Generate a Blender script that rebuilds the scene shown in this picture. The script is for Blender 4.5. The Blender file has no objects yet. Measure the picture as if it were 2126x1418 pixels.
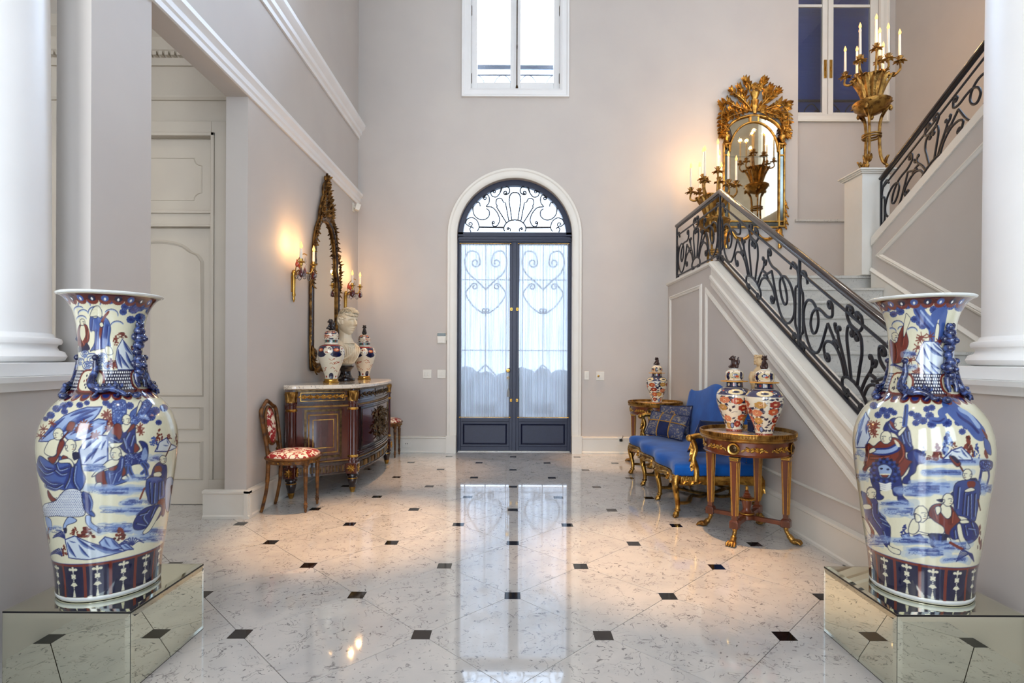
import bpy, math, random
import numpy as np
from mathutils import Vector, Matrix
S = bpy.context.scene
COL = S.collection
PI = math.pi
R = random.Random(7)

# ---------------------------------------------------------------- camera
FPX, VX, VY, CH = 1128.0, 1066.0, 747.0, 1.289      # focal length (px), principal point, eye height
cam_d = bpy.data.cameras.new('camera')
cam = bpy.data.objects.new('camera', cam_d); COL.objects.link(cam)
cam.location = (0, 0, CH); ROLL = .0040; cam.rotation_euler = (PI/2, -ROLL, 0)
cam_d.sensor_width = 36.0; cam_d.sensor_fit = 'HORIZONTAL'
cam_d.lens = 36.0*FPX/2126.0
cam_d.shift_x = -(VX-1063)/2126.0; cam_d.shift_y = (VY-709)/2126.0
cam_d.clip_start = 0.05
S.camera = cam

# ---------------------------------------------------------------- sky, lights, exposure
w = bpy.data.worlds.new('sky'); S.world = w; w.use_nodes = True
bg = w.node_tree.nodes['Background']
bg.inputs[0].default_value = (0.62, 0.78, 1.0, 1); bg.inputs[1].default_value = 7.0
S.view_settings.view_transform = 'Standard'; S.view_settings.look = 'None'
S.view_settings.exposure = -0.38; S.view_settings.gamma = 1.0
S.view_settings.use_curve_mapping = False
try:
    S.cycles.use_denoising = True; S.cycles.use_adaptive_sampling = True; S.cycles.adaptive_threshold = .03; S.cycles.max_bounces = 7; S.cycles.diffuse_bounces = 3
    S.cycles.glossy_bounces = 5; S.cycles.transmission_bounces = 6; S.cycles.transparent_max_bounces = 12
    S.cycles.sample_clamp_indirect = 6.0; S.cycles.caustics_reflective = False; S.cycles.caustics_refractive = False
except Exception: pass

def lamp(name, kind, loc, energy, color, rot=(0, 0, 0), size=None, size_y=None, spot=None, blend=.7, radius=.05):
    d = bpy.data.lights.new(name, kind); d.energy = energy; d.color = color
    if kind == 'AREA':
        d.shape = 'RECTANGLE'; d.size = size; d.size_y = size_y or size
    else: d.shadow_soft_size = radius
    if kind == 'SPOT': d.spot_size = math.radians(spot); d.spot_blend = blend
    o = bpy.data.objects.new(name, d); COL.objects.link(o); o.location = loc; o.rotation_euler = rot
    return o
DAY = (0.58, 0.75, 1.0); SOFT = (1.0, 0.88, 0.74)
# added fill lamps in the unseen room behind, uneven to brighten the stair wall
for x, e in ((-3.1, 370), (0.2, 70), (3.5, 20)):
    lamp('daylight_fill', 'AREA', (x, -4.90, 3.0), e, (1.0, .98, .96), (PI/2, 0, 0), 2.2, 4.6)
# daylight: the sky beyond the upper window, and an added fill lamp at an unseen side opening
lamp('daylight_fill', 'AREA', (0.01, 9.3, 6.9), 1900, DAY, (-PI/2+.25, 0, 0), 2.6, 2.6)
lamp('daylight_fill', 'AREA', (5.50, 4.0, 5.6), 110, DAY, (0, -PI/2, 0), 2.4, 2.2)
# hall ceiling spots over the floor pools; wide-cone ones are added general fill
for (x, y, e, a) in ((-1.2, 4.15, 2600, 18), (1.0, 3.6, 2300, 18), (-1.15, 6.3, 1200, 18), (1.35, 7.05, 1300, 17),
                     (0, 5.4, 80, 105), (3.3, 5.8, 85, 100), (0, 1.6, 70, 110), (4.6, 4.6, 40, 100)):
    lamp('ceiling_spot_and_fill', 'SPOT', (x, y, 7.24), e*(1.0 if a > 60 else 1.35), SOFT if a > 60 else (1.0, .58, .28), (0, 0, 0), spot=a, blend=.85, radius=.06)
lamp('ceiling_spot_and_fill', 'SPOT', (-3.4, 3.7, 4.1), 40, SOFT, (0, 0, 0), spot=120, blend=.9, radius=.06)  # added unseen lamp that lifts the dim side passage

# ---------------------------------------------------------------- helpers
def px(x, y, Y):
    """point of the place that stands at depth Y on the photograph's pixel"""
    return Vector(((x-VX)*Y/FPX, Y, CH-(y-VY)*Y/FPX))
def lin(c):
    return tuple((v/255/12.92 if v/255 <= .04045 else ((v/255+.055)/1.055)**2.4) for v in c)
def V(*a): return Vector(a)

class MB:
    def __init__(s): s.v = []; s.f = []
    def add(s, vs, fs):
        o = len(s.v); s.v += [tuple(p) for p in vs]; s.f += [tuple(i+o for i in f) for f in fs]; return s
    def box(s, x0, x1, y0, y1, z0, z1):
        return s.add([(x0,y0,z0),(x1,y0,z0),(x1,y1,z0),(x0,y1,z0),(x0,y0,z1),(x1,y0,z1),(x1,y1,z1),(x0,y1,z1)],
              [(3,2,1,0),(4,5,6,7),(0,1,5,4),(1,2,6,5),(2,3,7,6),(3,0,4,7)])
    def rings(s, rs, closed=False, caps=True, loop=True):
        n = len(rs[0]); o = len(s.v)
        for r in rs: s.v += [tuple(p) for p in r]
        m = len(rs)
        for i in range(m if closed else m-1):
            a, b = o+i*n, o+((i+1) % m)*n
            for j in range(n if loop else n-1):
                k = (j+1) % n
                s.f.append((a+j, a+k, b+k, b+j))
        if caps and not closed and loop:
            s.f.append(tuple(o+j for j in range(n))[::-1]); s.f.append(tuple(o+(m-1)*n+j for j in range(n)))
        return s
    def lathe(s, prof, n=24, c=(0, 0, 0), sx=1, sy=1, flute=None):
        rs = []
        for r, z in prof:
            ring = []
            for j in range(n):
                a = 2*PI*j/n
                k = r*(1+(flute[1]*math.cos(flute[0]*a) if flute else 0))
                ring.append((c[0]+k*sx*math.cos(a), c[1]+k*sy*math.sin(a), c[2]+z))
            rs.append(ring)
        return s.rings(rs)
    def tube(s, pts, r=.01, n=8, closed=False, flat=1.0, up=None):
        P = [Vector(p) for p in pts]
        Q = [P[0]]; rr = [r[0]] if isinstance(r, (list, tuple)) else [r]
        for i in range(1, len(P)):
            if (P[i]-Q[-1]).length > 1e-6:
                Q.append(P[i]); rr.append(r[i] if isinstance(r, (list, tuple)) else r)
        P = Q
        if len(P) < 2: return s
        rs = []; nrm = None; m = len(P)
        for i in range(m):
            a = P[(i-1) % m] if (closed or i > 0) else P[i]
            b = P[(i+1) % m] if (closed or i < m-1) else P[i]
            t = (b-a).normalized()
            if nrm is None:
                h = Vector(up) if up else (V(0, 0, 1) if abs(t.z) < .9 else V(1, 0, 0))
                nrm = (h-t*h.dot(t)).normalized()
            else:
                nn = nrm-t*nrm.dot(t)
                nrm = nn.normalized() if nn.length > 1e-6 else nrm
            bn = t.cross(nrm)
            rs.append([P[i]+nrm*(rr[i]*math.cos(2*PI*j/n))+bn*(rr[i]*flat*math.sin(2*PI*j/n)) for j in range(n)])
        return s.rings(rs, closed=closed)
    def prism(s, poly, axis, t0, t1):
        f = {'x': lambda a, b, t: (t, a, b), 'y': lambda a, b, t: (a, t, b), 'z': lambda a, b, t: (a, b, t)}[axis]
        return s.rings([[f(a, b, t0) for a, b in poly], [f(a, b, t1) for a, b in poly]])
    def ell(s, c, rx, ry=None, rz=None, n=12, m=8):
        ry = rx if ry is None else ry; rz = rx if rz is None else rz
        rs = []
        for i in range(m+1):
            a = -PI/2+PI*i/m; k = max(math.cos(a), .02)
            rs.append([(c[0]+rx*k*math.cos(2*PI*j/n), c[1]+ry*k*math.sin(2*PI*j/n), c[2]+rz*math.sin(a)) for j in range(n)])
        return s.rings(rs)
    def leaf(s, b, d, nrm, L, W, curl=.3, th=.15):
        """a carved leaf: lobed outline, raised midrib, tip curling along nrm"""
        b = Vector(b); d = Vector(d).normalized(); nrm = Vector(nrm); nrm = (nrm-d*nrm.dot(d))
        nrm = nrm.normalized() if nrm.length > 1e-5 else d.orthogonal().normalized()
        sd = d.cross(nrm); rows = []
        prof = ((0, .25), (.2, .8), (.35, .7), (.5, 1.0), (.65, .75), (.8, .6), (1, .06))
        for t, wv in prof:
            c = b+d*(L*t)+nrm*(L*curl*t*t)
            k = W*.5*wv
            rows.append([c-sd*k-nrm*k*.25, c+nrm*W*th, c+sd*k-nrm*k*.25, c-nrm*W*th])
        return s.rings(rows)
    def sheet(s, fn, nu, nv):
        return s.rings([[fn(i/nu, j/nv) for j in range(nv+1)] for i in range(nu+1)], caps=False, loop=False)
    def xf(s, m):
        s.v = [tuple(m @ Vector(p)) for p in s.v]; return s
    def join(s, o): return s.add(o.v, o.f)
    def mesh(s, name, smooth=40):
        me = bpy.data.meshes.new(name); me.from_pydata(s.v, [], s.f); me.update()
        fix_normals(me)
        if smooth:
            me.polygons.foreach_set('use_smooth', [True]*len(me.polygons))
            if smooth < 180: me.set_sharp_from_angle(angle=math.radians(smooth))
        return me
    def build(s, name, mat, parent=None, smooth=40, bevel=0, loc=None, rz=0, remesh=0, sub=0):
        o = bpy.data.objects.new(name, s.mesh(name, smooth)); COL.objects.link(o)
        o.data.materials.append(mat if not isinstance(mat, str) else M[mat])
        if parent: o.parent = parent
        if loc is not None: o.location = loc
        o.rotation_euler.z = rz
        if remesh:
            md = o.modifiers.new('remesh', 'REMESH'); md.mode = 'VOXEL'; md.voxel_size = remesh; md.use_smooth_shade = True
            ms = o.modifiers.new('smooth', 'SMOOTH'); ms.iterations = 2; ms.factor = .5
        if bevel:
            md = o.modifiers.new('bevel', 'BEVEL'); md.width = bevel; md.segments = 2; md.limit_method = 'ANGLE'; md.angle_limit = math.radians(38)
        if sub:
            md = o.modifiers.new('sub', 'SUBSURF'); md.levels = sub; md.render_levels = sub
        return o
import bmesh
def fix_normals(me):
    if len(me.polygons) > 60000: return
    bm = bmesh.new(); bm.from_mesh(me); bmesh.ops.recalc_face_normals(bm, faces=bm.faces); bm.to_mesh(me); bm.free()

def tag(o, label=None, cat=None, group=None, kind=None):
    if label: o['label'] = label
    if cat: o['category'] = cat
    if group: o['group'] = group
    if kind: o['kind'] = kind
    return o
def thing(name, label, cat, loc=(0, 0, 0), rz=0, group=None, kind=None):
    o = bpy.data.objects.new(name, None); COL.objects.link(o); o.empty_display_size = .05
    o.location = loc; o.rotation_euler = (0, 0, rz)
    return tag(o, label, cat, group, kind)
def struct(name, label, cat, mb, mat, smooth=40, bevel=0):
    return tag(mb.build(name, mat, smooth=smooth, bevel=bevel), label, cat, kind='structure')
def dup(o, parent=None, **kw):
    c = o.copy(); COL.objects.link(c); c.parent = parent
    for ch in list(o.children): dup(ch, c)
    if 'loc' in kw: c.location = kw['loc']
    if 'rz' in kw: c.rotation_euler.z = kw['rz']
    if 'label' in kw: c['label'] = kw['label']
    return c
def cr(pts, n=8, closed=False):
    """smooth curve through points (any dimension)"""
    P = [np.array(p, float) for p in pts]; out = []
    m = len(P)
    for i in range(m if closed else m-1):
        p1, p2 = P[i], P[(i+1) % m]
        p0 = P[i-1] if (closed or i > 0) else 2*p1-p2
        p3 = P[(i+2) % m] if (closed or i < m-2) else 2*p2-p1
        for k in range(n):
            t = k/n
            out.append(.5*((2*p1)+(-p0+p2)*t+(2*p0-5*p1+4*p2-p3)*t*t+(-p0+3*p1-3*p2+p3)*t**3))
    if not closed: out.append(P[-1])
    return out
def curl(p, q, r, sign, turns=1.2, n=18, shrink=.3):
    """spiral that continues a bar running p -> q"""
    h = math.atan2(q[1]-p[1], q[0]-p[0]); c = np.array([q[0]-sign*r*math.sin(h), q[1]+sign*r*math.cos(h)])
    a0 = h-sign*PI/2; out = []
    for i in range(1, n+1):
        t = i/n; rr = r*(1-(1-shrink)*t); a = a0+sign*2*PI*turns*t
        out.append(c+rr*np.array([math.cos(a), math.sin(a)]))
    return out
def wrought(pts, c0=None, c1=None, n=7):
    P = cr(pts, n)
    if c1: P = P+curl(P[-2], P[-1], *c1)
    if c0: P = curl(P[1], P[0], *c0)[::-1]+P
    return P
def arc(c, r, a0, a1, n=24, ry=None):
    ry = r if ry is None else ry
    return [(c[0]+r*math.cos(math.radians(a0+(a1-a0)*i/n)), c[1]+ry*math.sin(math.radians(a0+(a1-a0)*i/n))) for i in range(n+1)]
# ---------------------------------------------------------------- materials
M = {}
def mat(name, col, rough=.5, metal=0, col2=None, scale=8, detail=4, lo=.35, hi=.65, bump=None, coat=0, spec=.5, stretch=None, sheen=0, emit=None, distort=0):
    m = bpy.data.materials.new(name); m.use_nodes = True; nt = m.node_tree; b = nt.nodes['Principled BSDF']
    b.inputs['Base Color'].default_value = (*lin(col), 1); b.inputs['Roughness'].default_value = rough
    b.inputs['Metallic'].default_value = metal; b.inputs['Specular IOR Level'].default_value = spec
    if coat: b.inputs['Coat Weight'].default_value = coat; b.inputs['Coat Roughness'].default_value = .06
    if sheen: b.inputs['Sheen Weight'].default_value = sheen; b.inputs['Sheen Roughness'].default_value = .4
    if emit: b.inputs['Emission Color'].default_value = (*emit[0], 1); b.inputs['Emission Strength'].default_value = emit[1]
    if col2 or bump:
        tc = nt.nodes.new('ShaderNodeTexCoord'); mp = nt.nodes.new('ShaderNodeMapping')
        nt.links.new(tc.outputs['Object'], mp.inputs['Vector'])
        if stretch: mp.inputs['Scale'].default_value = stretch
    if col2:
        n = nt.nodes.new('ShaderNodeTexNoise'); n.inputs['Scale'].default_value = scale; n.inputs['Detail'].default_value = detail
        n.inputs['Distortion'].default_value = distort
        nt.links.new(mp.outputs['Vector'], n.inputs['Vector'])
        rp = nt.nodes.new('ShaderNodeValToRGB'); rp.color_ramp.elements[0].position = lo; rp.color_ramp.elements[1].position = hi
        rp.color_ramp.elements[0].color = (*lin(col), 1); rp.color_ramp.elements[1].color = (*lin(col2), 1)
        nt.links.new(n.outputs['Fac'], rp.inputs['Fac']); nt.links.new(rp.outputs['Color'], b.inputs['Base Color'])
    if bump:
        n2 = nt.nodes.new('ShaderNodeTexNoise'); n2.inputs['Scale'].default_value = bump[0]; n2.inputs['Detail'].default_value = 3
        nt.links.new(mp.outputs['Vector'], n2.inputs['Vector'])
        bp = nt.nodes.new('ShaderNodeBump'); bp.inputs['Strength'].default_value = bump[1]; bp.inputs['Distance'].default_value = bump[2]
        nt.links.new(n2.outputs['Fac'], bp.inputs['Height']); nt.links.new(bp.outputs['Normal'], b.inputs['Normal'])
    M[name] = m; return m
mat('wall', (203, 195, 186), .7, col2=(199, 191, 183), scale=2, bump=(220, .06, .002))
mat('trim', (233, 228, 217), .42, col2=(229, 224, 212), scale=3)
mat('white', (240, 239, 236), .5, col2=(236, 235, 232), scale=3)
mat('passage_paint', (190, 181, 166), .5, col2=(185, 176, 162), scale=3)
mat('ceiling', (232, 229, 224), .8, col2=(229, 226, 221), scale=2)
mat('navy', (24, 30, 54), .4, col2=(28, 34, 60), scale=40, bump=(60, .1, .002))
mat('iron', (9, 11, 19), .34, metal=0, col2=(14, 17, 28), scale=30, bump=(45, .25, .004))
mat('dark_iron', (12, 12, 14), .45, metal=.2, col2=(17, 17, 20), scale=30)
mat('handrail', (40, 22, 15), .2, col2=(24, 13, 10), scale=14, stretch=(1, .15, 1), coat=.6)
mat('gilt', (208, 162, 82), .30, metal=1, col2=(138, 94, 40), scale=16, lo=.38, hi=.66, bump=(70, .5, .006))
mat('old_gilt', (172, 130, 66), .36, metal=.9, col2=(100, 68, 32), scale=18, lo=.4, hi=.68, bump=(60, .6, .006))
mat('dark_gilt', (134, 96, 46), .4, metal=.85, col2=(64, 42, 20), scale=18, lo=.36, hi=.64, bump=(60, .6, .006))
mat('brass', (196, 156, 84), .22, metal=1, col2=(180, 134, 56), scale=10)
mat('bronze', (104, 84, 56), .3, metal=.95, col2=(58, 44, 30), scale=30, bump=(80, .5, .005))
mat('mahogany', (84, 32, 22), .2, col2=(50, 18, 15), scale=9, stretch=(1, 1, .12), coat=.8, distort=.6)
mat('dark_wood', (30, 15, 12), .25, col2=(44, 21, 16), scale=12, stretch=(1, 1, .15), coat=.6)
mat('red_wood', (116, 54, 24), .28, col2=(78, 34, 15), scale=12, stretch=(1, 1, .12), coat=.25)
mat('chair_wood', (128, 82, 34), .4, metal=.35, col2=(66, 40, 20), scale=22, lo=.38, hi=.66, bump=(60, .3, .004))
mat('velvet', (6, 74, 152), .8, col2=(12, 92, 178), scale=5, sheen=.25, spec=.2, bump=(140, .08, .002))
mat('dark_velvet', (22, 32, 66), .8, col2=(32, 42, 80), scale=9, sheen=.3, spec=.2)
mat('gold_ribbon', (206, 152, 62), .5, col2=(184, 128, 46), scale=40)
mat('linen', (214, 204, 186), .8, col2=(206, 196, 178), scale=14)
mat('bust_marble', (222, 210, 184), .38, col2=(196, 176, 142), scale=9, lo=.42, hi=.72, bump=(60, .15, .004))
mat('ivory', (214, 184, 140), .5, col2=(196, 162, 116), scale=20, bump=(60, .2, .003))
mat('black_marble', (22, 16, 18), .14, col2=(70, 52, 50), scale=9, lo=.58, hi=.72, distort=1.5)
mat('foo_brown', (58, 28, 18), .3, col2=(34, 16, 12), scale=40)
mat('black_glaze', (20, 14, 18), .18, col2=(34, 24, 28), scale=40)
mat('candle', (240, 232, 214), .5, col2=(236, 226, 206), scale=12)
mat('silver_lip', (224, 226, 220), .18, col2=(214, 216, 210), scale=20)
mat('plastic', (232, 228, 216), .45, col2=(228, 224, 212), scale=8)
mat('plastic_grey', (150, 150, 146), .5, col2=(142, 142, 138), scale=8)
mat('screen', (36, 66, 62), .25, col2=(30, 56, 54), scale=30)
mat('red_glass', (92, 16, 12), .08, col2=(58, 8, 8), scale=14, coat=.5)
mat('amber_glass', (170, 62, 20), .08, col2=(120, 34, 12), scale=14, coat=.5)
mat('shutter', (12, 54, 122), .55, col2=(15, 48, 112), scale=6)
mat('terrace', (60, 66, 76), .8, col2=(48, 54, 64), scale=3)
mat('hedge', (34, 52, 48), .8, col2=(24, 38, 38), scale=14)
mat('grout', (92, 78, 62), .6, col2=(80, 68, 54), scale=20)
mat('inset', (14, 14, 18), .05, col2=(26, 26, 32), scale=26, lo=.55, hi=.75, distort=1)
mat('gold_net', (150, 112, 50), .5, metal=.5, col2=(110, 76, 30), scale=20)
mat('blue_glaze', (13, 21, 62), .10, col2=(72, 96, 156), scale=55, lo=.47, hi=.72, coat=.5)

def marble(name, base, vein, rough, sc=1.0, amt=1.0, tile=False):
    m = bpy.data.materials.new(name); m.use_nodes = True; nt = m.node_tree; b = nt.nodes['Principled BSDF']
    N, Lk = nt.nodes.new, nt.links.new
    tc = N('ShaderNodeTexCoord'); vec = tc.outputs['Object']
    if tile:
        oi = N('ShaderNodeObjectInfo'); mu = N('ShaderNodeVectorMath'); mu.operation = 'MULTIPLY_ADD'
        cmb = N('ShaderNodeCombineXYZ'); ml = N('ShaderNodeMath'); ml.operation = 'MULTIPLY'; ml.inputs[1].default_value = 60
        Lk(oi.outputs['Random'], ml.inputs[0])
        for i in range(3): Lk(ml.outputs[0], cmb.inputs[i])
        mu.operation = 'ADD'; Lk(vec, mu.inputs[0]); Lk(cmb.outputs[0], mu.inputs[1]); vec = mu.outputs[0]
    def noise(scale, detail, dist):
        n = N('ShaderNodeTexNoise'); n.inputs['Scale'].default_value = scale*sc; n.inputs['Detail'].default_value = detail
        n.inputs['Distortion'].default_value = dist; Lk(vec, n.inputs['Vector']); return n.outputs['Fac']
    def ramp(src, a, b_, ca, cb):
        r = N('ShaderNodeValToRGB'); r.color_ramp.elements[0].position = a; r.color_ramp.elements[1].position = b_
        r.color_ramp.elements[0].color = (*ca, 1); r.color_ramp.elements[1].color = (*cb, 1); Lk(src, r.inputs['Fac']); return r.outputs['Color']
    def absd(src):
        s1 = N('ShaderNodeMath'); s1.operation = 'SUBTRACT'; s1.inputs[1].default_value = .5; Lk(src, s1.inputs[0])
        s2 = N('ShaderNodeMath'); s2.operation = 'ABSOLUTE'; Lk(s1.outputs[0], s2.inputs[0]); return s2.outputs[0]
    def mixmul(a, b_):
        x = N('ShaderNodeMath'); x.operation = 'MULTIPLY'; Lk(a, x.inputs[0]); Lk(b_, x.inputs[1]); return x.outputs[0]
    thin = ramp(absd(noise(6, 6, 1.4)), .0, .016, (1, 1, 1), (0, 0, 0))
    gate = ramp(noise(8, 3, 0), .45, .56, (0, 0, 0), (1, 1, 1))
    f1 = mixmul(thin, gate)
    spots = ramp(noise(15, 6, 2.2), .635, .69, (0, 0, 0), (1, 1, 1))
    soft = ramp(noise(3.0, 4, .8), .35, .7, (1, 1, 1), (.84, .855, .88))
    mx = N('ShaderNodeMixRGB'); mx.blend_type = 'MULTIPLY'; mx.inputs[0].default_value = 1
    mx.inputs[1].default_value = (*lin(base), 1); Lk(soft, mx.inputs[2])
    m1 = N('ShaderNodeMath'); m1.operation = 'MAXIMUM'; Lk(f1, m1.inputs[0]); Lk(spots, m1.inputs[1])
    m2 = N('ShaderNodeMath'); m2.operation = 'MULTIPLY'; Lk(m1.outputs[0], m2.inputs[0]); m2.inputs[1].default_value = .75*amt
    mv = N('ShaderNodeMixRGB'); Lk(m2.outputs[0], mv.inputs[0]); Lk(mx.outputs[0], mv.inputs[1]); mv.inputs[2].default_value = (*lin(vein), 1)
    Lk(mv.outputs[0], b.inputs['Base Color']); b.inputs['Roughness'].default_value = rough
    b.inputs['IOR'].default_value = 1.6; b.inputs['Coat Weight'].default_value = .5; b.inputs['Coat Roughness'].default_value = .02
    M[name] = m
marble('floor_marble', (203, 199, 193), (96, 94, 96), .06, 1.5, 1.15, True)
marble('stair_marble', (206, 202, 192), (120, 116, 110), .25, 1.8, .8)
marble('top_marble', (230, 216, 194), (112, 92, 80), .10, 1.6, 1.2)

def glass_mat(name, col=(1, 1, 1), mixw=.12):
    m = bpy.data.materials.new(name); m.use_nodes = True; nt = m.node_tree; nt.nodes.remove(nt.nodes['Principled BSDF'])
    t = nt.nodes.new('ShaderNodeBsdfTransparent'); t.inputs[0].default_value = (*col, 1)
    g = nt.nodes.new('ShaderNodeBsdfGlossy'); g.inputs['Roughness'].default_value = .02
    fr = nt.nodes.new('ShaderNodeFresnel'); fr.inputs['IOR'].default_value = 1.45
    mx = nt.nodes.new('ShaderNodeMixShader')
    nt.links.new(fr.outputs[0], mx.inputs[0]); nt.links.new(t.outputs[0], mx.inputs[1]); nt.links.new(g.outputs[0], mx.inputs[2])
    nt.links.new(mx.outputs[0], nt.nodes['Material Output'].inputs[0]); M[name] = m
glass_mat('glass', (.97, .98, 1.0)); glass_mat('crystal', (.86, .88, .92))
def mirror_mat(name, col, rough=.01, col2=None):
    mat(name, col, rough, metal=1, col2=col2, scale=3, lo=.45, hi=.8)
mirror_mat('mirror', (222, 218, 206)); mirror_mat('old_mirror', (214, 200, 170), .03, (176, 160, 132))
mirror_mat('plinth_mirror', (222, 224, 206)); mirror_mat('bevel_mirror', (196, 210, 205), .02)
mirror_mat('grey_mirror', (128, 132, 124), .12, (80, 84, 80))
def curtain_mat():
    m = bpy.data.materials.new('curtain'); m.use_nodes = True; nt = m.node_tree; nt.nodes.remove(nt.nodes['Principled BSDF'])
    tr = nt.nodes.new('ShaderNodeBsdfTranslucent'); tr.inputs[0].default_value = (.86, .9, .95, 1)
    df = nt.nodes.new('ShaderNodeBsdfDiffuse'); df.inputs[0].default_value = (.8, .82, .86, 1)
    tp = nt.nodes.new('ShaderNodeBsdfTransparent')
    tc = nt.nodes.new('ShaderNodeTexCoord'); mp = nt.nodes.new('ShaderNodeMapping'); mp.inputs['Scale'].default_value = (1, 1, .02)
    n = nt.nodes.new('ShaderNodeTexNoise'); n.inputs['Scale'].default_value = 60; n.inputs['Detail'].default_value = 2
    nt.links.new(tc.outputs['Object'], mp.inputs[0]); nt.links.new(mp.outputs[0], n.inputs['Vector'])
    rp = nt.nodes.new('ShaderNodeMapRange'); rp.inputs[1].default_value = .3; rp.inputs[2].default_value = .7; rp.inputs[3].default_value = .03; rp.inputs[4].default_value = .26
    nt.links.new(n.outputs['Fac'], rp.inputs[0])
    a = nt.nodes.new('ShaderNodeMixShader'); a.inputs[0].default_value = .35
    nt.links.new(tr.outputs[0], a.inputs[1]); nt.links.new(df.outputs[0], a.inputs[2])
    b = nt.nodes.new('ShaderNodeMixShader'); nt.links.new(rp.outputs[0], b.inputs[0])
    nt.links.new(a.outputs[0], b.inputs[1]); nt.links.new(tp.outputs[0], b.inputs[2])
    nt.links.new(b.outputs[0], nt.nodes['Material Output'].inputs[0]); M['curtain'] = m
curtain_mat()
def flame_mat():
    m = bpy.data.materials.new('flame_bulb'); m.use_nodes = True; b = m.node_tree.nodes['Principled BSDF']
    b.inputs['Base Color'].default_value = (.03, .02, .01, 1); b.inputs['Emission Color'].default_value = (1, .50, .13, 1)
    b.inputs['Emission Strength'].default_value = 3.4; M['flame_bulb'] = m
flame_mat()
def painted(name, rough=.12):
    """glazed porcelain: its painting is stored point by point on the mesh"""
    m = bpy.data.materials.new(name); m.use_nodes = True; nt = m.node_tree; b = nt.nodes['Principled BSDF']
    a = nt.nodes.new('ShaderNodeVertexColor'); a.layer_name = 'painting'
    n = nt.nodes.new('ShaderNodeTexNoise'); n.inputs['Scale'].default_value = 60
    mx = nt.nodes.new('ShaderNodeMixRGB'); mx.blend_type = 'MULTIPLY'; mx.inputs[0].default_value = .12
    nt.links.new(a.outputs['Color'], mx.inputs[1]); nt.links.new(n.outputs['Fac'], mx.inputs[2])
    nt.links.new(mx.outputs[0], b.inputs['Base Color']); b.inputs['Roughness'].default_value = rough
    b.inputs['Coat Weight'].default_value = .7; b.inputs['Coat Roughness'].default_value = .04
    M[name] = m
painted('porcelain')
def damask():
    m = mat('damask', (232, 218, 196), .8, col2=(150, 34, 34), scale=17, detail=2, lo=.47, hi=.53, distort=1.6)
damask()
def brocade():
    mat('brocade', (54, 60, 92), .6, col2=(132, 122, 108), scale=34, detail=3, lo=.52, hi=.6, distort=1.2)
brocade()
# ---------------------------------------------------------------- the room
YB, XL, XR, ZC = 7.53, -2.163, 2.14, 7.3        # back wall, left wall, stair wall, ceiling
DX, DR, DS = 0.010, 0.797, 3.005                # entrance door: centre, half width, springing height
YP, XP = 4.75, -2.34                            # side passage
LAND, ZLE = 2.227, 5.975                        # landing height, landing edge
RIS, TRE = LAND/13, 0.2855
def rail_h(y): return 2.36 if y > 5.85 else 2.36-.6*(5.85-y)
def up_h(y): return 2.66+.56*(5.9-y)

# floor: every slab and every black inset is a piece of its own
fl = struct('floor', 'polished white marble floor laid on the diagonal with small black insets', 'floor', MB().box(-5, 2.14, -2.2, 7.6, -.06, -.012), 'grout', smooth=0)
D, IH, ins = .85, .0418, .0418
def slab_mesh(poly, name, m):
    me = MB().prism(poly, 'z', -.012, 0).mesh(name, 0); me.materials.append(M[m]); return me
h, g = D/2, .0016
oct_ = []
for sx, sy in ((1, 0), (0, 1), (-1, 0), (0, -1)):
    # corner of the diagonal slab cut back by the square inset that sits there
    if sx: oct_ += [(sx*(h-IH-g), -sx*(IH-g*.4)), (sx*(h-IH-g), sx*(IH-g*.4))]
    else: oct_ += [(sy*(IH-g*.4), sy*(h-IH-g)), (-sy*(IH-g*.4), sy*(h-IH-g))]
def rect_piece(name, me, x, y, parent):
    o = bpy.data.objects.new(name, me); COL.objects.link(o); o.parent = parent; o.location = (x, y, 0); return o
tile_me = slab_mesh(oct_, 'floor_tile', 'floor_marble')
ins_me = slab_mesh([(-ins, -ins), (ins, -ins), (ins, ins), (-ins, ins)], 'inset', 'inset')
for j in range(-12, 12):
    for i in range(-7, 6):
        x = (i+(.5 if j % 2 else 0))*D; y = 2.970+j*D/2
        # slab centres fall half a diagonal beside the insets
        if -5 < x < 2.13 and -2.1 < y < 7.52: rect_piece('inset', ins_me, x, y, fl)
        xs = x+D/2
        if -5.3 < xs < 2.4 and -2.4 < y < 7.7: rect_piece('floor_tile', tile_me, xs, y, fl)
struct('floor_outer', 'plain marble floor of the sitting room side', 'floor', MB().box(-6, 6, -5.2, -2.2, -.06, 0).box(2.14, 5.6, -2.2, 8, -.06, -.001).box(-6, -5, -2.2, 5, -.06, -.001), 'stair_marble', smooth=0)

# back wall with arched doorway and upper window
wb = MB()
wb.prism([(-2.5, 0), (DX-DR, 0), (DX-DR, ZC), (-2.5, ZC)], 'y', YB, YB+.3)
wb.prism([(DX+DR, 0), (3.93, 0), (3.93, ZC), (DX+DR, ZC)], 'y', YB, YB+.3)
WX, WR, WB_, WT = 0.012, .6175, 5.04, 6.95
a_ = arc((DX, DS), DR, 180, 0, 40)
for (xa, za), (xb, zb) in zip(a_, a_[1:]):
    wb.prism([(xa, za), (xb, zb), (xb, WB_), (xa, WB_)], 'y', YB, YB+.3)
wb.box(DX-DR, WX-WR, YB, YB+.3, WB_, WT).box(WX+WR, DX+DR, YB, YB+.3, WB_, WT).box(DX-DR, DX+DR, YB, YB+.3, WT, ZC)
wb.box(3.93, 5.45, YB, YB+.3, 0, 3.24)
struct('wall_back', 'greige plaster back wall around the arched entrance door', 'wall', wb, 'wall', smooth=0)
nb = MB(); N2, N2R, N2B, N2T = 4.487, .72, 4.80, 7.0
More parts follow.
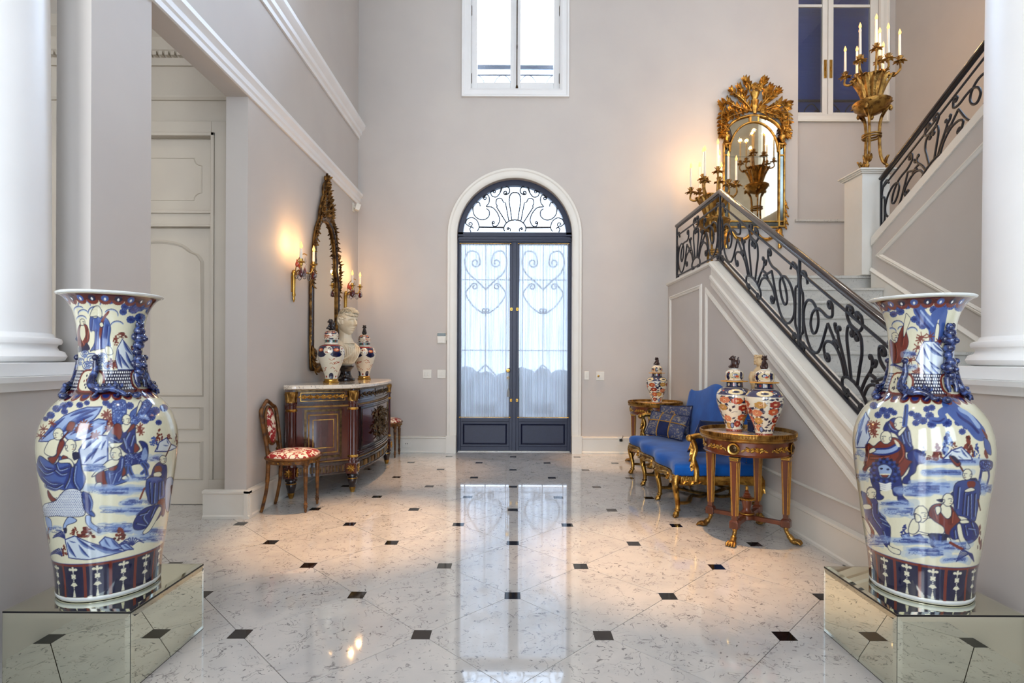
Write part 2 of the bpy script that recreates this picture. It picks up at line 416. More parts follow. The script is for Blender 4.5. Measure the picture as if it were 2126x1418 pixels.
nb.box(3.9, N2-N2R, 7.75, 8, 3.24, ZC).box(N2+N2R, 5.5, 7.75, 8, 3.24, ZC).box(N2-N2R, N2+N2R, 7.75, 8, 3.24, N2B).box(N2-N2R, N2+N2R, 7.75, 8, N2T, ZC)
struct('wall_niche', 'recessed beige wall holding the blue shuttered window', 'wall', nb, 'wall', smooth=0)
struct('trim_1', 'thin marble ledge at the foot of the window recess', 'ledge', MB().box(3.89, 5.43, YB-.025, YB+.24, 3.215, 3.25), 'stair_marble', bevel=.006)
# left wall, its opening to the passage
wl = MB().box(XP, XL, 4.41, YB+.02, 0, ZC).box(XP, XL, 2.776, 4.41, 3.416, ZC).box(XP, XL, 2.776, 3.236, 0, 3.416)
struct('wall_left', 'pale grey left wall with a tall square opening', 'wall', wl, 'wall', smooth=0)
struct('wall_passage', 'cream end wall of the side passage', 'wall', MB().box(-5, -3.63, YP, YP+.2, 0, 4.2).box(-2.63, XP+.02, YP, YP+.2, 0, 4.2).box(-3.63, -2.63, YP, YP+.2, 3.22, 4.2), 'passage_paint', smooth=0)
struct('ceiling_passage', 'flat ceiling of the side passage', 'ceiling', MB().box(-5, XP, 2.0, YP+.2, 4.2, 4.3), 'ceiling', smooth=0)
struct('wall_far_left', 'outer wall left of the columns', 'wall', MB().box(-5.2, -5, -5.2, YP+.2, 0, ZC), 'wall', smooth=0)
struct('wall_far_right', 'beige side wall beyond the upper stair flight', 'wall', MB().box(5.43, 5.6, -5.2, 2.9, 0, ZC).box(5.43, 5.6, 5.1, 8, 0, ZC).box(5.43, 5.6, 2.9, 5.1, 0, 4.4).box(5.43, 5.6, 2.9, 5.1, 6.8, ZC), 'wall', smooth=0)  # unseen opening added for the side fill lamp
struct('ceiling', 'white ceiling high above the hall', 'ceiling', MB().box(-5.2, 5.6, -5.2, 8, ZC, ZC+.15), 'ceiling', smooth=0)
rw = MB().box(-5.2, -4.2, -5.2, -5, 0, ZC).box(-2.0, -.9, -5.2, -5, 0, ZC).box(1.3, 2.4, -5.2, -5, 0, ZC).box(4.6, 5.6, -5.2, -5, 0, ZC)
for x in (-3.1, .2, 3.5): rw.box(x-1.1, x+1.1, -5.2, -5, 0, .6).box(x-1.1, x+1.1, -5.2, -5, 5.4, ZC)
struct('wall_rear', 'wall with three tall openings added behind the viewer', 'wall', rw, 'wall', smooth=0)  # openings made up to go with the rear fill lamps

# mouldings
def mould(mb, prof, p0, p1, out, up=(0, 0, 1)):
    p0, p1, out, up = Vector(p0), Vector(p1), Vector(out), Vector(up)
    return mb.rings([[p0+out*a+up*b for a, b in prof], [p1+out*a+up*b for a, b in prof]])
COR = [(0, 0), (.018, 0), (.022, .035), (.034, .05), (.038, .085), (.052, .105), (.066, .12), (.068, .152), (0, .152)]
COR2 = [(0, 0), (.02, 0), (.026, .04), (.05, .06), (.055, .10), (.082, .13), (.098, .155), (.10, .195), (0, .195)]
struct('trim_2', 'lower white cornice moulding along the left wall', 'moulding', mould(MB(), COR, (XL, 2.5, 3.42), (XL, YB, 3.42), (1, 0, 0)), 'white', smooth=25)
struct('trim_3', 'upper deeper white cornice moulding along the left wall', 'moulding', mould(MB(), COR2, (XL, 2.5, 4.335), (XL, YB, 4.335), (1, 0, 0)), 'white', smooth=25)
BASE = [(0, 0), (.042, 0), (.042, .018), (.032, .028), (.032, .195), (.045, .205), (.045, .222), (.012, .228), (0, .228)]
b = MB(); mould(b, BASE, (XL, 4.365, 0), (XL, YB, 0), (1, 0, 0)); mould(b, BASE, (XP-.16, 4.41, 0), (XL+.045, 4.41, 0), (0, -1, 0))
struct('baseboard_left', 'cream baseboard along the left wall and its end', 'baseboard', b, 'trim', smooth=25)
b = MB(); mould(b, BASE, (XL, YB, 0), (DX-.925, YB, 0), (0, -1, 0)); mould(b, BASE, (DX+.925, YB, 0), (XR, YB, 0), (0, -1, 0))
struct('baseboard_back', 'cream baseboard on both sides of the entrance door', 'baseboard', b, 'trim', smooth=25)
# arched casing of the entrance door
cp = [(0, 0), (0, -.03), (.02, -.045), (.05, -.05), (.085, -.05), (.10, -.06), (.125, -.06), (.13, -.05), (.13, 0)]
path = [((DX-DR, 0), (-1, 0)), ((DX-DR, DS), (-1, 0))]
for i in range(1, 48):
    a = PI-PI*i/48; path.append(((DX+DR*math.cos(a), DS+DR*math.sin(a)), (math.cos(a), math.sin(a))))
path += [((DX+DR, DS), (1, 0)), ((DX+DR, 0), (1, 0))]
cs = MB().rings([[(p[0]+n[0]*q, YB+d, p[1]+n[1]*q) for q, d in cp] for p, n in path])
cs.box(DX-DR-.14, DX-DR+.0, YB-.07, YB, 0, .24).box(DX+DR, DX+DR+.14, YB-.07, YB, 0, .24)
struct('trim_4', 'cream arched casing around the entrance door', 'door casing', cs, 'trim', smooth=30)

# ---- passage door
pd = thing('door_2', 'tall cream panelled door in the side passage', 'door', (0, 0, 0), kind='structure')
pd.location = (-3.13, YP, 0)
leaf_x0, leaf_x1 = -.50, .50
d2 = MB().box(leaf_x0, leaf_x1, .04, .09, 0.003, 2.44); d2.build('door_leaf', 'passage_paint', pd, bevel=.004)
MB().box(leaf_x0, leaf_x1, .03, .09, 2.58, 3.22).build('over_panel', 'passage_paint', pd, bevel=.004)
MB().box(leaf_x0-.0, leaf_x1, .0, .09, 2.44, 2.58).box(leaf_x0, leaf_x1, -.02, 0.0, 2.555, 2.58).box(leaf_x0, leaf_x1, -.012, 0, 2.44, 2.46).build('transom', 'passage_paint', pd, bevel=.006)
def panel_frame(poly, w=.028, y0=.025, t=.014):
    c = np.mean(np.array(poly), 0)
    rs = []
    for (a, b_) in poly:
        v = np.array([a, b_])-c; k = v/np.linalg.norm(v)
        i = np.array([a, b_])-k*w*1.3
        m_ = np.array([a, b_])-k*w*.65
        rs.append([(a, y0+t, b_), (m_[0], y0, m_[1]), (i[0], y0+t, i[1])])
    return MB().rings(rs, closed=True)
def notched(x0, x1, z0, z1, r):
    P = []
    for cx, cz, a0 in ((x1, z1, 270), (x0, z1, 360), (x0, z0, 90), (x1, z0, 180)):
        P += arc((cx, cz), r, a0, a0-90, 6)
    return P
panel_frame(notched(-.40, .40, 2.67, 3.06, .07)).build('panel_moulding', 'passage_paint', pd)
pt = [(-.40, .95), (.40, .95), (.40, 2.14)]+cr([(.40, 2.14), (.36, 2.2), (.30, 2.23), (.2, 2.30), (0, 2.335), (-.2, 2.30), (-.30, 2.23), (-.36, 2.2), (-.40, 2.14)], 4)[1:]
panel_frame([tuple(p) for p in pt]).build('panel_moulding', 'passage_paint', pd)
panel_frame([(-.40, .66), (.40, .66), (.40, .86), (-.40, .86)]).build('panel_moulding', 'passage_paint', pd)
panel_frame([(-.40, .22), (.40, .22), (.40, .56), (-.40, .56)]).build('panel_moulding', 'passage_paint', pd)
c2 = MB().box(.50, .63, -.035, .0, 0, 3.35).box(-.63, -.50, -.035, 0, 0, 3.35).box(-.50, .50, -.035, 0, 3.22, 3.35).box(.50, .53, -.048, -.03, .24, 3.25).box(-.53, .53, -.048, -.03, 3.22, 3.25).box(.49, .645, -.045, 0, 0, .24).box(-.645, -.49, -.045, 0, 0, .24)
c2.build('door_casing', 'passage_paint', pd, bevel=.004)
struct('trim_5', 'thin picture rail above the passage door', 'moulding', mould(MB(), [(0, 0), (.02, 0), (.035, .02), (.035, .04), (0, .05)], (-5, YP, 3.54), (XP, YP, 3.54), (0, -1, 0)), 'passage_paint', smooth=25)
cn = MB(); mould(cn, [(0, 0), (.02, 0), (.03, .06), (.09, .10), (.10, .2), (.16, .26), (.16, .36), (0, .36)], (-5, YP, 3.84), (XP, YP, 3.84), (0, -1, 0))
cnice = struct('trim_6', 'dentil cornice under the passage ceiling', 'cornice', cn, 'passage_paint', smooth=25)
den = MB().box(-.016, .016, -.07, -.02, 0, .055).mesh('dentil', 0); den.materials.append(M['passage_paint'])
for i in range(36):
    o = bpy.data.objects.new('dentil', den); COL.objects.link(o); o.parent = cnice; o.location = (XP-.03-i*.052, YP-.01, 3.90)

# ---- dwarf walls with caps, columns on them
CAP = [(0, 0), (.02, 0), (.03, .02), (.055, .04), (.06, .063), (0, .063)]
def dwarf(side, x_face, x_in, y1):
    s_ = 1 if x_face < 0 else -1
    struct('wall_dwarf_'+side, 'grey dwarf wall carrying the '+side+' column', 'wall', MB().box(min(x_face, x_in), max(x_face, x_in), -1.2, y1, 0, 1.145), 'wall', smooth=0)
    cp_ = MB(); mould(cp_, CAP, (x_face, -1.2, 1.143), (x_face, y1+.06, 1.143), (s_, 0, 0))
    cp_.box(min(x_face, x_in), max(x_face, x_in), -1.2, y1+.06, 1.145, 1.206)
    struct('trim_'+('7' if side == 'left' else '8'), 'white moulded cap on the dwarf wall under the '+side+' column', 'wall cap', cp_, 'white', smooth=25)
dwarf('left', XL, -2.80, 2.776); dwarf('right', 2.15, 2.80, 2.80)
def column(x, y, side):
    t = thing('column', 'smooth white round column at the '+side+' edge of the view', 'column', (x, y, 1.206))
    MB().box(-.315, .315, -.315, .315, 0, .062).build('plinth', 'white', t, bevel=.004)
    nt_ = MB().box(.0-.03, .03, -.318, -.310, .018, .052); nt_.build('plinth_notch', 'trim', t)
    MB().lathe([(0, .062), (.29, .062), (.312, .07), (.322, .09), (.312, .112), (.29, .12), (.283, .135), (.287, .145), (.30, .15), (.304, .162), (.30, .175), (.275, .183), (.267, .20), (0, .20)], 64).build('base', 'white', t, smooth=50)
    prof = [(.262-.03*(k/14)**1.6, .2+k*.22) for k in range(15)]
    MB().lathe([(0, .2)]+prof+[(0, .2+14*.22)], 64).build('shaft', 'white', t, smooth=60)
    MB().lathe([(0, 3.26), (.25, 3.26), (.25, 3.30), (.29, 3.36), (.29, 3.42), (0, 3.42)], 64).box(-.31, .31, -.31, .31, 3.42, 3.52).build('capital', 'white', t)
    return t
column(-2.48, 2.515, 'left'); column(2.47, 2.47, 'right')

# ---- stairs
sw = [(YB, 0), (YB, 2.33), (5.85, 2.33), (2.80, rail_h(2.80)-.03), (2.80, 0)]
struct('wall_right', 'pale grey panelled stair wall with cream beads', 'wall', MB().prism(sw, 'x', XR, 2.30), 'wall', smooth=0)
cb = MB()
SL = [(0, 0), (.02, 0), (.022, .05), (.035, .07), (.035, .10), (.018, .115), (.018, .20), (.04, .215), (.04, .245), (0, .26)]
mould(cb, SL, (XR, 5.85, rail_h(5.85)-.26), (XR, 2.80, rail_h(2.80)-.26), (-1, 0, 0))
struct('trim_9', 'wide cream and white sloping band under the stair railing', 'stair band', cb, 'trim', smooth=25)
cb2 = MB(); mould(cb2, [(0, 0), (.012, 0), (.03, .015), (.03, .04), (0, .045)], (XR, 5.85, 2.315), (XR, YB, 2.315), (-1, 0, 0))
cb2.prism([(YB, 2.33), (YB, 2.36), (5.85, 2.36), (2.80, rail_h(2.80)), (2.80, rail_h(2.80)-.03), (5.85, 2.33)], 'x', XR-.015, 2.32)
struct('trim_10', 'cream coping along the stair curb and landing edge', 'stair coping', cb2, 'trim', smooth=25)
b = MB(); mould(b, BASE, (XR, YB, 0), (XR, 2.80, 0), (-1, 0, 0)); struct('baseboard_right', 'tall cream baseboard along the stair wall', 'baseboard', b, 'trim', smooth=25)
BEAD = [(0, -.026), (.012, -.024), (.02, -.008), (.012, 0), (.02, .008), (.012, .024), (0, .026)]
def bead_path(pts, xf, outx, name, lab):
    """a flat panel bead mitred round a closed outline lying in a plane of constant X"""
    n = len(pts); rs = []
    for i in range(n):
        p, q, r_ = np.array(pts[i-1]), np.array(pts[i]), np.array(pts[(i+1) % n])
        d1 = (q-p)/np.linalg.norm(q-p); d2_ = (r_-q)/np.linalg.norm(r_-q)
        n1 = np.array([-d1[1], d1[0]]); n2 = np.array([-d2_[1], d2_[0]]); mi = n1+n2; mi = mi/max(.25, np.dot(mi, n1))
        rs.append([(xf+outx*a, q[0]+mi[0]*w_, q[1]+mi[1]*w_) for a, w_ in BEAD])
    struct(name, lab, 'panel moulding', MB().rings(rs, closed=True), 'trim', smooth=30)
bead_path([(7.40, .375), (6.20, .375), (6.20, 2.135), (7.40, 2.135)], XR, -1, 'trim_11', 'rectangular cream panel bead below the landing')
bead_path([(6.02, .375), (2.9, .375), (3.2, .40+.02), (6.02, 2.06)], XR, -1, 'trim_12', 'sloping cream panel bead under the lower stair flight')
# landing slab and steps
st = thing('staircase', 'lower flight of pale marble steps rising to the landing', 'staircase', (3.09, 2.55, 0))
struct('floor_landing', 'marble landing at the head of the lower flight', 'floor', MB().box(2.30, 5.43, ZLE, YB, LAND-.2, LAND-.03).box(2.30, 5.43, ZLE-.025, YB, LAND-.03, LAND), 'stair_marble', smooth=0)
for k in range(1, 13):
    y1 = ZLE-k*TRE; zt = LAND-k*RIS; xa = 2.305 if y1 > 3.1 else 2.82
    y0 = y1; yb = y1+(TRE-.001 if k > 1 else TRE-.027)
    s1 = MB().box(xa-3.09, 3.864-3.09, y0-2.55, yb-2.55, zt-RIS, zt-.03); s1.build('step', 'stair_marble', st)
    if k < 13: MB().box(xa-3.09, 3.864-3.09, y0-2.55-.025, yb-2.55, zt-.03, zt).build('tread', 'stair_marble', st, bevel=.008)
uw = [(5.885, 0), (5.885, up_h(5.885)-.12), (2.4, up_h(2.4)-.12), (2.4, 0)]
struct('wall_stair_upper', 'panelled stringer wall carrying the upper stair flight', 'wall', MB().prism(uw, 'x', 3.88, 4.05), 'wall', smooth=0)
ub = MB(); ub.prism([(5.885, up_h(5.885)-.04), (2.4, up_h(2.4)-.04), (2.4, up_h(2.4)-.13), (5.885, up_h(5.885)-.13)], 'x', 3.865, 4.07)
struct('trim_13', 'cream coping under the upper railing', 'stair coping', ub, 'trim', smooth=25)
bead_path([(5.77, 2.414), (2.6, .62), (2.6, 4.05)], 3.88, -1, 'trim_14', 'pointed cream panel bead on the upper stringer wall')
sk = MB(); mould(sk, [(0, -.03), (.012, -.03), (.03, 0), (.012, .03), (0, .03)], (3.88, 5.885, 2.275), (3.88, 2.6, 2.30-3.33*.6), (-1, 0, 0))
sk.prism([(5.885, 1.95), (5.885, 2.26), (2.6, .29), (2.6, 0)], 'x', 3.868, 3.882)
struct('trim_15', 'cream skirting beside the lower flight steps', 'skirting', sk, 'trim', smooth=25)
su = thing('staircase', 'upper flight of steps turning back above the first', 'staircase', (4.74, 5.9, LAND))
for k in range(0, 12):
    y1 = 5.87-k*.29
    MB().box(4.10-4.74, 5.42-4.74, y1-.29-5.9, y1-5.9, max(.001, k*RIS-.1), (k+1)*RIS-.03).build('step', 'stair_marble', su)
    MB().box(4.10-4.74, 5.42-4.74, y1-.29-5.9, y1-5.9+.025, (k+1)*RIS-.03, (k+1)*RIS).build('tread', 'stair_marble', su, bevel=.008)
np_ = thing('newel_pedestal', 'cream square pedestal under the right candelabrum', 'pedestal', (3.93, 6.06, LAND+.001))
MB().box(-.15, .15, -.16, .16, 0, 1.10).build('shaft', 'trim', np_, bevel=.003)
ncap = MB()
for zz, e in ((1.10, .02), (1.115, .035), (1.13, .05)): ncap.box(-.15-e, .15+e, -.16-e, .16+e, zz, zz+.018)
ncap.build('cap', 'trim', np_, bevel=.004)

# ---- outdoors seen through the glass
struct('ground', 'paved terrace outside the entrance door', 'ground', MB().box(-12, 12, 7.86, 30, -.2, -.02), 'terrace', smooth=0)
hd = MB()  # dark mass added to grey the lower part of the curtains
for k in range(330):
    hd.ell((R.uniform(-4, 4), R.uniform(11.6, 12.4), R.uniform(.1, .98)), R.uniform(.16, .26), R.uniform(.16, .26), R.uniform(.14, .22), 7, 5)
tag(hd.build('hedge', 'hedge', None), 'dark hedge added beyond the terrace to dim the lower curtains', 'hedge')
# ---------------------------------------------------------------- entrance door
YD = 7.62
dr = thing('door_1', 'navy double door with arched fanlight and iron scrollwork', 'door', (DX, YD, 0), kind='structure')
def dl(x, y): p = px(x, y, YD); return p.x-DX, p.z            # local to the door
zs = DS
fr_in, fr_out = DR-.075, DR+.002
a_out = [(-fr_out, 0)]+[(-fr_out, zs)]+arc((0, zs), fr_out, 180, 0, 40)[1:]+[(fr_out, 0)]
zt = dl(0, 483)[1]
rs = []
for i in range(41):
    a = PI-PI*i/40; c, s_ = math.cos(a), math.sin(a)
    rs.append([(fr_out*c, -.03, zs+fr_out*s_), (fr_in*c, -.03, zs+fr_in*s_), (fr_in*c, .05, zs+fr_in*s_), (fr_out*c, .05, zs+fr_out*s_)])
fr = MB().rings(rs)
for s_ in (-1, 1): fr.box(min(s_*fr_out, s_*(fr_out-.016)), max(s_*fr_out, s_*(fr_out-.016)), -.03, .05, 0, zs)
rs2 = []
for i in range(41):
    a = PI-PI*i/40; c, s_ = math.cos(a), math.sin(a); r1 = fr_in+.012
    rs2.append([(r1*c, -.042, zs+r1*s_), ((r1-.02)*c, -.042, zs+(r1-.02)*s_), ((r1-.02)*c, -.02, zs+(r1-.02)*s_), (r1*c, -.02, zs+r1*s_)])
fr.build('frame', 'navy', dr, smooth=30)
tb = MB().box(-fr_out, fr_out, -.03, .05, dl(0, 503)[1], zt).box(-fr_out, fr_out, -.045, -.03, dl(0, 492)[1], dl(0, 488)[1]).box(-fr_out, fr_out, -.04, -.03, dl(0, 499)[1], dl(0, 496)[1])
tb.build('transom_bar', 'navy', dr, bevel=.003)
# fanlight
fg = [(x, z) for x, z in [(fr_in*math.cos(PI*i/40), zs+fr_in*math.sin(PI*i/40)) for i in range(41)]]
MB().prism(fg, 'y', .03, .036).build('fanlight_pane', 'glass', dr, smooth=0)
def fanpx(zx, zy):            # fanlight scrolls were measured on an enlarged view of it
    return dl(930+zx*.127, 360+zy*.127)
def scroll_part(name, pts, y, r, parent, m='iron'):
    o = MB().tube([(p[0], y, p[1]) for p in pts], r, 6).build(name, m, parent, smooth=60); return o
def both(name, pts2, y, r, parent, m='iron', cx=0):
    scroll_part(name, pts2, y, r, parent, m); scroll_part(name, [(2*cx-p[0], p[1]) for p in pts2], y, r, parent, m)
fc = fanpx(1085, 0)[0]
def F(*pts): return [fanpx(*p) for p in pts]
both('scroll', wrought(F((410, 905), (385, 880), (350, 905), (365, 960)), None, None)+[], .0, .0085, dr, cx=fc)
both('scroll', wrought(F((470, 950), (500, 880), (470, 780), (390, 725), (310, 750), (285, 820), (330, 862)), None, (.035, 1)), 0, .0085, dr, cx=fc)
both('scroll', wrought(F((520, 540), (500, 480), (440, 490), (400, 570), (420, 680), (500, 750), (590, 755), (660, 700), (665, 620), (620, 575)), None, None), 0, .0085, dr, cx=fc)
both('scroll', wrought(F((620, 545), (720, 560), (800, 650), (835, 760), (800, 850), (740, 865), (712, 820)), None, (.022, -1)), 0, .0085, dr, cx=fc)
both('scroll', wrought(F((610, 545), (660, 480), (665, 400), (630, 350), (580, 375)), None, (.028, 1)), 0, .0085, dr, cx=fc)
both('scroll', wrought(F((880, 230), (840, 320), (780, 385), (710, 370), (690, 310), (730, 280)), (.0, 1) if False else None, (.022, -1)), 0, .0085, dr, cx=fc)
both('scroll', wrought(F((840, 320), (870, 235), (930, 212), (990, 245), (995, 310), (950, 345)), None, (.030, -1)), 0, .0095, dr, cx=fc)
both('scroll', F((1035, 755), (990, 450), (1005, 440)) , 0, .0085, dr, cx=fc)
both('scroll', cr(F((990, 440), (1005, 360), (1040, 320), (1085, 312)), 6), 0, .0095, dr, cx=fc)
both('scroll', F((985, 770), (930, 480), (895, 470)), 0, .0085, dr, cx=fc)
both('scroll', cr(F((895, 470), (870, 420), (830, 405), (785, 430), (775, 490), (795, 530), (785, 550)), 5), 0, .0085, dr, cx=fc)
both('scroll', F((785, 550), (945, 805)), 0, .0085, dr, cx=fc)
both('scroll', wrought(F((1085, 758), (1000, 775), (930, 830), (905, 900), (920, 950)), None, None), 0, .0095, dr, cx=fc)
both('scroll', wrought(F((1010, 950), (1010, 910), (985, 890)), None, (.016, 1)), 0, .0085, dr, cx=fc)
both('fan_bar', F((500, 880), (905, 885)), 0, .012, dr, cx=fc)
# leaves
for s_ in (-1, 1):
    lab = 'left' if s_ < 0 else 'right'
    xa, xb = dl(950, 0)[0], dl(1066, 0)[0]
    ga, gb = dl(957, 0)[0], dl(1057.5, 0)[0]
    if s_ > 0: xa, xb, ga, gb = -xb, -xa, -gb, -ga
    z1, z0 = dl(0, 503)[1]-.003, .012
    zg0, zg1 = dl(0, 868)[1], dl(0, 508)[1]
    lf = MB().box(xa, ga, 0, .045, z0, z1).box(gb, xb, 0, .045, z0, z1).box(ga, gb, 0, .045, zg1, z1).box(ga, gb, 0, .045, .42, zg0).box(ga, gb, 0, .045, z0, .07).box(ga, gb, .012, .04, .07, .42)
    L_ = lf.build('leaf', 'navy', dr, bevel=.003)
    pm = MB()
    for (u0, u1, w0, w1) in ((ga+.03, gb-.03, .10, .39),):
        pm.rings([[(a, .012, b_), (a+dx*.5, -.002, b_+dz*.5), (a+dx, .012, b_+dz)] for a, b_, dx, dz in ((u0, w0, .022, .022), (u1, w0, -.022, .022), (u1, w1, -.022, -.022), (u0, w1, .022, -.022))], closed=True)
    pm.build('panel_bead', 'navy', L_)
    MB().box(ga, gb, .02, .026, zg0, zg1).build('pane', 'glass', L_, smooth=0)
    # wrought iron guard outside the pane
    gc = (ga+gb)/2; gw = (gb-ga)/2
    for f_ in (-1, 1):
        scroll_part('guard_scroll', [(gc+f_*p[0], p[1]) for p in wrought([(.0, zg1-.62), (.12, zg1-.5), (.25, zg1-.38), (.30, zg1-.22), (.24, zg1-.08), (.12, zg1-.10), (.08, zg1-.22)], None, (.07, 1))], .09, .011, L_)
        scroll_part('guard_scroll', [(gc+f_*p[0], p[1]) for p in wrought([(.05, zg1-.95), (.18, zg1-.85), (.28, zg1-.68), (.2, zg1-.55)], (.04, -1), (.05, 1))], .09, .010, L_)
        scroll_part('guard_scroll', [(gc+f_*p[0], p[1]) for p in wrought([(.0, zg0+.75), (.14, zg0+.6), (.24, zg0+.42), (.2, zg0+.25), (.08, zg0+.22)], None, (.05, 1))], .09, .011, L_)
    for x_ in (-.29, 0, .29):
        MB().tube([(gc+x_, .095, zg0), (gc+x_, .095, zg1)], .007, 6).build('guard_bar', 'iron', L_)
    for z_ in (zg1-.48, zg0+.95, zg0+.12):
        MB().tube([(ga, .095, z_), (gb, .095, z_)], .007, 6).build('guard_bar', 'iron', L_)
    for z_ in (dl(0, 642)[1], dl(0, 831)[1]):
        xk = xb-.03 if s_ < 0 else xa+.03
        MB().box(xk-.018, xk+.018, -.012, 0, z_-.022, z_+.022).lathe([(0, -.012), (.008, -.012), (.008, .012), (0, .012)], 10, (xk, -.016, z_)).build('latch', 'brass', L_, bevel=.003)
    for z_ in (.3, 1.2, 2.5):
        xk = xa if s_ < 0 else xb
        MB().lathe([(0, -.05), (.008, -.05), (.008, .05), (0, .05)], 10, (xk, -.012, z_)).build('hinge', 'navy', L_)
    if s_ < 0:
        kx, kz = dl(1055, 769)
        MB().lathe([(0, 0), (.026, 0), (.03, .006), (.022, .012), (.012, .016), (.012, .04), (.022, .046), (.03, .06), (.024, .076), (0, .08)], 20).xf(Matrix.Translation((kx, 0, kz)) @ Matrix.Rotation(PI/2, 4, 'X')).build('knob', 'brass', L_, smooth=50)
        kz2 = dl(0, 782)[1]
        MB().ell((kx, -.008, kz2), .014, .008, .024).tube([(kx, -.01, kz2), (kx, -.045, kz2)], .004, 6).tube([(kx+.016*math.cos(t*PI/6), -.05, kz2-.018+.016*math.sin(t*PI/6)) for t in range(12)], .003, 6, closed=True).build('lock_key', 'brass', L_)
        MB().tube([(kx, -.05, kz2-.03), (kx+.002, -.045, kz2-.10), (kx+.006, -.04, kz2-.17)], .003, 6).lathe([(0, -.28), (.02, -.28), (.017, -.2), (.012, -.18), (.008, -.165), (0, -.16)], 12, (kx+.006, -.04, kz2)).build('key_tassel', 'plastic_grey', L_)
    MB().box(-.01 if s_ < 0 else 0, .0 if s_ < 0 else .0, 0, 0, 0, 0)
    # curtain hung on two brass rods
    ct = thing('door_curtain', 'gathered sheer white curtain on the '+lab+' door leaf between brass rods', 'curtain', (DX+gc, YD-.02, dl(0, 866)[1]), group='door curtains')
    H = dl(0, 507)[1]-dl(0, 866)[1]; ph = R.random()*6
    def cf(u, v):
        x = -gw+2*gw*u; a = .006*(1-.25*math.sin(v*PI))
        y = a*math.sin(u*2*PI*25+ph+.6*math.sin(v*3))+a*.7*math.sin(u*2*PI*41+2*ph+1.2*v)-.012
        return (x+.003*math.sin(u*60+v*4), y, H*v)
    MB().sheet(cf, 420, 10).build('cloth', 'curtain', ct, smooth=180)
    for z_ in (.0, H):
        MB().lathe([(0, -gw-.02), (.008, -gw-.02), (.01, -gw-.01), (.006, -gw), (.006, gw), (.01, gw+.01), (.008, gw+.02), (0, gw+.02)], 10).xf(Matrix.Translation((0, -.016, z_)) @ Matrix.Rotation(PI/2, 4, 'Y')).build('rod', 'brass', ct)
MB().box(-DR, DR, -.02, .05, 0, .012).build('threshold', 'stair_marble', dr)
MB().box(-.028, .028, -.014, .05, .012, dl(0, 503)[1]).build('meeting_stile', 'navy', dr, bevel=.004)

# ---------------------------------------------------------------- upper window
w1 = thing('window_1', 'white two sash window high above the entrance door', 'window', (WX, YB, WB_), kind='structure')
cw = MB()
H1 = WT-WB_
cpr = [(-.005, .005), (0, -.02), (.03, -.035), (.085, -.035), (.10, -.05), (.122, -.05), (.122, .0)]
pts = [(-WR, 0), (WR, 0), (WR, H1), (-WR, H1)]; dirs = [(-1, -1), (1, -1), (1, 1), (-1, 1)]
cw.rings([[(p[0]+d_[0]*q, y_, p[1]+d_[1]*q) for q, y_ in cpr] for p, d_ in zip(pts, dirs)], closed=True)
cw.build('window_casing', 'white', w1, smooth=25)
for s_ in (-1, 1):
    x0, x1 = (-WR, -.006) if s_ < 0 else (.006, WR)
    g0, g1 = (x0+.085, x1-.065) if s_ < 0 else (x0+.065, x1-.085)
    sh = MB().box(x0, g0, .03, .08, .01, H1).box(g1, x1, .03, .08, .01, H1).box(g0, g1, .03, .08, .01, .11).box(g0, g1, .03, .08, H1-.1, H1)
    so = sh.build('sash', 'white', w1, bevel=.006)
    MB().box(g0, g1, .055, .06, .11, H1-.1).build('pane', 'glass', so, smooth=0)
    for z_ in (.16, 1.1):
        MB().lathe([(0, -.07), (.007, -.07), (.009, -.05), (.009, .05), (.007, .07), (0, .07)], 8, (s_*(WR-.004), .022, z_)).build('hinge', 'bronze', so)
MB().box(-.018, .018, .012, .03, 0, H1).build('meeting_bar', 'white', w1, bevel=.004)
MB().tube([(.02, .005, .01), (.02, .005, H1)], .007, 8).lathe([(0, 0), (.016, 0), (.018, .03), (.01, .06), (0, .07)], 10, (.02, .005, .0)).ell((.02, -.012, .58), .0095, .02, .05).build('bolt_rod', 'bronze', w1)
# balcony railing outside that window
br = thing('balcony_railing', 'thin blue iron balcony railing outside the upper window', 'railing', (WX, 8.6, 5.0))
yb = 8.6
zr = px(0, 140, yb).z-5.0
MB().box(-1.6, 1.6, -.02, .02, zr-.03, zr+.03).build('top_rail', 'iron', br, bevel=.004)
MB().box(-1.6, 1.6, -.008, .008, zr-.13, zr-.115).build('middle_bar', 'iron', br)
for x_ in (-.62, -.2, .2, .62):
    MB().tube([(x_, 0, zr-.12)]+[(x_+.16*math.sin(a/6*PI/2), 0, zr-.12-.3*(1-math.cos(a/6*PI/2))) for a in range(1, 7)], .007, 6).tube([(x_, 0, zr-.12)]+[(x_-.16*math.sin(a/6*PI/2), 0, zr-.12-.3*(1-math.cos(a/6*PI/2))) for a in range(1, 7)], .007, 6).build('scroll', 'iron', br)
for x_ in (-1.55, 1.55): MB().box(x_-.02, x_+.02, -.02, .02, -.6, zr).build('post', 'iron', br)
tag(MB().box(-2, 2, 7.9, 8.72, 4.15, 4.4).build('balcony_slab', 'terrace'), 'concrete balcony slab outside the upper window', 'balcony')
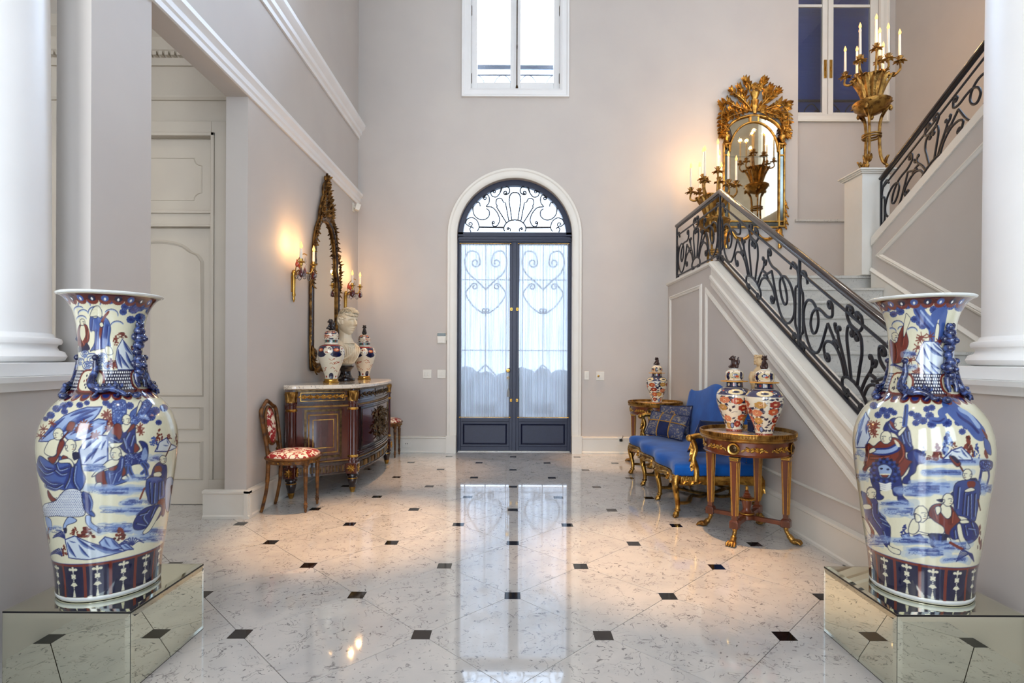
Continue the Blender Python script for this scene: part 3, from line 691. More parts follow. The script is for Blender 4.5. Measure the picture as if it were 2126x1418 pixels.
# ---------------------------------------------------------------- shuttered window in the recess
w2 = thing('window_2', 'white sash window with closed blue shutters above the landing', 'window', (N2, 7.75, N2B), kind='structure')
H2 = N2T-N2B
pts = [(-N2R, 0), (N2R, 0), (N2R, H2), (-N2R, H2)]
MB().rings([[(p[0]+d_[0]*q, y_, p[1]+d_[1]*q) for q, y_ in ((-.005, .01), (0, -.02), (.03, -.035), (.08, -.035), (.09, -.05), (.11, -.05), (.11, 0))] for p, d_ in zip(pts, dirs)], closed=True).build('window_casing', 'trim', w2, smooth=25)
for s_ in (-1, 1):
    x0, x1 = (-N2R, -.004) if s_ < 0 else (.004, N2R)
    g0, g1 = (x0+.11, x1-.075) if s_ < 0 else (x0+.075, x1-.11)
    sh = MB().box(x0, g0, .03, .08, .005, H2).box(g1, x1, .03, .08, .005, H2).box(g0, g1, .03, .08, .005, .05).box(g0, g1, .03, .08, H2-.1, H2)
    zm = px(0, 10, 7.8).z-N2B
    sh.box(g0, g1, .04, .07, zm-.02, zm+.02)
    so = sh.build('sash', 'trim', w2, bevel=.005)
    for za, zb in ((.05, zm-.02), (zm+.02, H2-.1)): MB().box(g0, g1, .052, .057, za, zb).build('pane', 'glass', so, smooth=0)
    kx = s_*.04; kz = px(0, 141, 7.78).z-N2B
    MB().box(kx-.02, kx+.02, .018, .03, kz-.13, kz+.13).box(kx-.006, kx+.006, .0, .02, kz-.03, kz+.03).build('handle_plate', 'brass', so, bevel=.004)
sg = thing('roller_shutter', 'closed blue slatted shutter behind the landing window', 'shutter', (N2, 8.06, N2B))
slat = MB().prism([(-.008, 0), (.006, .004), (.008, .054), (-.006, .053)], 'x', -.8, .8).mesh('slat', 30); slat.materials.append(M['shutter'])
for k in range(48):
    o = bpy.data.objects.new('slat', slat); COL.objects.link(o); o.parent = sg; o.location = (0, 0, -.1+k*.05)
gr = thing('window_guard', 'low dark iron guard outside the landing window', 'railing', (N2, 7.93, N2B))
MB().box(-.71, .71, -.012, .012, .27, .30).build('top_rail', 'dark_iron', gr)
for x_ in (-.45, -.15, .15, .45):
    MB().tube([(x_+p[0], 0, p[1]) for p in wrought([(-.1, .02), (-.1, .15), (0, .24), (.1, .15)], None, (.04, -1))], .008, 6).build('scroll', 'dark_iron', gr)
for x_ in (-.70, .70): MB().box(x_-.01, x_+.01, -.012, .012, 0, .30).build('post', 'dark_iron', gr)

# ---------------------------------------------------------------- stair railings
def railing(name, label, secs, x, toward):
    """secs: list of (y0,y1,z_base0,z_base1,h0,h1) panels; pattern drawn in (u,v), u 0..1 along, v 0..1 from base to top bar"""
    y00 = secs[0][0]; z00 = secs[0][2]
    t = thing(name, label, 'railing', (x, y00, z00))
    hr = []; br_ = []
    for si, (y0, y1, z0, z1, h0, h1) in enumerate(secs):
        ln = abs(y1-y0)
        def P(u, v):
            b_ = z0+(z1-z0)*u; hh = h0+(h1-h0)*u
            return (0, y0+(y1-y0)*u-y00, b_+hh*v-z00)
        def part(pn, uv, r=.0095, m='iron'):
            return MB().tube([P(*p) for p in uv], r, 6, flat=1.25, up=(1, 0, 0)).build(pn, m, t, smooth=60)
        top = .82; hrail = 1.0
        if not hr: hr.append(P(0, hrail)); br_.append(P(0, .02))
        hr.append(P(1, hrail)); br_.append(P(1, .02))
        part('top_bar', [(0.02, top), (1, top)], .009)
        part('lower_bar', [(0.0, .12*top), (1, .12*top)], .009)
        for u_ in (0, 1) if si == 0 else (1,):
            a_, b_ = P(u_, 0), P(u_, .97)
            MB().box(-.0095, .0095, a_[1]-.0095, a_[1]+.0095, a_[2], b_[2]).build('post', 'iron', t, bevel=.002)
        k = .5*ln
        asp = k/((h0+h1)/2*top)        # keeps curls round
        for sg_ in (0, 1):
            def Q(pts): return [((p[0]*.5 if sg_ == 0 else 1-p[0]*.5), p[1]*top) for p in pts]
            def wr(pts, c0=None, c1=None, nm='scroll', r=.0095):
                # drawn with u stretched so the curls stay round
                pp = wrought([(p[0]*asp, p[1]) for p in pts], c0, c1)
                part(nm, Q([(p[0]/asp, p[1]) for p in pp]), r)
            wr([(.17, .93), (.13, 1.04), (.06, 1.03), (.02, .92), (.03, .80), (.075, .73), (.075, .5), (.075, .27), (.03, .20), (.025, .08), (.07, .01), (.11, .08)], (.035, -1) if False else None, (.04, 1))
            wr([(.61, .83), (.66, .92), (.62, .80), (.55, .745), (.46, .745), (.36, .72)], None, None) if False else None
            wr([(.645, .90), (.635, .80), (.55, .745), (.45, .75), (.36, .73), (.27, .62), (.235, .47), (.28, .385), (.345, .44), (.385, .58), (.36, .70), (.27, .765), (.16, .71), (.095, .55), (.105, .36), (.19, .20), (.29, .155), (.41, .26), (.56, .67)], (.055, 1), None)
            part('peak_bar', Q([(.56, .67), (.70, .53), (.74, .50)]))
            wr([(.90, .27), (.83, .45), (.755, .60), (.735, .69), (.745, .74)], None, (.02, -1), 'petal')
            wr([(.735, .66), (.70, .68), (.68, .73)], None, (.014, -1), 'leaf_tip')
            wr([(.78, .55), (.70, .56), (.655, .52)], None, (.014, 1), 'leaf_tip')
            wr([(.86, .25), (.79, .41), (.68, .495), (.56, .46), (.49, .36), (.51, .26)], None, (.055, 1))
            wr([(.955, .29), (.915, .52), (.885, .70), (.90, .84), (.955, .875), (.985, .82)], None, (.03, -1), 'petal')
            wr([(1.0, .885), (.93, .90), (.88, .98), (.895, 1.07), (.945, 1.09)], None, (.035, -1))
            wr([(1.0, .30), (.90, .28), (.82, .21), (.82, .12), (.87, .075)], None, (.04, 1))
    MB().tube(hr, .026, 12, flat=1.15, up=(0, 0, 1)).build('handrail', 'handrail', t, smooth=60)
    MB().tube([(p[0], p[1], p[2]-.03) for p in hr], .012, 6).build('handrail_core', 'iron', t)
    MB().tube(br_, .014, 8, flat=1.3, up=(0, 0, 1)).build('base_rail', 'iron', t)
    return t
XRL = 2.22
def hl(y): return 3.11-.61*(5.85-y)
railing('stair_railing', 'black wrought iron railing with wooden handrail on the lower flight and landing', [
    (7.40, 5.85, 2.36, 2.36, .76, .75), (5.85, 4.22, 2.36, rail_h(4.22), .75, hl(4.22)-rail_h(4.22)),
    (4.22, 2.86, rail_h(4.22), rail_h(2.86), hl(4.22)-rail_h(4.22), hl(2.86)-rail_h(2.86))], XRL, 1)
def uh(y): return 3.19+.59*(5.85-y)
railing('stair_railing', 'black wrought iron railing climbing the upper flight', [
    (5.86, 4.45, up_h(5.86)-.05, up_h(4.45)-.04, .62, .60), (4.45, 3.0, up_h(4.45)-.04, up_h(3.0)-.04, .60, .58)], 3.96, 1)
# ---------------------------------------------------------------- painted porcelain
class Canvas:
    """a small raster on which the glaze painting is laid out before it is stored on the mesh"""
    def __init__(s, w, h, col): s.w, s.h = w, h; s.a = np.empty((h, w, 3)); s.a[:] = col
    def _mix(s, x0, x1, y0, y1, m, col, al):
        sub = s.a[y0:y1, x0:x1]; k = (m*al)[..., None]; sub[:] = sub*(1-k)+np.array(col, float)*k
    def _bb(s, P, pad=0):
        x0 = max(0, int(min(p[0] for p in P)-pad)); x1 = min(s.w, int(max(p[0] for p in P)+pad)+2)
        y0 = max(0, int(min(p[1] for p in P)-pad)); y1 = min(s.h, int(max(p[1] for p in P)+pad)+2)
        return x0, x1, y0, y1
    def poly(s, P, col, al=1.0):
        x0, x1, y0, y1 = s._bb(P)
        if x1 <= x0 or y1 <= y0: return
        X, Y = np.meshgrid(np.arange(x0, x1)+.5, np.arange(y0, y1)+.5); m = np.zeros(X.shape, bool)
        n = len(P)
        for i in range(n):
            xa, ya = P[i]; xb, yb_ = P[(i+1) % n]
            if ya == yb_: continue
            c = (Y < ya) != (Y < yb_); m ^= c & (X < (xb-xa)*(Y-ya)/(yb_-ya)+xa)
        s._mix(x0, x1, y0, y1, m.astype(float), col, al)
    def line(s, P, wd, col, al=1.0):
        for a, b in zip(P, P[1:]):
            x0, x1, y0, y1 = s._bb((a, b), wd)
            if x1 <= x0 or y1 <= y0: continue
            X, Y = np.meshgrid(np.arange(x0, x1)+.5, np.arange(y0, y1)+.5)
            d = np.array(b, float)-np.array(a, float); L = max(d@d, 1e-9)
            t = np.clip(((X-a[0])*d[0]+(Y-a[1])*d[1])/L, 0, 1)
            q = np.hypot(X-a[0]-t*d[0], Y-a[1]-t*d[1])
            s._mix(x0, x1, y0, y1, np.clip(wd/2-q+.5, 0, 1), col, al)
    def half(s):
        a = s.a; return (a[0::2, 0::2]+a[1::2, 0::2]+a[0::2, 1::2]+a[1::2, 1::2])/4
CREAM = (211, 206, 176); NAVY = (14, 17, 52); BLUE = (22, 36, 98); MID = (58, 82, 140); PALE = (140, 160, 192); RED = (108, 42, 30); DRED = (76, 24, 18); INK = (30, 34, 62)
VPROF = [(0, .180), (.02, .184), (.06, .186), (.12, .191), (.17, .199), (.23, .207), (.297, .216), (.353, .222), (.41, .229), (.47, .237), (.53, .243), (.61, .2485), (.66, .246), (.69, .241), (.735, .228), (.775, .208), (.805, .185), (.83, .160), (.85, .142), (.875, .131), (.93, .1165), (.98, .113), (1.05, .1145), (1.10, .118), (1.15, .124), (1.19, .134), (1.22, .148), (1.245, .166), (1.257, .186)]
VPROF = [(h_*.986, r_) for h_, r_ in VPROF]
_vh = np.array([p[0] for p in VPROF]); _vr = np.array([p[1] for p in VPROF])
_ch = np.array(cr(VPROF, 6)); VH = 1.257*.986
def vr(h): return np.interp(h, _ch[:, 0], _ch[:, 1])
VASE = {'L': (-1.735, 2.345, .3155), 'R': (1.757, 2.345, .3155)}

class Painter:
    def __init__(s, key, seed):
        s.c = VASE[key]; s.rng = random.Random(seed)
        s.phi = math.atan2(-s.c[1], -s.c[0]); s.W, s.H = 1160, 1040       # full turn x height, doubled
        s.cv = Canvas(s.W, s.H, CREAM)
        z = {'L': {1: (60, 590, .1763), 2: (60, 820, .1505), 3: (60, 980, .1974)}, 'R': {1: (1760, 600, .1763), 2: (1760, 830, .1505), 3: (1760, 1000, .1974)}}
        s.z = z[key]
        A, Hh = np.meshgrid(np.linspace(-1.45, 1.45, 90), np.linspace(0.01, 1.24, 110)); s.A, s.Hg = A.ravel(), Hh.ravel()
        s.PX, s.PY = s.proj(s.A, s.Hg)
    def proj(s, a, h):
        r = vr(h); X = s.c[0]+r*np.cos(s.phi+a); Y = s.c[1]+r*np.sin(s.phi+a); Z = s.c[2]+h
        x = (X)*FPX/Y; y = -(Z-CH)*FPX/Y
        return VX+x-ROLL*y, VY+y+ROLL*x
    def inv(s, x, y):
        i = int(np.argmin((s.PX-x)**2+(s.PY-y)**2)); a, h = s.A[i], s.Hg[i]
        for _ in range(3):
            p = s.proj(a, h); pa = s.proj(a+.01, h); ph = s.proj(a, h+.004)
            J = np.array([[(pa[0]-p[0])/.01, (ph[0]-p[0])/.004], [(pa[1]-p[1])/.01, (ph[1]-p[1])/.004]])
            if abs(np.linalg.det(J)) < 1e-3: break
            d = np.linalg.solve(J, np.array([x-p[0], y-p[1]])); d = np.clip(d, -.08, .08)
            a, h = float(np.clip(a+d[0], -1.5, 1.5)), float(np.clip(h+d[1], 0, 1.25))
        return a, h
    def T(s, zone, pts):
        x0, y0, k = s.z[zone]; out = []
        for p in pts:
            a, h = s.inv(x0+p[0]*k, y0+p[1]*k); out.append((s.W/2+a/(2*PI)*s.W, h/VH*s.H))
        return out
    def p(s, zone, col, pts, al=1.0, edge=None, smooth=True, wd=2.2):
        q = [tuple(v) for v in cr(pts, 4, True)] if smooth else list(pts)
        t = s.T(zone, q); s.cv.poly(t, col, al)
        if edge: s.cv.line(t+t[:1], wd, edge)
    def l(s, zone, col, wd, pts, al=1.0, smooth=True):
        q = [tuple(v) for v in cr(pts, 4)] if smooth and len(pts) > 2 else list(pts)
        s.cv.line(s.T(zone, q), wd, col, al)
    def ov(s, zone, col, x, y, rx, ry=None, al=1.0, edge=None, wd=2.0):
        ry = ry or rx; s.p(zone, col, [(x+rx*math.cos(t*PI/5), y+ry*math.sin(t*PI/5)) for t in range(10)], al, edge, False, wd)
    def head(s, z, x, y, r, f=1, beard=False):
        s.ov(z, CREAM, x, y, r, r*1.18, edge=INK, wd=2.0)
        s.l(z, INK, 1.7, [(x+f*r*.05, y-r*.15), (x+f*r*.4, y-r*.22)], smooth=False); s.l(z, INK, 1.7, [(x+f*r*.5, y-r*.2), (x+f*r*.75, y-r*.12)], smooth=False)
        s.l(z, INK, 1.5, [(x+f*r*.5, y), (x+f*r*.62, y+r*.3), (x+f*r*.45, y+r*.34)], smooth=False); s.l(z, DRED, 1.8, [(x+f*r*.3, y+r*.62), (x+f*r*.6, y+r*.6)], smooth=False)
        s.ov(z, CREAM, x-f*r*.75, y+r*.2, r*.2, r*.32, edge=INK, wd=1.4)
        if beard: s.p(z, (200, 200, 190), [(x, y+r*.5), (x+f*r*.8, y+r*.5), (x+f*r*.5, y+r*1.7)], edge=INK)
    def pine(s, z, pts):
        for x, y, r in pts:
            s.ov(z, MID, x, y, r, r*.85)
            for k in range(9):
                a = k*2*PI/9+.3; s.l(z, BLUE, 3.2, [(x, y), (x+r*.9*math.cos(a), y+r*.8*math.sin(a))], .8, False)
            s.ov(z, BLUE, x, y, r*.35, r*.3, .8)
    def bush(s, z, x, y, w, h, col=RED, n=26):
        for k in range(n):
            t = s.rng.random(); hw = w*(1-t*.85); s.ov(z, col if s.rng.random() < .7 else (DRED if col == RED else BLUE), x+s.rng.uniform(-hw, hw), y-h*t, w*.2, h*.09)
    def star(s, z, x, y, r):
        for k in range(7):
            a = k*2*PI/7+s.rng.random()*.4; s.l(z, RED, 4.0, [(x, y), (x+r*math.cos(a), y+r*math.sin(a))], .95, False)
        s.ov(z, RED, x, y, r*.35)
    def ground(s, z, x0, x1, y, dy, n=14):
        for k in range(n//2):
            xa = s.rng.uniform(x0-60, x1-40); s.l(z, PALE, s.rng.uniform(14, 26), [(xa, y+s.rng.uniform(-dy, dy)), (xa+(x1-x0)*.4, y+s.rng.uniform(-dy, dy))], .38, False)
        for k in range(n):
            xa = s.rng.uniform(x0, x1); L = (x1-x0)*s.rng.uniform(.15, .45); yy = y+s.rng.uniform(-dy, dy)
            s.l(z, MID if s.rng.random() < .6 else BLUE, s.rng.uniform(2, 6), [(xa, yy), (min(x1, xa+L), yy+s.rng.uniform(-4, 4))], s.rng.uniform(.25, .6), False)
        for k in range(n*2): s.ov(z, BLUE, s.rng.uniform(x0, x1), y+s.rng.uniform(-dy, dy)*.6, 7, 3, .6)
    def rock(s, z, pts, streaks, col=PALE):
        s.p(z, col, pts, edge=BLUE, smooth=False, wd=3.5)
        for a, b in streaks:
            dx, dy = b[0]-a[0], b[1]-a[1]; L = math.hypot(dx, dy); nx, ny = -dy/L, dx/L
            s.p(z, BLUE, [a, (a[0]+dx*.5+nx*L*.09, a[1]+dy*.5+ny*L*.09), b, (a[0]+dx*.4-nx*L*.02, a[1]+dy*.4-ny*L*.02)], .9)
            s.p(z, MID, [a, (a[0]+dx*.5+nx*L*.17, a[1]+dy*.5+ny*L*.17), b, (a[0]+dx*.5+nx*L*.05, a[1]+dy*.5+ny*L*.05)], .6)
    def robe(s, z, pts, col=MID, folds=(), fc=NAVY, hi=PALE):
        s.p(z, col, pts, edge=INK, wd=2.4)
        for f in folds:
            s.l(z, BLUE if col != RED else DRED, 17, [(p[0]-8, p[1]) for p in f], .45); s.l(z, fc, 5.5, f, .95); s.l(z, hi, 3.0, [(p[0]+11, p[1]+3) for p in f], .85)
    def cloud(s, z, arcs):
        for (x, y, r, a0, a1) in arcs:
            P = [(x+r*math.cos(math.radians(a0+(a1-a0)*i/8)), y-r*.8*math.sin(math.radians(a0+(a1-a0)*i/8))) for i in range(9)]
            s.l(z, PALE, 6, [(p[0], p[1]+6) for p in P], .6, False); s.l(z, BLUE, 2.6, P, 1, False)
    def hof(s, zone, x, y):
        x0, y0, k = s.z[zone]; return s.inv(x0+x*k, y0+y*k)
    def bands(s):
        """borders that run round the whole vase"""
        W, H = s.W, s.H; cv = s.cv
        def row(h): return h/1.257*H
        ft, bt = row(.022), row(.155)
        cv.poly([(0, ft), (W, ft), (W, bt), (0, bt)], NAVY)
        cv.line([(0, bt), (W, bt)], 8, RED); cv.line([(0, bt+5), (W, bt+5)], 2.5, BLUE)
        n = 14; pw = W/n
        for k in range(n+1):
            x = k*pw; cv.line([(x, ft), (x, bt)], 11, RED)
        for k in range(n):
            x = (k+.5)*pw; d = (bt-ft)
            def E(fx, fy, rx, ry): cv.poly([(x+fx*pw+rx*pw*math.cos(t*PI/6), ft+fy*d+ry*d*math.sin(t*PI/6)) for t in range(12)], CREAM)
            E(0, .86, .07, .06); E(-.13, .87, .08, .045); E(.13, .87, .08, .045); E(0, .93, .05, .03)
            for f in (.78, .73, .55, .5): E(0, f, .03, .02)
            E(0, .65, .10, .05); E(-.06, .69, .05, .03); E(.06, .69, .05, .03); E(-.06, .6, .05, .03); E(.06, .6, .05, .03)
            cv.poly([(x-.17*pw, ft+.37*d), (x-.07*pw, ft+.35*d), (x, ft+.31*d), (x+.07*pw, ft+.35*d), (x+.17*pw, ft+.37*d), (x+.06*pw, ft+.46*d), (x-.06*pw, ft+.46*d)], CREAM)
            E(0, .28, .03, .02)
            cv.poly([(x-.07*pw, ft+.01*d), (x+.07*pw, ft+.01*d), (x+.03*pw, ft+.2*d), (x, ft+.27*d), (x-.03*pw, ft+.2*d)], CREAM)
        # shoulder scallops, collar net and cartouches, rim scallops
        c0, c1 = row(.852), row(.934)
        cv.poly([(0, row(.836)), (W, row(.836)), (W, c0), (0, c0)], DRED)
        m = 28
        for k in range(m):
            x = (k+.5)*W/m; cv.poly([(x+W/m*.5*math.cos(t*PI/8), row(.836)-20*math.sin(t*PI/8)) for t in range(9)], RED)
            cv.poly([(x+W/m*.36*math.cos(t*PI/8), row(.838)-13*math.sin(t*PI/8)) for t in range(9)], BLUE)
        cv.poly([(0, c0), (W, c0), (W, c1), (0, c1)], NAVY)
        nx, ny = 92, 6
        for j in range(ny):
            for i in range(nx):
                x = (i+.5*(j % 2)+.25)*W/nx; y = c0+(j+.5)*(c1-c0)/ny
                cv.poly([(x+4.2*math.cos(t*PI/4), y+3.6*math.sin(t*PI/4)) for t in range(8)], (226, 224, 214))
        cv.line([(0, c1), (W, c1)], 3, INK)
        for k in range(4):
            x = (k+.62)*W/4; hw, hh = W*.058, (c1-c0)*.5; y = (c0+c1)/2
            P = lambda q: [(x+hw*q*math.copysign(abs(math.cos(t*PI/10))**.7, math.cos(t*PI/10)), y+hh*q*math.copysign(abs(math.sin(t*PI/10))**.7, math.sin(t*PI/10))) for t in range(20)]
            cv.poly(P(1.18), RED); cv.poly(P(1.0), CREAM)
            for q in range(26):
                a, b = s.rng.uniform(-.6, .6), s.rng.uniform(-.7, .7); cx, cy = x+a*hw, y+b*hh
                cv.poly([(cx+4.5*math.cos(t*PI/4), cy+4.5*math.sin(t*PI/4)) for t in range(8)], RED if abs(a)+abs(b) < .6 else NAVY)
        r0 = row(1.226); cv.poly([(0, r0), (W, r0), (W, H), (0, H)], DRED)
        m = 22
        for k in range(m):
            x = (k+.5)*W/m; cv.poly([(x+W/m*.5*math.cos(t*PI/8), r0-15*math.sin(t*PI/8)) for t in range(9)], RED)
            cv.poly([(x+W/m*.3*math.cos(t*PI/5), r0+5+10*math.sin(t*PI/5)) for t in range(10)], NAVY if k % 2 else MID)
            cv.poly([(x+5*math.cos(t*PI/4), r0+3+5*math.sin(t*PI/4)) for t in range(8)], (226, 224, 214))
        cv.poly([(0, row(1.250)), (W, row(1.250)), (W, H), (0, H)], CREAM)
    def wrap(s):
        """the far side carries the same scenes: copy the painted half round the back"""
        a = s.cv.a; W = s.W; q = W//4
        body = slice(int(.16/1.257*s.H), int(1.22/1.257*s.H))
        f = a[body, q:3*q].copy(); a[body, 3*q:] = f[:, :q+(W-4*q)]; a[body, :q] = f[:, q:2*q]

def paint_left():
    s = Painter('L', 3)
    z = 1
    s.cloud(z, [(650, 250, 70, 20, 190), (800, 230, 80, 0, 200), (900, 240, 60, 20, 180), (780, 330, 80, 0, 180), (970, 360, 80, -10, 150), (640, 350, 60, 10, 190), (590, 310, 60, 40, 200), (1040, 500, 80, 30, 160), (620, 420, 60, 20, 170), (500, 240, 50, 0, 100)])
    s.pine(z, [(960, 200, 45), (1020, 190, 50), (1130, 270, 48), (1110, 330, 46), (1210, 200, 60), (1230, 300, 62), (1200, 420, 54), (1300, 270, 66), (1310, 400, 66), (1380, 250, 60), (1420, 330, 50)])
    s.l(z, BLUE, 7, [(1180, 320), (1250, 240), (1330, 220)])
    s.robe(z, [(600, 480), (570, 560), (580, 720), (640, 740), (700, 680), (715, 600), (690, 500), (650, 470)], RED, [[(600, 520), (610, 640), (640, 720)], [(690, 540), (680, 640)]], DRED, (190, 110, 90))
    s.p(z, CREAM, [(610, 500), (650, 490), (665, 600), (630, 670), (605, 600)]); s.head(z, 630, 450, 34)
    s.p(z, NAVY, [(590, 740), (640, 745), (680, 690), (720, 770), (640, 790), (580, 800)])
    s.robe(z, [(860, 380), (930, 420), (965, 520), (950, 640), (960, 740), (880, 760), (760, 780), (720, 790), (770, 700), (775, 560), (720, 540), (720, 400), (780, 370)], MID, [[(880, 450), (860, 600), (850, 750)], [(930, 500), (910, 700)], [(800, 560), (790, 760)], [(750, 420), (740, 540)]], BLUE)
    s.p(z, RED, [(930, 320), (945, 340), (880, 440), (850, 630), (825, 620), (850, 430)]); s.head(z, 780, 350, 46, -1); s.p(z, CREAM, [(720, 380), (760, 280), (820, 260), (860, 330), (850, 400), (800, 380)], .9, INK)
    s.p(z, CREAM, [(830, 470), (860, 450), (880, 490), (850, 510)], 1, INK)
    s.p(z, CREAM, [(900, 740), (960, 740), (990, 820), (920, 830)], 1, INK)
    for (x, y, r) in ((740, 890, 95), (600, 910, 50), (860, 860, 60), (690, 960, 60), (830, 950, 60), (930, 960, 50), (660, 820, 50)):
        s.cloud(z, [(x, y, r, 0, 300), (x, y, r*.6, 40, 330), (x, y, r*.28, 90, 400)])
    s.bush(z, 1090, 640, 90, 70); s.bush(z, 1020, 720, 40, 110); s.bush(z, 1215, 790, 34, 60); s.bush(z, 970, 980, 60, 110); s.bush(z, 1010, 1000, 50, 100)
    s.rock(z, [(1100, 650), (1230, 830), (1240, 1010), (1050, 1010), (1020, 880), (1040, 760)], [((1110, 670), (1220, 840)), ((1050, 760), (1100, 1000)), ((1070, 820), (1190, 1000)), ((1140, 790), (1230, 980))], (200, 206, 206))
    z = 2
    s.pine(z, [(380, 190, 60), (480, 150, 60), (300, 280, 60), (560, 130, 50), (230, 330, 40), (490, 230, 50), (700, 140, 50), (800, 110, 40), (1060, 110, 50), (1120, 150, 50), (1390, 150, 60), (1600, 350, 60), (1680, 300, 70), (1740, 220, 70), (1640, 230, 60), (1790, 380, 45), (1560, 260, 50), (1860, 180, 60)])
    s.rock(z, [(1010, 165), (960, 260), (900, 330), (560, 560), (300, 640), (130, 640), (200, 560), (330, 420), (480, 290), (640, 220), (800, 170), (900, 170)], [((960, 190), (640, 340)), ((900, 270), (480, 470)), ((760, 330), (400, 560)), ((500, 310), (240, 560)), ((860, 200), (560, 300)), ((380, 440), (180, 620))])
    s.rock(z, [(1080, 350), (1070, 480), (1000, 560), (700, 620), (560, 640), (480, 560), (760, 420), (960, 330)], [((1060, 380), (760, 560)), ((1000, 420), (640, 610)), ((900, 380), (560, 560))])
    s.rock(z, [(1090, 560), (1090, 900), (1040, 960), (720, 960), (690, 760), (780, 620), (960, 560)], [((960, 590), (760, 760)), ((1000, 640), (860, 900)), ((930, 760), (760, 950)), ((1070, 620), (1000, 760)), ((1080, 840), (880, 950))], (188, 198, 212))
    for x, y, r in ((1080, 260, 60), (1120, 330, 70), (1140, 400, 60), (1100, 460, 50), (1050, 280, 50), (760, 400, 60), (720, 450, 60), (820, 430, 50), (680, 480, 46), (930, 550, 60), (890, 560, 40), (320, 390, 50), (200, 470, 60), (160, 560, 60), (1530, 450, 60), (1540, 510, 50)): s.star(z, x, y, r)
    s.p(z, MID, [(1160, 90), (1330, 80), (1340, 300), (1290, 400), (1170, 400), (1150, 240)], 1, BLUE)
    s.p(z, MID, [(1640, 60), (1700, 140), (1560, 330), (1460, 420), (1400, 380), (1400, 250), (1500, 160)], 1, BLUE)
    for k in range(150):
        x, y = s.rng.uniform(1160, 1330), s.rng.uniform(100, 390); s.ov(z, BLUE if s.rng.random() < .6 else PALE, x, y, 9, 7, .8)
        t = s.rng.random(); s.ov(z, BLUE if s.rng.random() < .6 else PALE, 1640-200*t+s.rng.uniform(-60, 60), 90+280*t, 9, 7, .8)
    s.p(z, CREAM, [(1540, 80), (1560, 120), (1510, 230), (1480, 290), (1500, 160)], 1, INK)
    # seated elder under the tree
    s.robe(z, [(1200, 400), (1280, 500), (1450, 400), (1470, 560), (1480, 700), (1440, 800), (1340, 800), (1240, 700), (1120, 640), (1090, 560), (1150, 470)], BLUE, [[(1380, 520), (1330, 640), (1380, 780)], [(1440, 560), (1400, 700)], [(1150, 540), (1250, 620)], [(1120, 590), (1230, 650)], [(1300, 600), (1340, 740)]])
    s.p(z, RED, [(1190, 400), (1270, 410), (1290, 520), (1250, 620), (1190, 560), (1130, 520)], 1, INK); s.p(z, RED, [(1450, 400), (1460, 450), (1350, 530), (1400, 430)], 1, INK)
    s.p(z, CREAM, [(1290, 410), (1400, 410), (1340, 500), (1300, 510)]); s.head(z, 1345, 340, 62, 1)
    s.p(z, RED, [(1460, 660), (1530, 740), (1450, 800)], 1, INK); s.p(z, CREAM, [(1110, 670), (1240, 660), (1300, 660), (1240, 710), (1150, 740)], 1, INK)
    # spotted deer
    s.p(z, BLUE, [(1330, 830), (1500, 800), (1570, 760), (1540, 680), (1520, 640), (1580, 640), (1640, 700), (1640, 860), (1600, 940), (1450, 960), (1360, 1000), (1310, 920)], 1, INK)
    s.p(z, PALE, [(1600, 720), (1635, 800), (1620, 880), (1560, 900), (1560, 800)], .8)
    for k in range(90): s.ov(z, PALE, s.rng.uniform(1330, 1630), s.rng.uniform(790, 950), 7, 6, .75)
    for pts in ([(1380, 980), (1400, 1060), (1440, 1130)], [(1590, 930), (1640, 990), (1560, 1080)], [(1560, 940), (1610, 1010), (1630, 1110)], [(1350, 980), (1340, 1080)]): s.l(z, MID, 12, pts); s.l(z, INK, 3, pts)
    # kneeling figure
    s.robe(z, [(1270, 840), (1320, 880), (1310, 1000), (1340, 1090), (1370, 1180), (1180, 1250), (1080, 1270), (1040, 1060), (1200, 1040), (1230, 960), (1240, 880)], MID, [[(1280, 880), (1250, 1040), (1100, 1100)], [(1300, 1040), (1230, 1180)], [(1100, 1070), (1120, 1230)], [(1200, 1080), (1150, 1220)]], BLUE)
    s.p(z, RED, [(930, 1060), (1040, 1050), (1060, 1160), (1090, 1270), (1000, 1270), (930, 1200)], 1, INK); s.p(z, RED, [(1110, 1000), (1220, 970), (1190, 1040), (1110, 1040)], 1, INK); s.p(z, RED, [(1310, 980), (1340, 1080), (1280, 1120)], 1, INK)
    s.p(z, CREAM, [(1110, 900), (1240, 880), (1220, 960), (1100, 1010), (980, 1060), (900, 1120), (870, 1120), (960, 1020)], 1, INK); s.head(z, 1200, 810, 78, -1)
    s.p(z, CREAM, [(1280, 1140), (1340, 1110), (1370, 1160), (1300, 1170)], 1, INK); s.p(z, CREAM, [(930, 1220), (1000, 1210), (1000, 1270), (910, 1290)], 1, INK)
    s.ground(z, 740, 1060, 1010, 40, 12); s.ground(z, 1380, 1620, 1150, 20, 10); s.ground(z, 800, 1600, 1290, 20, 16); s.ground(z, 1640, 1800, 880, 30, 10)
    s.bush(z, 1800, 640, 60, 170); s.bush(z, 1720, 700, 70, 130, MID); s.bush(z, 1930, 620, 50, 80); s.bush(z, 2030, 680, 24, 150)
    s.rock(z, [(1740, 780), (1800, 650), (1900, 590), (1960, 680), (2040, 720), (1900, 780)], [((1800, 660), (1770, 770)), ((1900, 610), (1940, 690)), ((1850, 690), (1930, 700))], (206, 210, 208))
    # standing monk on the right
    s.robe(z, [(1790, 930), (1720, 1000), (1690, 1100), (1650, 1160), (1640, 1320), (1780, 1330), (1860, 1320), (1900, 1150), (1900, 980), (1850, 960)], BLUE, [[(1720, 1120), (1740, 1310)], [(1790, 1130), (1790, 1310)], [(1850, 1130), (1840, 1310)], [(1690, 1130), (1690, 1300)]], NAVY, MID)
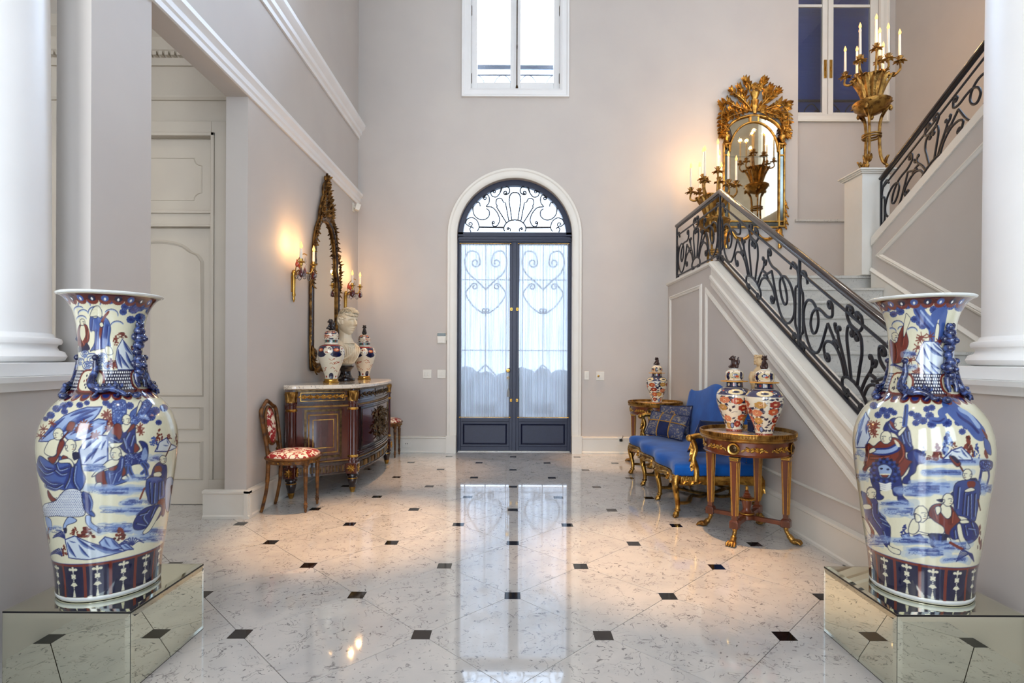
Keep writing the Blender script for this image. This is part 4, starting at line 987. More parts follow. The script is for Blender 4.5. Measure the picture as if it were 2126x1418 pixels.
    s.p(z, RED, [(1740, 990), (1820, 980), (1830, 1060), (1740, 1070)], 1, INK); s.p(z, CREAM, [(1720, 1080), (1810, 1060), (1830, 1110), (1740, 1140)], 1, INK); s.head(z, 1850, 890, 50); s.l(z, DRED, 6, [(1890, 840), (1960, 680)], 1, False)
    # two riders on the left
    s.robe(z, [(150, 840), (250, 900), (340, 960), (400, 920), (430, 840), (520, 930), (640, 960), (700, 860), (730, 1020), (780, 1160), (700, 1320), (480, 1310), (330, 1270), (200, 1200), (120, 1060), (110, 940)], MID, [[(140, 900), (220, 1010), (330, 1030)], [(120, 980), (220, 1090), (340, 1060)], [(380, 960), (420, 1040), (560, 1000)], [(360, 1040), (450, 1100), (580, 1060)], [(590, 980), (560, 1150), (500, 1280)], [(640, 980), (620, 1180), (680, 1300)], [(180, 1130), (290, 1220), (420, 1230)], [(240, 1250), (360, 1290), (460, 1240)]])
    s.p(z, CREAM, [(300, 620), (430, 600), (440, 690), (390, 800), (330, 850), (250, 830), (210, 780), (250, 680)], 1, INK); s.p(z, RED, [(440, 610), (495, 660), (440, 790), (340, 950), (260, 870), (370, 840), (390, 740)], 1, INK)
    s.p(z, NAVY, [(600, 800), (680, 790), (700, 860), (620, 900)], 1); s.p(z, RED, [(450, 860), (490, 830), (545, 880), (470, 910)], 1, INK); s.p(z, CREAM, [(420, 900), (560, 880), (620, 960), (600, 1000), (560, 940), (430, 940)], 1, INK)
    s.head(z, 405, 540, 72, -1); s.head(z, 575, 700, 78, 1); s.p(z, CREAM, [(470, 790), (600, 780), (560, 840), (480, 830)])
    s.p(z, RED, [(560, 370), (640, 390), (590, 500), (510, 480)], 1, INK); s.l(z, DRED, 5, [(555, 490), (440, 640)], 1, False)
    z = 3
    # scaled beast, its tail and legs
    s.p(z, (206, 210, 210), [(160, 340), (280, 300), (380, 190), (500, 180), (570, 240), (590, 380), (570, 460), (400, 470), (290, 460), (180, 470), (150, 420)], 1, INK)
    for j in range(17):
        for i in range(22):
            x, y = 160+i*20+(j % 2)*10, 185+j*17
            if (300-.9*(x-250) if x < 380 else 180+(x-480)*.5 if x > 480 else 190) < y < 465 and x < 580: s.p(z, BLUE, [(x-6.5, y), (x, y-7), (x+6.5, y), (x, y+5)], .95, None, False)
    s.robe(z, [(560, 210), (640, 240), (665, 330), (640, 380), (690, 440), (680, 470), (600, 420), (570, 340)], MID, [[(590, 240), (630, 300), (610, 380)], [(620, 240), (650, 320), (640, 400)]], BLUE)
    s.p(z, PALE, [(600, 460), (650, 460), (660, 530), (750, 600), (740, 640), (640, 580), (600, 530)], 1, INK); s.p(z, PALE, [(420, 470), (500, 500), (480, 530), (400, 560), (390, 610), (360, 600), (370, 540)], 1, INK); s.p(z, PALE, [(170, 470), (230, 500), (240, 600), (200, 590)], 1, INK)
    s.p(z, NAVY, [(720, 590), (760, 600), (760, 640), (720, 640)]); s.p(z, NAVY, [(365, 590), (400, 590), (395, 640), (370, 640)]); s.p(z, RED, [(200, 190), (250, 260), (290, 290), (240, 310), (200, 250)], 1, INK)
    s.ground(z, 620, 1040, 200, 30, 18); s.ground(z, 740, 1200, 400, 30, 18); s.ground(z, 960, 1240, 320, 25, 14); s.ground(z, 680, 1080, 590, 50, 22); s.ground(z, 200, 340, 600, 40, 10); s.ground(z, 1180, 1440, 640, 40, 20); s.ground(z, 1100, 1400, 700, 20, 10)
    s.bush(z, 600, 690, 110, 110, n=44); s.bush(z, 480, 660, 50, 80); s.bush(z, 960, 720, 80, 130, n=40); s.bush(z, 370, 880, 40, 110); s.bush(z, 205, 740, 20, 150)
    s.rock(z, [(380, 710), (480, 670), (640, 740), (860, 800), (1060, 810), (820, 880), (620, 920), (420, 900)], [((400, 730), (500, 900)), ((500, 690), (700, 820)), ((640, 760), (1000, 830)), ((520, 760), (640, 900)), ((420, 720), (500, 740))], (190, 200, 206))
    s.rock(z, [(740, 740), (800, 680), (880, 700), (980, 800), (880, 820), (760, 780)], [((790, 690), (860, 790)), ((860, 700), (960, 800))])
    s.rock(z, [(940, 760), (1020, 740), (1100, 810), (1000, 820)], [((980, 750), (1080, 810))])
    for x0, y0 in ((380, 700), (1090, 770), (350, 880)):
        for k in range(9):
            a = math.radians(200-k*22 if x0 > 1000 else 180+(-60+k*18)); s.l(z, BLUE, 3, [(x0, y0), (x0+70*math.cos(a), y0-60*abs(math.sin(a))-20), (x0+130*math.cos(a), y0-70*abs(math.sin(a)))])
    # standing monk (lower half) and crouching figure
    s.robe(z, [(1260, 60), (1400, 60), (1430, 160), (1420, 280), (1290, 340), (1240, 240), (1230, 140)], MID, [[(1270, 110), (1280, 320)], [(1320, 120), (1310, 320)], [(1370, 110), (1360, 290)], [(1400, 100), (1400, 240)]])
    s.l(z, RED, 6, [(1215, 170), (1170, 280)], 1, False); s.p(z, RED, [(1350, 320), (1430, 280), (1430, 420), (1400, 460)], 1, INK)
    s.robe(z, [(1240, 370), (1380, 340), (1400, 420), (1330, 520), (1200, 600), (1110, 600), (1100, 530), (1160, 430)], BLUE, [[(1260, 400), (1200, 470), (1240, 540)], [(1320, 370), (1280, 470)], [(1130, 540), (1220, 560)], [(1160, 450), (1240, 430)]], NAVY, PALE)
    s.p(z, CREAM, [(1360, 370), (1390, 400), (1290, 590), (1220, 650), (1200, 630), (1270, 540)], 1, INK)
    s.p(z, PALE, [(1440, 100), (1510, 60), (1520, 200), (1480, 400), (1440, 380)], .8, INK); s.p(z, RED, [(1490, 150), (1520, 150), (1500, 260)])
    s.wrap(); s.bands(); return s
def paint_right():
    s = Painter('R', 8)
    z = 1
    s.cloud(z, [(590, 430, 70, 0, 200), (640, 480, 50, 20, 170), (760, 500, 60, 10, 150), (460, 300, 50, 0, 180), (520, 500, 50, 0, 120)])
    s.pine(z, [(480, 220, 50), (560, 210, 55), (620, 270, 50), (540, 300, 45), (700, 190, 60), (800, 190, 60), (900, 190, 60), (1020, 250, 60), (790, 360, 50), (850, 400, 50), (880, 440, 46), (1100, 200, 70), (1200, 200, 60), (1310, 220, 60), (1080, 290, 60)])
    s.l(z, MID, 44, [(830, 250), (900, 350), (990, 440), (1010, 600)]); s.l(z, MID, 40, [(1010, 480), (1020, 340), (1090, 280)]); s.l(z, MID, 40, [(1080, 600), (1110, 420), (1130, 300)])
    s.l(z, BLUE, 8, [(800, 250), (880, 380), (960, 470)]); s.l(z, PALE, 7, [(860, 260), (940, 360), (1010, 440)])
    s.p(z, CREAM, [(1045, 420), (1080, 440), (1060, 600), (1020, 620)], 1, INK)
    s.robe(z, [(660, 430), (700, 540), (715, 650), (660, 780), (640, 860), (560, 880), (520, 860), (490, 700), (500, 600), (560, 640), (600, 540)], RED, [[(560, 660), (580, 760), (560, 860)], [(660, 520), (640, 660)]], DRED, (170, 90, 70))
    s.p(z, CREAM, [(660, 430), (680, 330), (690, 290), (720, 320), (740, 360), (700, 470), (660, 570)], 1, INK); s.head(z, 555, 560, 42, 1, True)
    for x, y, r in ((870, 570, 60), (850, 600, 50), (970, 560, 55), (830, 690, 60), (770, 780, 60), (740, 840, 60), (990, 810, 40), (1160, 770, 50), (1080, 620, 50), (830, 950, 70), (850, 1000, 60), (800, 990, 50)): s.star(z, x, y, r)
    s.rock(z, [(900, 620), (1020, 620), (1130, 730), (1130, 860), (1090, 1020), (920, 1020), (860, 900), (800, 840), (860, 700)], [((920, 640), (1120, 800)), ((890, 680), (960, 840)), ((1000, 640), (1120, 740)), ((960, 850), (1090, 950)), ((880, 880), (1010, 1010)), ((980, 900), (1080, 1010))], (196, 204, 210))
    s.rock(z, [(1160, 780), (1260, 680), (1290, 900), (1260, 1030), (1110, 1030)], [((1240, 720), (1160, 900)), ((1270, 800), (1200, 1000))]); s.bush(z, 1270, 760, 16, 100)
    s.ground(z, 640, 800, 760, 20, 10); s.ground(z, 640, 800, 920, 20, 8)
    for k in range(8): s.l(z, BLUE, 3, [(500, 900), (540+k*14, 880+k*6), (570+k*18, 930+k*10)])
    z = 2
    s.pine(z, [(360, 80, 60), (490, 150, 60), (420, 210, 55), (540, 220, 50), (590, 150, 50), (640, 180, 45), (880, 190, 45), (960, 230, 62), (1040, 290, 60), (940, 320, 50), (1130, 220, 62), (1160, 340, 66), (1370, 320, 72), (1090, 130, 50), (1160, 110, 50), (1530, 310, 60), (1640, 360, 60), (1580, 440, 50), (1700, 400, 50), (1770, 460, 50)])
    s.l(z, MID, 20, [(1170, 280), (1260, 290), (1320, 250), (1290, 180), (1380, 120)]); s.l(z, BLUE, 5, [(1170, 290), (1260, 302), (1330, 262)])
    s.l(z, MID, 60, [(1430, 100), (1560, 220), (1700, 310), (1810, 440)]); s.l(z, PALE, 18, [(1560, 140), (1680, 210), (1800, 360)]); s.l(z, BLUE, 10, [(1440, 130), (1570, 250), (1700, 340), (1800, 450)]); s.l(z, MID, 16, [(1450, 120), (1490, 230), (1560, 310)])
    s.rock(z, [(250, 170), (300, 260), (280, 400), (310, 520), (240, 660), (110, 660), (100, 560), (160, 360)], [((240, 200), (150, 520)), ((280, 280), (260, 480)), ((200, 420), (130, 640))], (190, 200, 210))
    for x, y, r in ((370, 380, 70), (340, 420, 60), (390, 340, 55), (320, 340, 50), (370, 470, 50)): s.star(z, x, y, r)
    # two riders
    s.robe(z, [(560, 300), (640, 250), (760, 300), (830, 380), (860, 480), (880, 600), (900, 680), (800, 720), (720, 560), (640, 460), (500, 430), (510, 350)], BLUE, [[(560, 330), (600, 400), (660, 430)], [(780, 430), (800, 540), (860, 640)], [(740, 480), (770, 600)], [(830, 440), (850, 580)]])
    s.p(z, RED, [(590, 290), (640, 340), (700, 420), (640, 400), (580, 330)]); s.head(z, 715, 330, 80, 1); s.p(z, CREAM, [(720, 420), (790, 370), (800, 400), (720, 500), (690, 470)], 1, INK); s.l(z, MID, 14, [(810, 90), (800, 220), (785, 350)]); s.l(z, INK, 3, [(800, 90), (790, 220), (775, 350)])
    s.p(z, BLUE, [(900, 690), (1000, 700), (1070, 800), (1060, 870), (960, 900), (930, 1000), (860, 1060), (860, 1150), (760, 1150), (770, 1080), (830, 1020), (860, 900), (820, 760)], 1, INK); s.p(z, MID, [(910, 720), (980, 740), (1030, 820), (960, 860)], .7)
    s.robe(z, [(620, 520), (720, 560), (790, 660), (800, 800), (890, 850), (860, 890), (820, 960), (740, 1060), (700, 960), (640, 880), (420, 850), (340, 900), (280, 940), (240, 1010), (205, 960), (240, 880), (250, 720), (280, 600), (360, 640), (450, 570)], RED, [[(740, 620), (760, 760), (700, 860)], [(300, 800), (420, 800), (560, 780)], [(270, 640), (280, 760), (250, 880)]], DRED, (160, 84, 60))
    s.p(z, PALE, [(380, 680), (560, 670), (690, 610), (700, 690), (560, 750), (380, 750), (340, 720)], 1, BLUE, wd=6); s.p(z, CREAM, [(300, 690), (360, 660), (390, 700), (340, 730), (300, 740)], 1, INK)
    s.p(z, CREAM, [(640, 550), (700, 590), (720, 650), (680, 640)], 1); s.head(z, 530, 520, 80, -1)
    # lion dog
    s.p(z, BLUE, [(330, 900), (420, 840), (520, 820), (640, 860), (700, 960), (740, 1100), (760, 1300), (640, 1320), (600, 1220), (460, 1250), (380, 1260), (310, 1080)], 1, INK)
    for k in range(46):
        a = k*2*PI/23; rr = 150 if k < 23 else 200; s.ov(z, MID if k % 2 else NAVY, 510+rr*math.cos(a), 990+rr*.9*math.sin(a), 22, 20, .7)
    s.p(z, PALE, [(420, 920), (520, 890), (610, 960), (600, 1030), (560, 1080), (460, 1070), (430, 1000)], 1, INK); s.ov(z, NAVY, 465, 950, 22, 14); s.ov(z, NAVY, 555, 960, 22, 14); s.p(z, RED, [(460, 1030), (560, 1030), (540, 1070), (480, 1065)], 1, INK); s.p(z, CREAM, [(450, 1020), (580, 1020), (575, 1035), (455, 1035)])
    for k in range(4): s.l(z, (220, 220, 210), 6, [(440, 1150+k*26), (520, 1170+k*26), (590, 1150+k*26)])
    s.ground(z, 1020, 1560, 1000, 30, 22); s.ground(z, 780, 1400, 1200, 60, 34); s.ground(z, 100, 320, 1060, 50, 12); s.ground(z, 1080, 1760, 850, 14, 20); s.ground(z, 100, 260, 760, 60, 8); s.ground(z, 780, 1100, 1300, 20, 14)
    s.bush(z, 1240, 830, 80, 220, n=46); s.bush(z, 1120, 830, 60, 60); s.bush(z, 1050, 820, 50, 180, MID); s.bush(z, 1380, 760, 110, 300, PALE, 50); s.bush(z, 1360, 640, 60, 120, MID); s.bush(z, 1660, 780, 90, 270, n=50); s.bush(z, 1470, 680, 50, 90); s.bush(z, 1780, 800, 50, 200, MID)
    s.rock(z, [(1310, 820), (1430, 700), (1570, 650), (1700, 780), (1720, 830), (1560, 830)], [((1440, 700), (1560, 720)), ((1560, 670), (1660, 800)), ((1380, 780), (1440, 740)), ((1520, 770), (1600, 820))], (200, 208, 208))
    s.p(z, RED, [(1400, 790), (1470, 780), (1560, 880), (1500, 920)], 1, INK); s.p(z, NAVY, [(1420, 780), (1470, 790), (1540, 860), (1500, 870)]); s.l(z, DRED, 5, [(1540, 900), (1600, 1000)], 1, False)
    s.p(z, BLUE, [(1830, 840), (1990, 850), (1980, 960), (1850, 980)], 1, INK); s.l(z, BLUE, 10, [(1850, 950), (1830, 1060), (1810, 1160)]); s.l(z, BLUE, 10, [(1940, 960), (1950, 1060), (1920, 1170)])
    for k in range(40): s.ov(z, PALE, s.rng.uniform(1830, 1980), s.rng.uniform(850, 970), 6, 6, .8)
    s.p(z, RED, [(1850, 400), (1920, 480), (1930, 560), (1860, 440)]); s.p(z, MID, [(1880, 520), (1960, 600), (1980, 760), (1900, 700)], 1, INK); s.p(z, RED, [(1900, 680), (1940, 790), (1910, 810), (1880, 740)]); s.ground(z, 1810, 1980, 1220, 40, 16)
    # monk with bowl
    s.robe(z, [(1560, 1130), (1640, 1150), (1760, 1080), (1800, 1160), (1810, 1330), (1420, 1330), (1500, 1230)], (40, 52, 100), [[(1560, 1160), (1540, 1310)], [(1600, 1180), (1590, 1320)], [(1690, 1250), (1680, 1320)], [(1760, 1120), (1780, 1290)]], NAVY, PALE)
    s.p(z, RED, [(1650, 1130), (1750, 1130), (1750, 1190), (1660, 1190)], 1, INK); s.p(z, CREAM, [(1620, 1280), (1700, 1190), (1750, 1200), (1740, 1260), (1650, 1290)], 1, INK); s.head(z, 1650, 1030, 66, -1); s.p(z, NAVY, [(1690, 1090), (1750, 1080), (1750, 1130), (1700, 1130)])
    s.p(z, CREAM, [(100, 1090), (150, 1120), (150, 1300), (110, 1320)], 1, INK); s.head(z, 320, 1270, 62, 1)
    z = 3
    s.p(z, BLUE, [(260, 0), (330, 20), (340, 120), (380, 160), (350, 190), (300, 180), (300, 90)], 1, INK); s.p(z, BLUE, [(480, 60), (560, 60), (580, 150), (640, 210), (600, 240), (530, 200), (520, 120)], 1, INK)
    s.ground(z, 570, 960, 80, 40, 34); s.ground(z, 340, 640, 230, 20, 16); s.ground(z, 380, 680, 320, 40, 20); s.ground(z, 1380, 1500, 60, 60, 14)
    s.robe(z, [(1160, 0), (1380, 0), (1380, 200), (1360, 330), (1330, 420), (1230, 370), (1140, 330), (1110, 130)], (48, 64, 116), [[(1170, 60), (1150, 280)], [(1230, 120), (1210, 340)], [(1290, 130), (1290, 380)], [(1340, 130), (1330, 360)], [(1260, 150), (1250, 350)]], NAVY, PALE); s.l(z, DRED, 5, [(1370, 190), (1395, 300)], 1, False); s.p(z, RED, [(1260, 0), (1340, 0), (1330, 60), (1270, 60)]); s.p(z, CREAM, [(1230, 90), (1300, 60), (1340, 90), (1250, 110)], 1, INK)
    # seated monk at left
    s.robe(z, [(140, 100), (220, 140), (310, 200), (330, 320), (430, 440), (450, 500), (440, 660), (400, 680), (330, 560), (240, 430), (180, 330), (160, 200)], BLUE, [[(250, 230), (260, 360), (340, 480)], [(310, 240), (310, 330)], [(340, 340), (390, 380)], [(330, 380), (400, 420)], [(350, 430), (430, 470)], [(370, 520), (410, 640)]])
    s.p(z, RED, [(190, 130), (240, 200), (260, 280), (220, 290), (200, 200)], 1, INK); s.head(z, 250, 120, 52, 1); s.p(z, CREAM, [(160, 240), (230, 240), (250, 280), (180, 290)], 1, INK); s.p(z, RED, [(180, 330), (230, 440), (280, 530), (260, 590), (210, 520)], 1, INK); s.p(z, CREAM, [(420, 660), (470, 690), (550, 720), (545, 765), (480, 750), (430, 710)], 1, INK); s.p(z, CREAM, [(140, 380), (180, 390), (240, 500), (230, 560)], 1, INK); s.ground(z, 180, 420, 620, 60, 22)
    # reclining and seated pair
    s.robe(z, [(960, 230), (880, 260), (850, 350), (920, 420), (1000, 480), (1060, 580), (1180, 420), (1170, 380), (1120, 300), (1080, 250)], RED, [[(900, 290), (930, 390)], [(1100, 320), (1090, 430)]], DRED, (160, 84, 60))
    s.p(z, CREAM, [(1000, 230), (1080, 260), (1090, 350), (1050, 390), (1000, 350), (970, 290)], 1, INK); s.head(z, 1055, 190, 60, 1); s.p(z, CREAM, [(920, 270), (970, 260), (980, 310), (940, 350)], 1, INK); s.p(z, NAVY, [(930, 190), (1000, 180), (990, 220)])
    s.robe(z, [(1180, 420), (1290, 400), (1370, 470), (1370, 580), (1280, 650), (1230, 600), (1100, 600), (1080, 520)], BLUE, [[(1230, 460), (1250, 560)], [(1300, 430), (1340, 560)], [(1120, 510), (1130, 590)], [(1260, 490), (1330, 500)]], NAVY, PALE); s.p(z, CREAM, [(1150, 460), (1190, 450), (1220, 580), (1290, 690), (1230, 700), (1170, 600)], 1, INK); s.p(z, CREAM, [(1180, 410), (1250, 400), (1280, 430), (1200, 440)], 1, INK)
    s.p(z, CREAM, [(760, 420), (860, 380), (920, 420), (1010, 480), (1000, 550), (880, 550), (750, 520), (720, 480)], 1, INK); s.p(z, CREAM, [(690, 390), (740, 420), (750, 500), (700, 550), (640, 530), (650, 450)], 1, INK); s.head(z, 770, 340, 76, 1); s.p(z, CREAM, [(710, 340), (760, 360), (770, 410), (720, 420)], 1, INK)
    s.robe(z, [(850, 550), (1000, 550), (1070, 570), (1060, 660), (1000, 680), (900, 690), (860, 640)], NAVY, [[(900, 580), (920, 670)], [(970, 570), (960, 670)]], BLUE, MID); s.p(z, CREAM, [(1040, 590), (1080, 600), (1090, 690), (1050, 680)], 1, INK); s.p(z, CREAM, [(740, 560), (850, 570), (860, 650), (800, 620)], 1, INK)
    s.rock(z, [(560, 560), (640, 540), (660, 610), (600, 620)], [((580, 560), (620, 610)), ((620, 545), (655, 605))]); s.rock(z, [(690, 570), (760, 550), (840, 640), (790, 640)], [((720, 560), (800, 635)), ((760, 570), (830, 640))], MID); s.bush(z, 600, 540, 50, 90, BLUE, 20)
    s.ground(z, 460, 840, 620, 26, 24); s.ground(z, 640, 1000, 740, 40, 26); s.ground(z, 1000, 1240, 820, 20, 14); s.ground(z, 900, 1240, 680, 40, 18); s.l(z, RED, 9, [(1080, 640), (1150, 680), (1210, 710)])
    for k in range(9): s.l(z, BLUE, 3, [(1330, 840), (1310-k*12, 760-k*6), (1270-k*16, 760+k*10)])
    s.bush(z, 1390, 720, 26, 260); s.wrap(); s.bands(); return s

def paint_mesh(me, colors):
    ca = me.color_attributes.new('painting', 'FLOAT_COLOR', 'POINT')
    c = np.clip(colors, 0, 255)/255.0; l_ = np.where(c <= .04045, c/12.92, ((c+.055)/1.055)**2.4)
    out = np.ones((len(l_), 4), np.float32); out[:, :3] = l_; ca.data.foreach_set('color', out.ravel())
def grid_mesh(name, Vv, nu, nv):
    """closed in u, open in v: Vv has nv rows of nu points"""
    me = bpy.data.meshes.new(name); me.vertices.add(len(Vv)); me.vertices.foreach_set('co', np.asarray(Vv, np.float32).ravel())
    j, i = np.meshgrid(np.arange(nv-1), np.arange(nu), indexing='ij'); k = (i+1) % nu
    q = np.stack([j*nu+i, j*nu+k, (j+1)*nu+k, (j+1)*nu+i], -1).reshape(-1, 4).astype(np.int32)
    me.loops.add(q.size); me.loops.foreach_set('vertex_index', q.ravel())
    me.polygons.add(len(q)); me.polygons.foreach_set('loop_start', np.arange(0, q.size, 4, dtype=np.int32))
    me.polygons.foreach_set('use_smooth', np.ones(len(q), bool)); me.update(calc_edges=True); return me
def big_vase(key, painter, label):
    cx, cy, cz = VASE[key]; img = painter.cv.half(); nv, nu = img.shape[:2]      # 520 x 580
    t = thing('floor_vase', label, 'vase', (cx, cy, cz), group='pair of tall porcelain floor vases')
    h = np.linspace(0, VH, nv); r = vr(h)
    a = painter.phi+(np.arange(nu)+.5-nu/2)/nu*2*PI
    P = np.stack([r[:, None]*np.cos(a)[None], r[:, None]*np.sin(a)[None], np.repeat(h[:, None], nu, 1)], -1).reshape(-1, 3)
    me = grid_mesh('body', P, nu, nv); paint_mesh(me, img.reshape(-1, 3)); me.materials.append(M['porcelain'])
    o = bpy.data.objects.new('body', me); COL.objects.link(o); o.parent = t
    MB().lathe([(r_, h_*.986) for r_, h_ in ((.183, 1.2545), (.188, 1.257), (.190, 1.262), (.186, 1.266), (.172, 1.258), (.146, 1.235), (.115, 1.17), (.095, 1.08), (.09, .9), (0, .88))], 72).build('rim', 'silver_lip', t, smooth=60)
    MB().lathe([(0, .0), (.176, 0), (.1835, .006), (.1845, .018), (.183, .02), (0, .02)], 72).build('foot', 'silver_lip', t, smooth=60)
    def on(an, hh, off): hh = hh*.986; k = vr(hh)+off; return V(k*math.cos(painter.phi+an), k*math.sin(painter.phi+an), hh)
    # four salamanders creeping over the collar
    for q in range(4):
        a0 = -.42+q*PI/2
        path = [(a0+.0, .985, .014), (a0-.01, .965, .012), (a0+.0, .935, .012), (a0-.05, .905, .014), (a0-.05, .88, .016), (a0+.06, .862, .016), (a0+.2, .858, .018), (a0+.4, .862, .018), (a0+.58, .85, .018), (a0+.7, .835, .018), (a0+.8, .84, .014), (a0+.9, .83, .012)]
        sm = cr(path, 5); n = len(sm)
        rad = [.006+.010*math.sin(min(1, i/n*1.15)*PI)**.8 for i in range(n)]
        sal = MB().tube([on(*p) for p in sm], rad, 8)
        sal.ell(on(a0, .99, .016), .013, n=10, m=8).ell(on(a0+.93, .832, .018), .018, .018, .014)
        for (da, dh) in ((.15, .03), (.15, -.028), (.6, .03), (.6, -.03)):
            sal.tube([on(a0+da, .858, .018), on(a0+da-.04, .858+dh*.6, .022), on(a0+da-.10, .858+dh, .012)], [.007, .006, .004], 6)
        for k in range(5): sal.ell(on(a0+.12+k*.13, .874, .024), .008, .008, .010, 6, 5)
        sal.build('salamander', 'blue_glaze', t, smooth=60)
    # two lion handles on the neck
    for q in range(2):
        a0 = .80+q*PI
        ln = MB()
        for (dh, rr, of) in ((1.13, .017, .012), (1.105, .022, .018), (1.075, .026, .020), (1.045, .022, .016), (1.015, .018, .012), (.985, .022, .020), (.958, .026, .022), (.93, .020, .016), (.905, .016, .012)):
            ln.ell(on(a0+.02*math.sin(dh*90), dh, of), rr, rr, rr*.95, 10, 8)
        for sg_ in (-1, 1):
            for h0 in (1.08, .965): ln.ell(on(a0+sg_*.16, h0, .014), .012, .012, .016, 8, 6)
            ln.tube([on(a0+sg_*.1, .92, .014), on(a0+sg_*.14, .885, .016), on(a0+sg_*.1, .862, .012)], [.012, .010, .006], 8)
            ln.ell(on(a0+sg_*.09, 1.135, .016), .008, .008, .012, 6, 5)
        ln.ell(on(a0, 1.072, .046), .011).ell(on(a0, .955, .046), .011)
        ln.build('lion_handle', 'blue_glaze', t, smooth=60)
    return t
big_vase('L', paint_left(), 'tall blue white and iron red vase with two riders, on the left plinth')
big_vase('R', paint_right(), 'tall blue white and iron red vase with a lion dog, on the right plinth')
def plinth(x, y, side):
    t = thing('mirrored_plinth', 'low square mirror clad plinth under the '+side+' vase', 'plinth', (x, y, 0), group='mirrored plinths')
    a, h = .25, .3125; e_ = .0035
    MB().box(-a+.0025, a-.0025, -a+.0025, a-.0025, 0, h-.003).build('core', 'dark_iron', t, smooth=0)
    def pane(name, c, u, v, n, hu, hv):
        """bevelled mirror sheet: flat field with a sloping border"""
        c, u, v, n = Vector(c), Vector(u), Vector(v), Vector(n); b = .018
        o0 = [c+u*(sx*hu)+v*(sy*hv) for sx, sy in ((-1, -1), (1, -1), (1, 1), (-1, 1))]
        i0 = [c+u*(sx*(hu-b))+v*(sy*(hv-b))+n*.003 for sx, sy in ((-1, -1), (1, -1), (1, 1), (-1, 1))]
        k0 = [p-n*.006 for p in o0]
        o = MB().add(k0+o0+i0, [(0, 1, 5, 4), (1, 2, 6, 5), (2, 3, 7, 6), (3, 0, 4, 7), (4, 5, 9, 8), (5, 6, 10, 9), (6, 7, 11, 10), (7, 4, 8, 11), (8, 9, 10, 11), (3, 2, 1, 0)]).build(name, 'plinth_mirror', t, smooth=0); return o
    pane('top_mirror', (0, 0, h-.002), (1, 0, 0), (0, 1, 0), (0, 0, 1), a-e_, a-e_)
    pane('side_mirror', (0, -a+.002, h/2-.003), (1, 0, 0), (0, 0, 1), (0, -1, 0), a-e_, h/2-.0065)
    pane('side_mirror', (0, a-.002, h/2-.003), (-1, 0, 0), (0, 0, 1), (0, 1, 0), a-e_, h/2-.0065)
    pane('side_mirror', (a-.002, 0, h/2-.003), (0, 1, 0), (0, 0, 1), (1, 0, 0), a-e_, h/2-.0065)
    pane('side_mirror', (-a+.002, 0, h/2-.003), (0, -1, 0), (0, 0, 1), (-1, 0, 0), a-e_, h/2-.0065)
plinth(-1.722, 2.345, 'left'); plinth(1.733, 2.345, 'right')
# ---------------------------------------------------------------- furniture of the left wall
def bez(a, c, b):
    a, c, b = np.array(a, float), np.array(c, float), np.array(b, float)
    return lambda t: (1-t)**2*a+2*t*(1-t)*c+t*t*b
def nrm2(f, t, out=1):
    d = f(min(1, t+.01))-f(max(0, t-.01)); d = d/np.linalg.norm(d); return np.array([d[1], -d[0]])*out
def patch(mb, f, t0, t1, z0, z1, off, th, n=10, out=1):
    rs = []
    for i in range(n+1):
        t = t0+(t1-t0)*i/n; p = f(t); q = nrm2(f, t, out); a = p+q*off; b = p+q*(off+th)
        rs.append([(a[0], a[1], z0), (b[0], b[1], z0), (b[0], b[1], z1), (a[0], a[1], z1)])
    return mb.rings(rs)
def pt_on(f, t, z, off, out=1):
    p = f(t)+nrm2(f, t, out)*off; return V(p[0], p[1], z)
def fleuron(mb, c, u, v, n, s):
    """small gilt flower: eight petals and a boss"""
    for k in range(8):
        a = k*PI/4; d = u*math.cos(a)+v*math.sin(a); mb.leaf(c, d, n, s, s*.5, .12)
    return mb.ell(c+n*s*.1, s*.22, s*.22, s*.22, 8, 6)
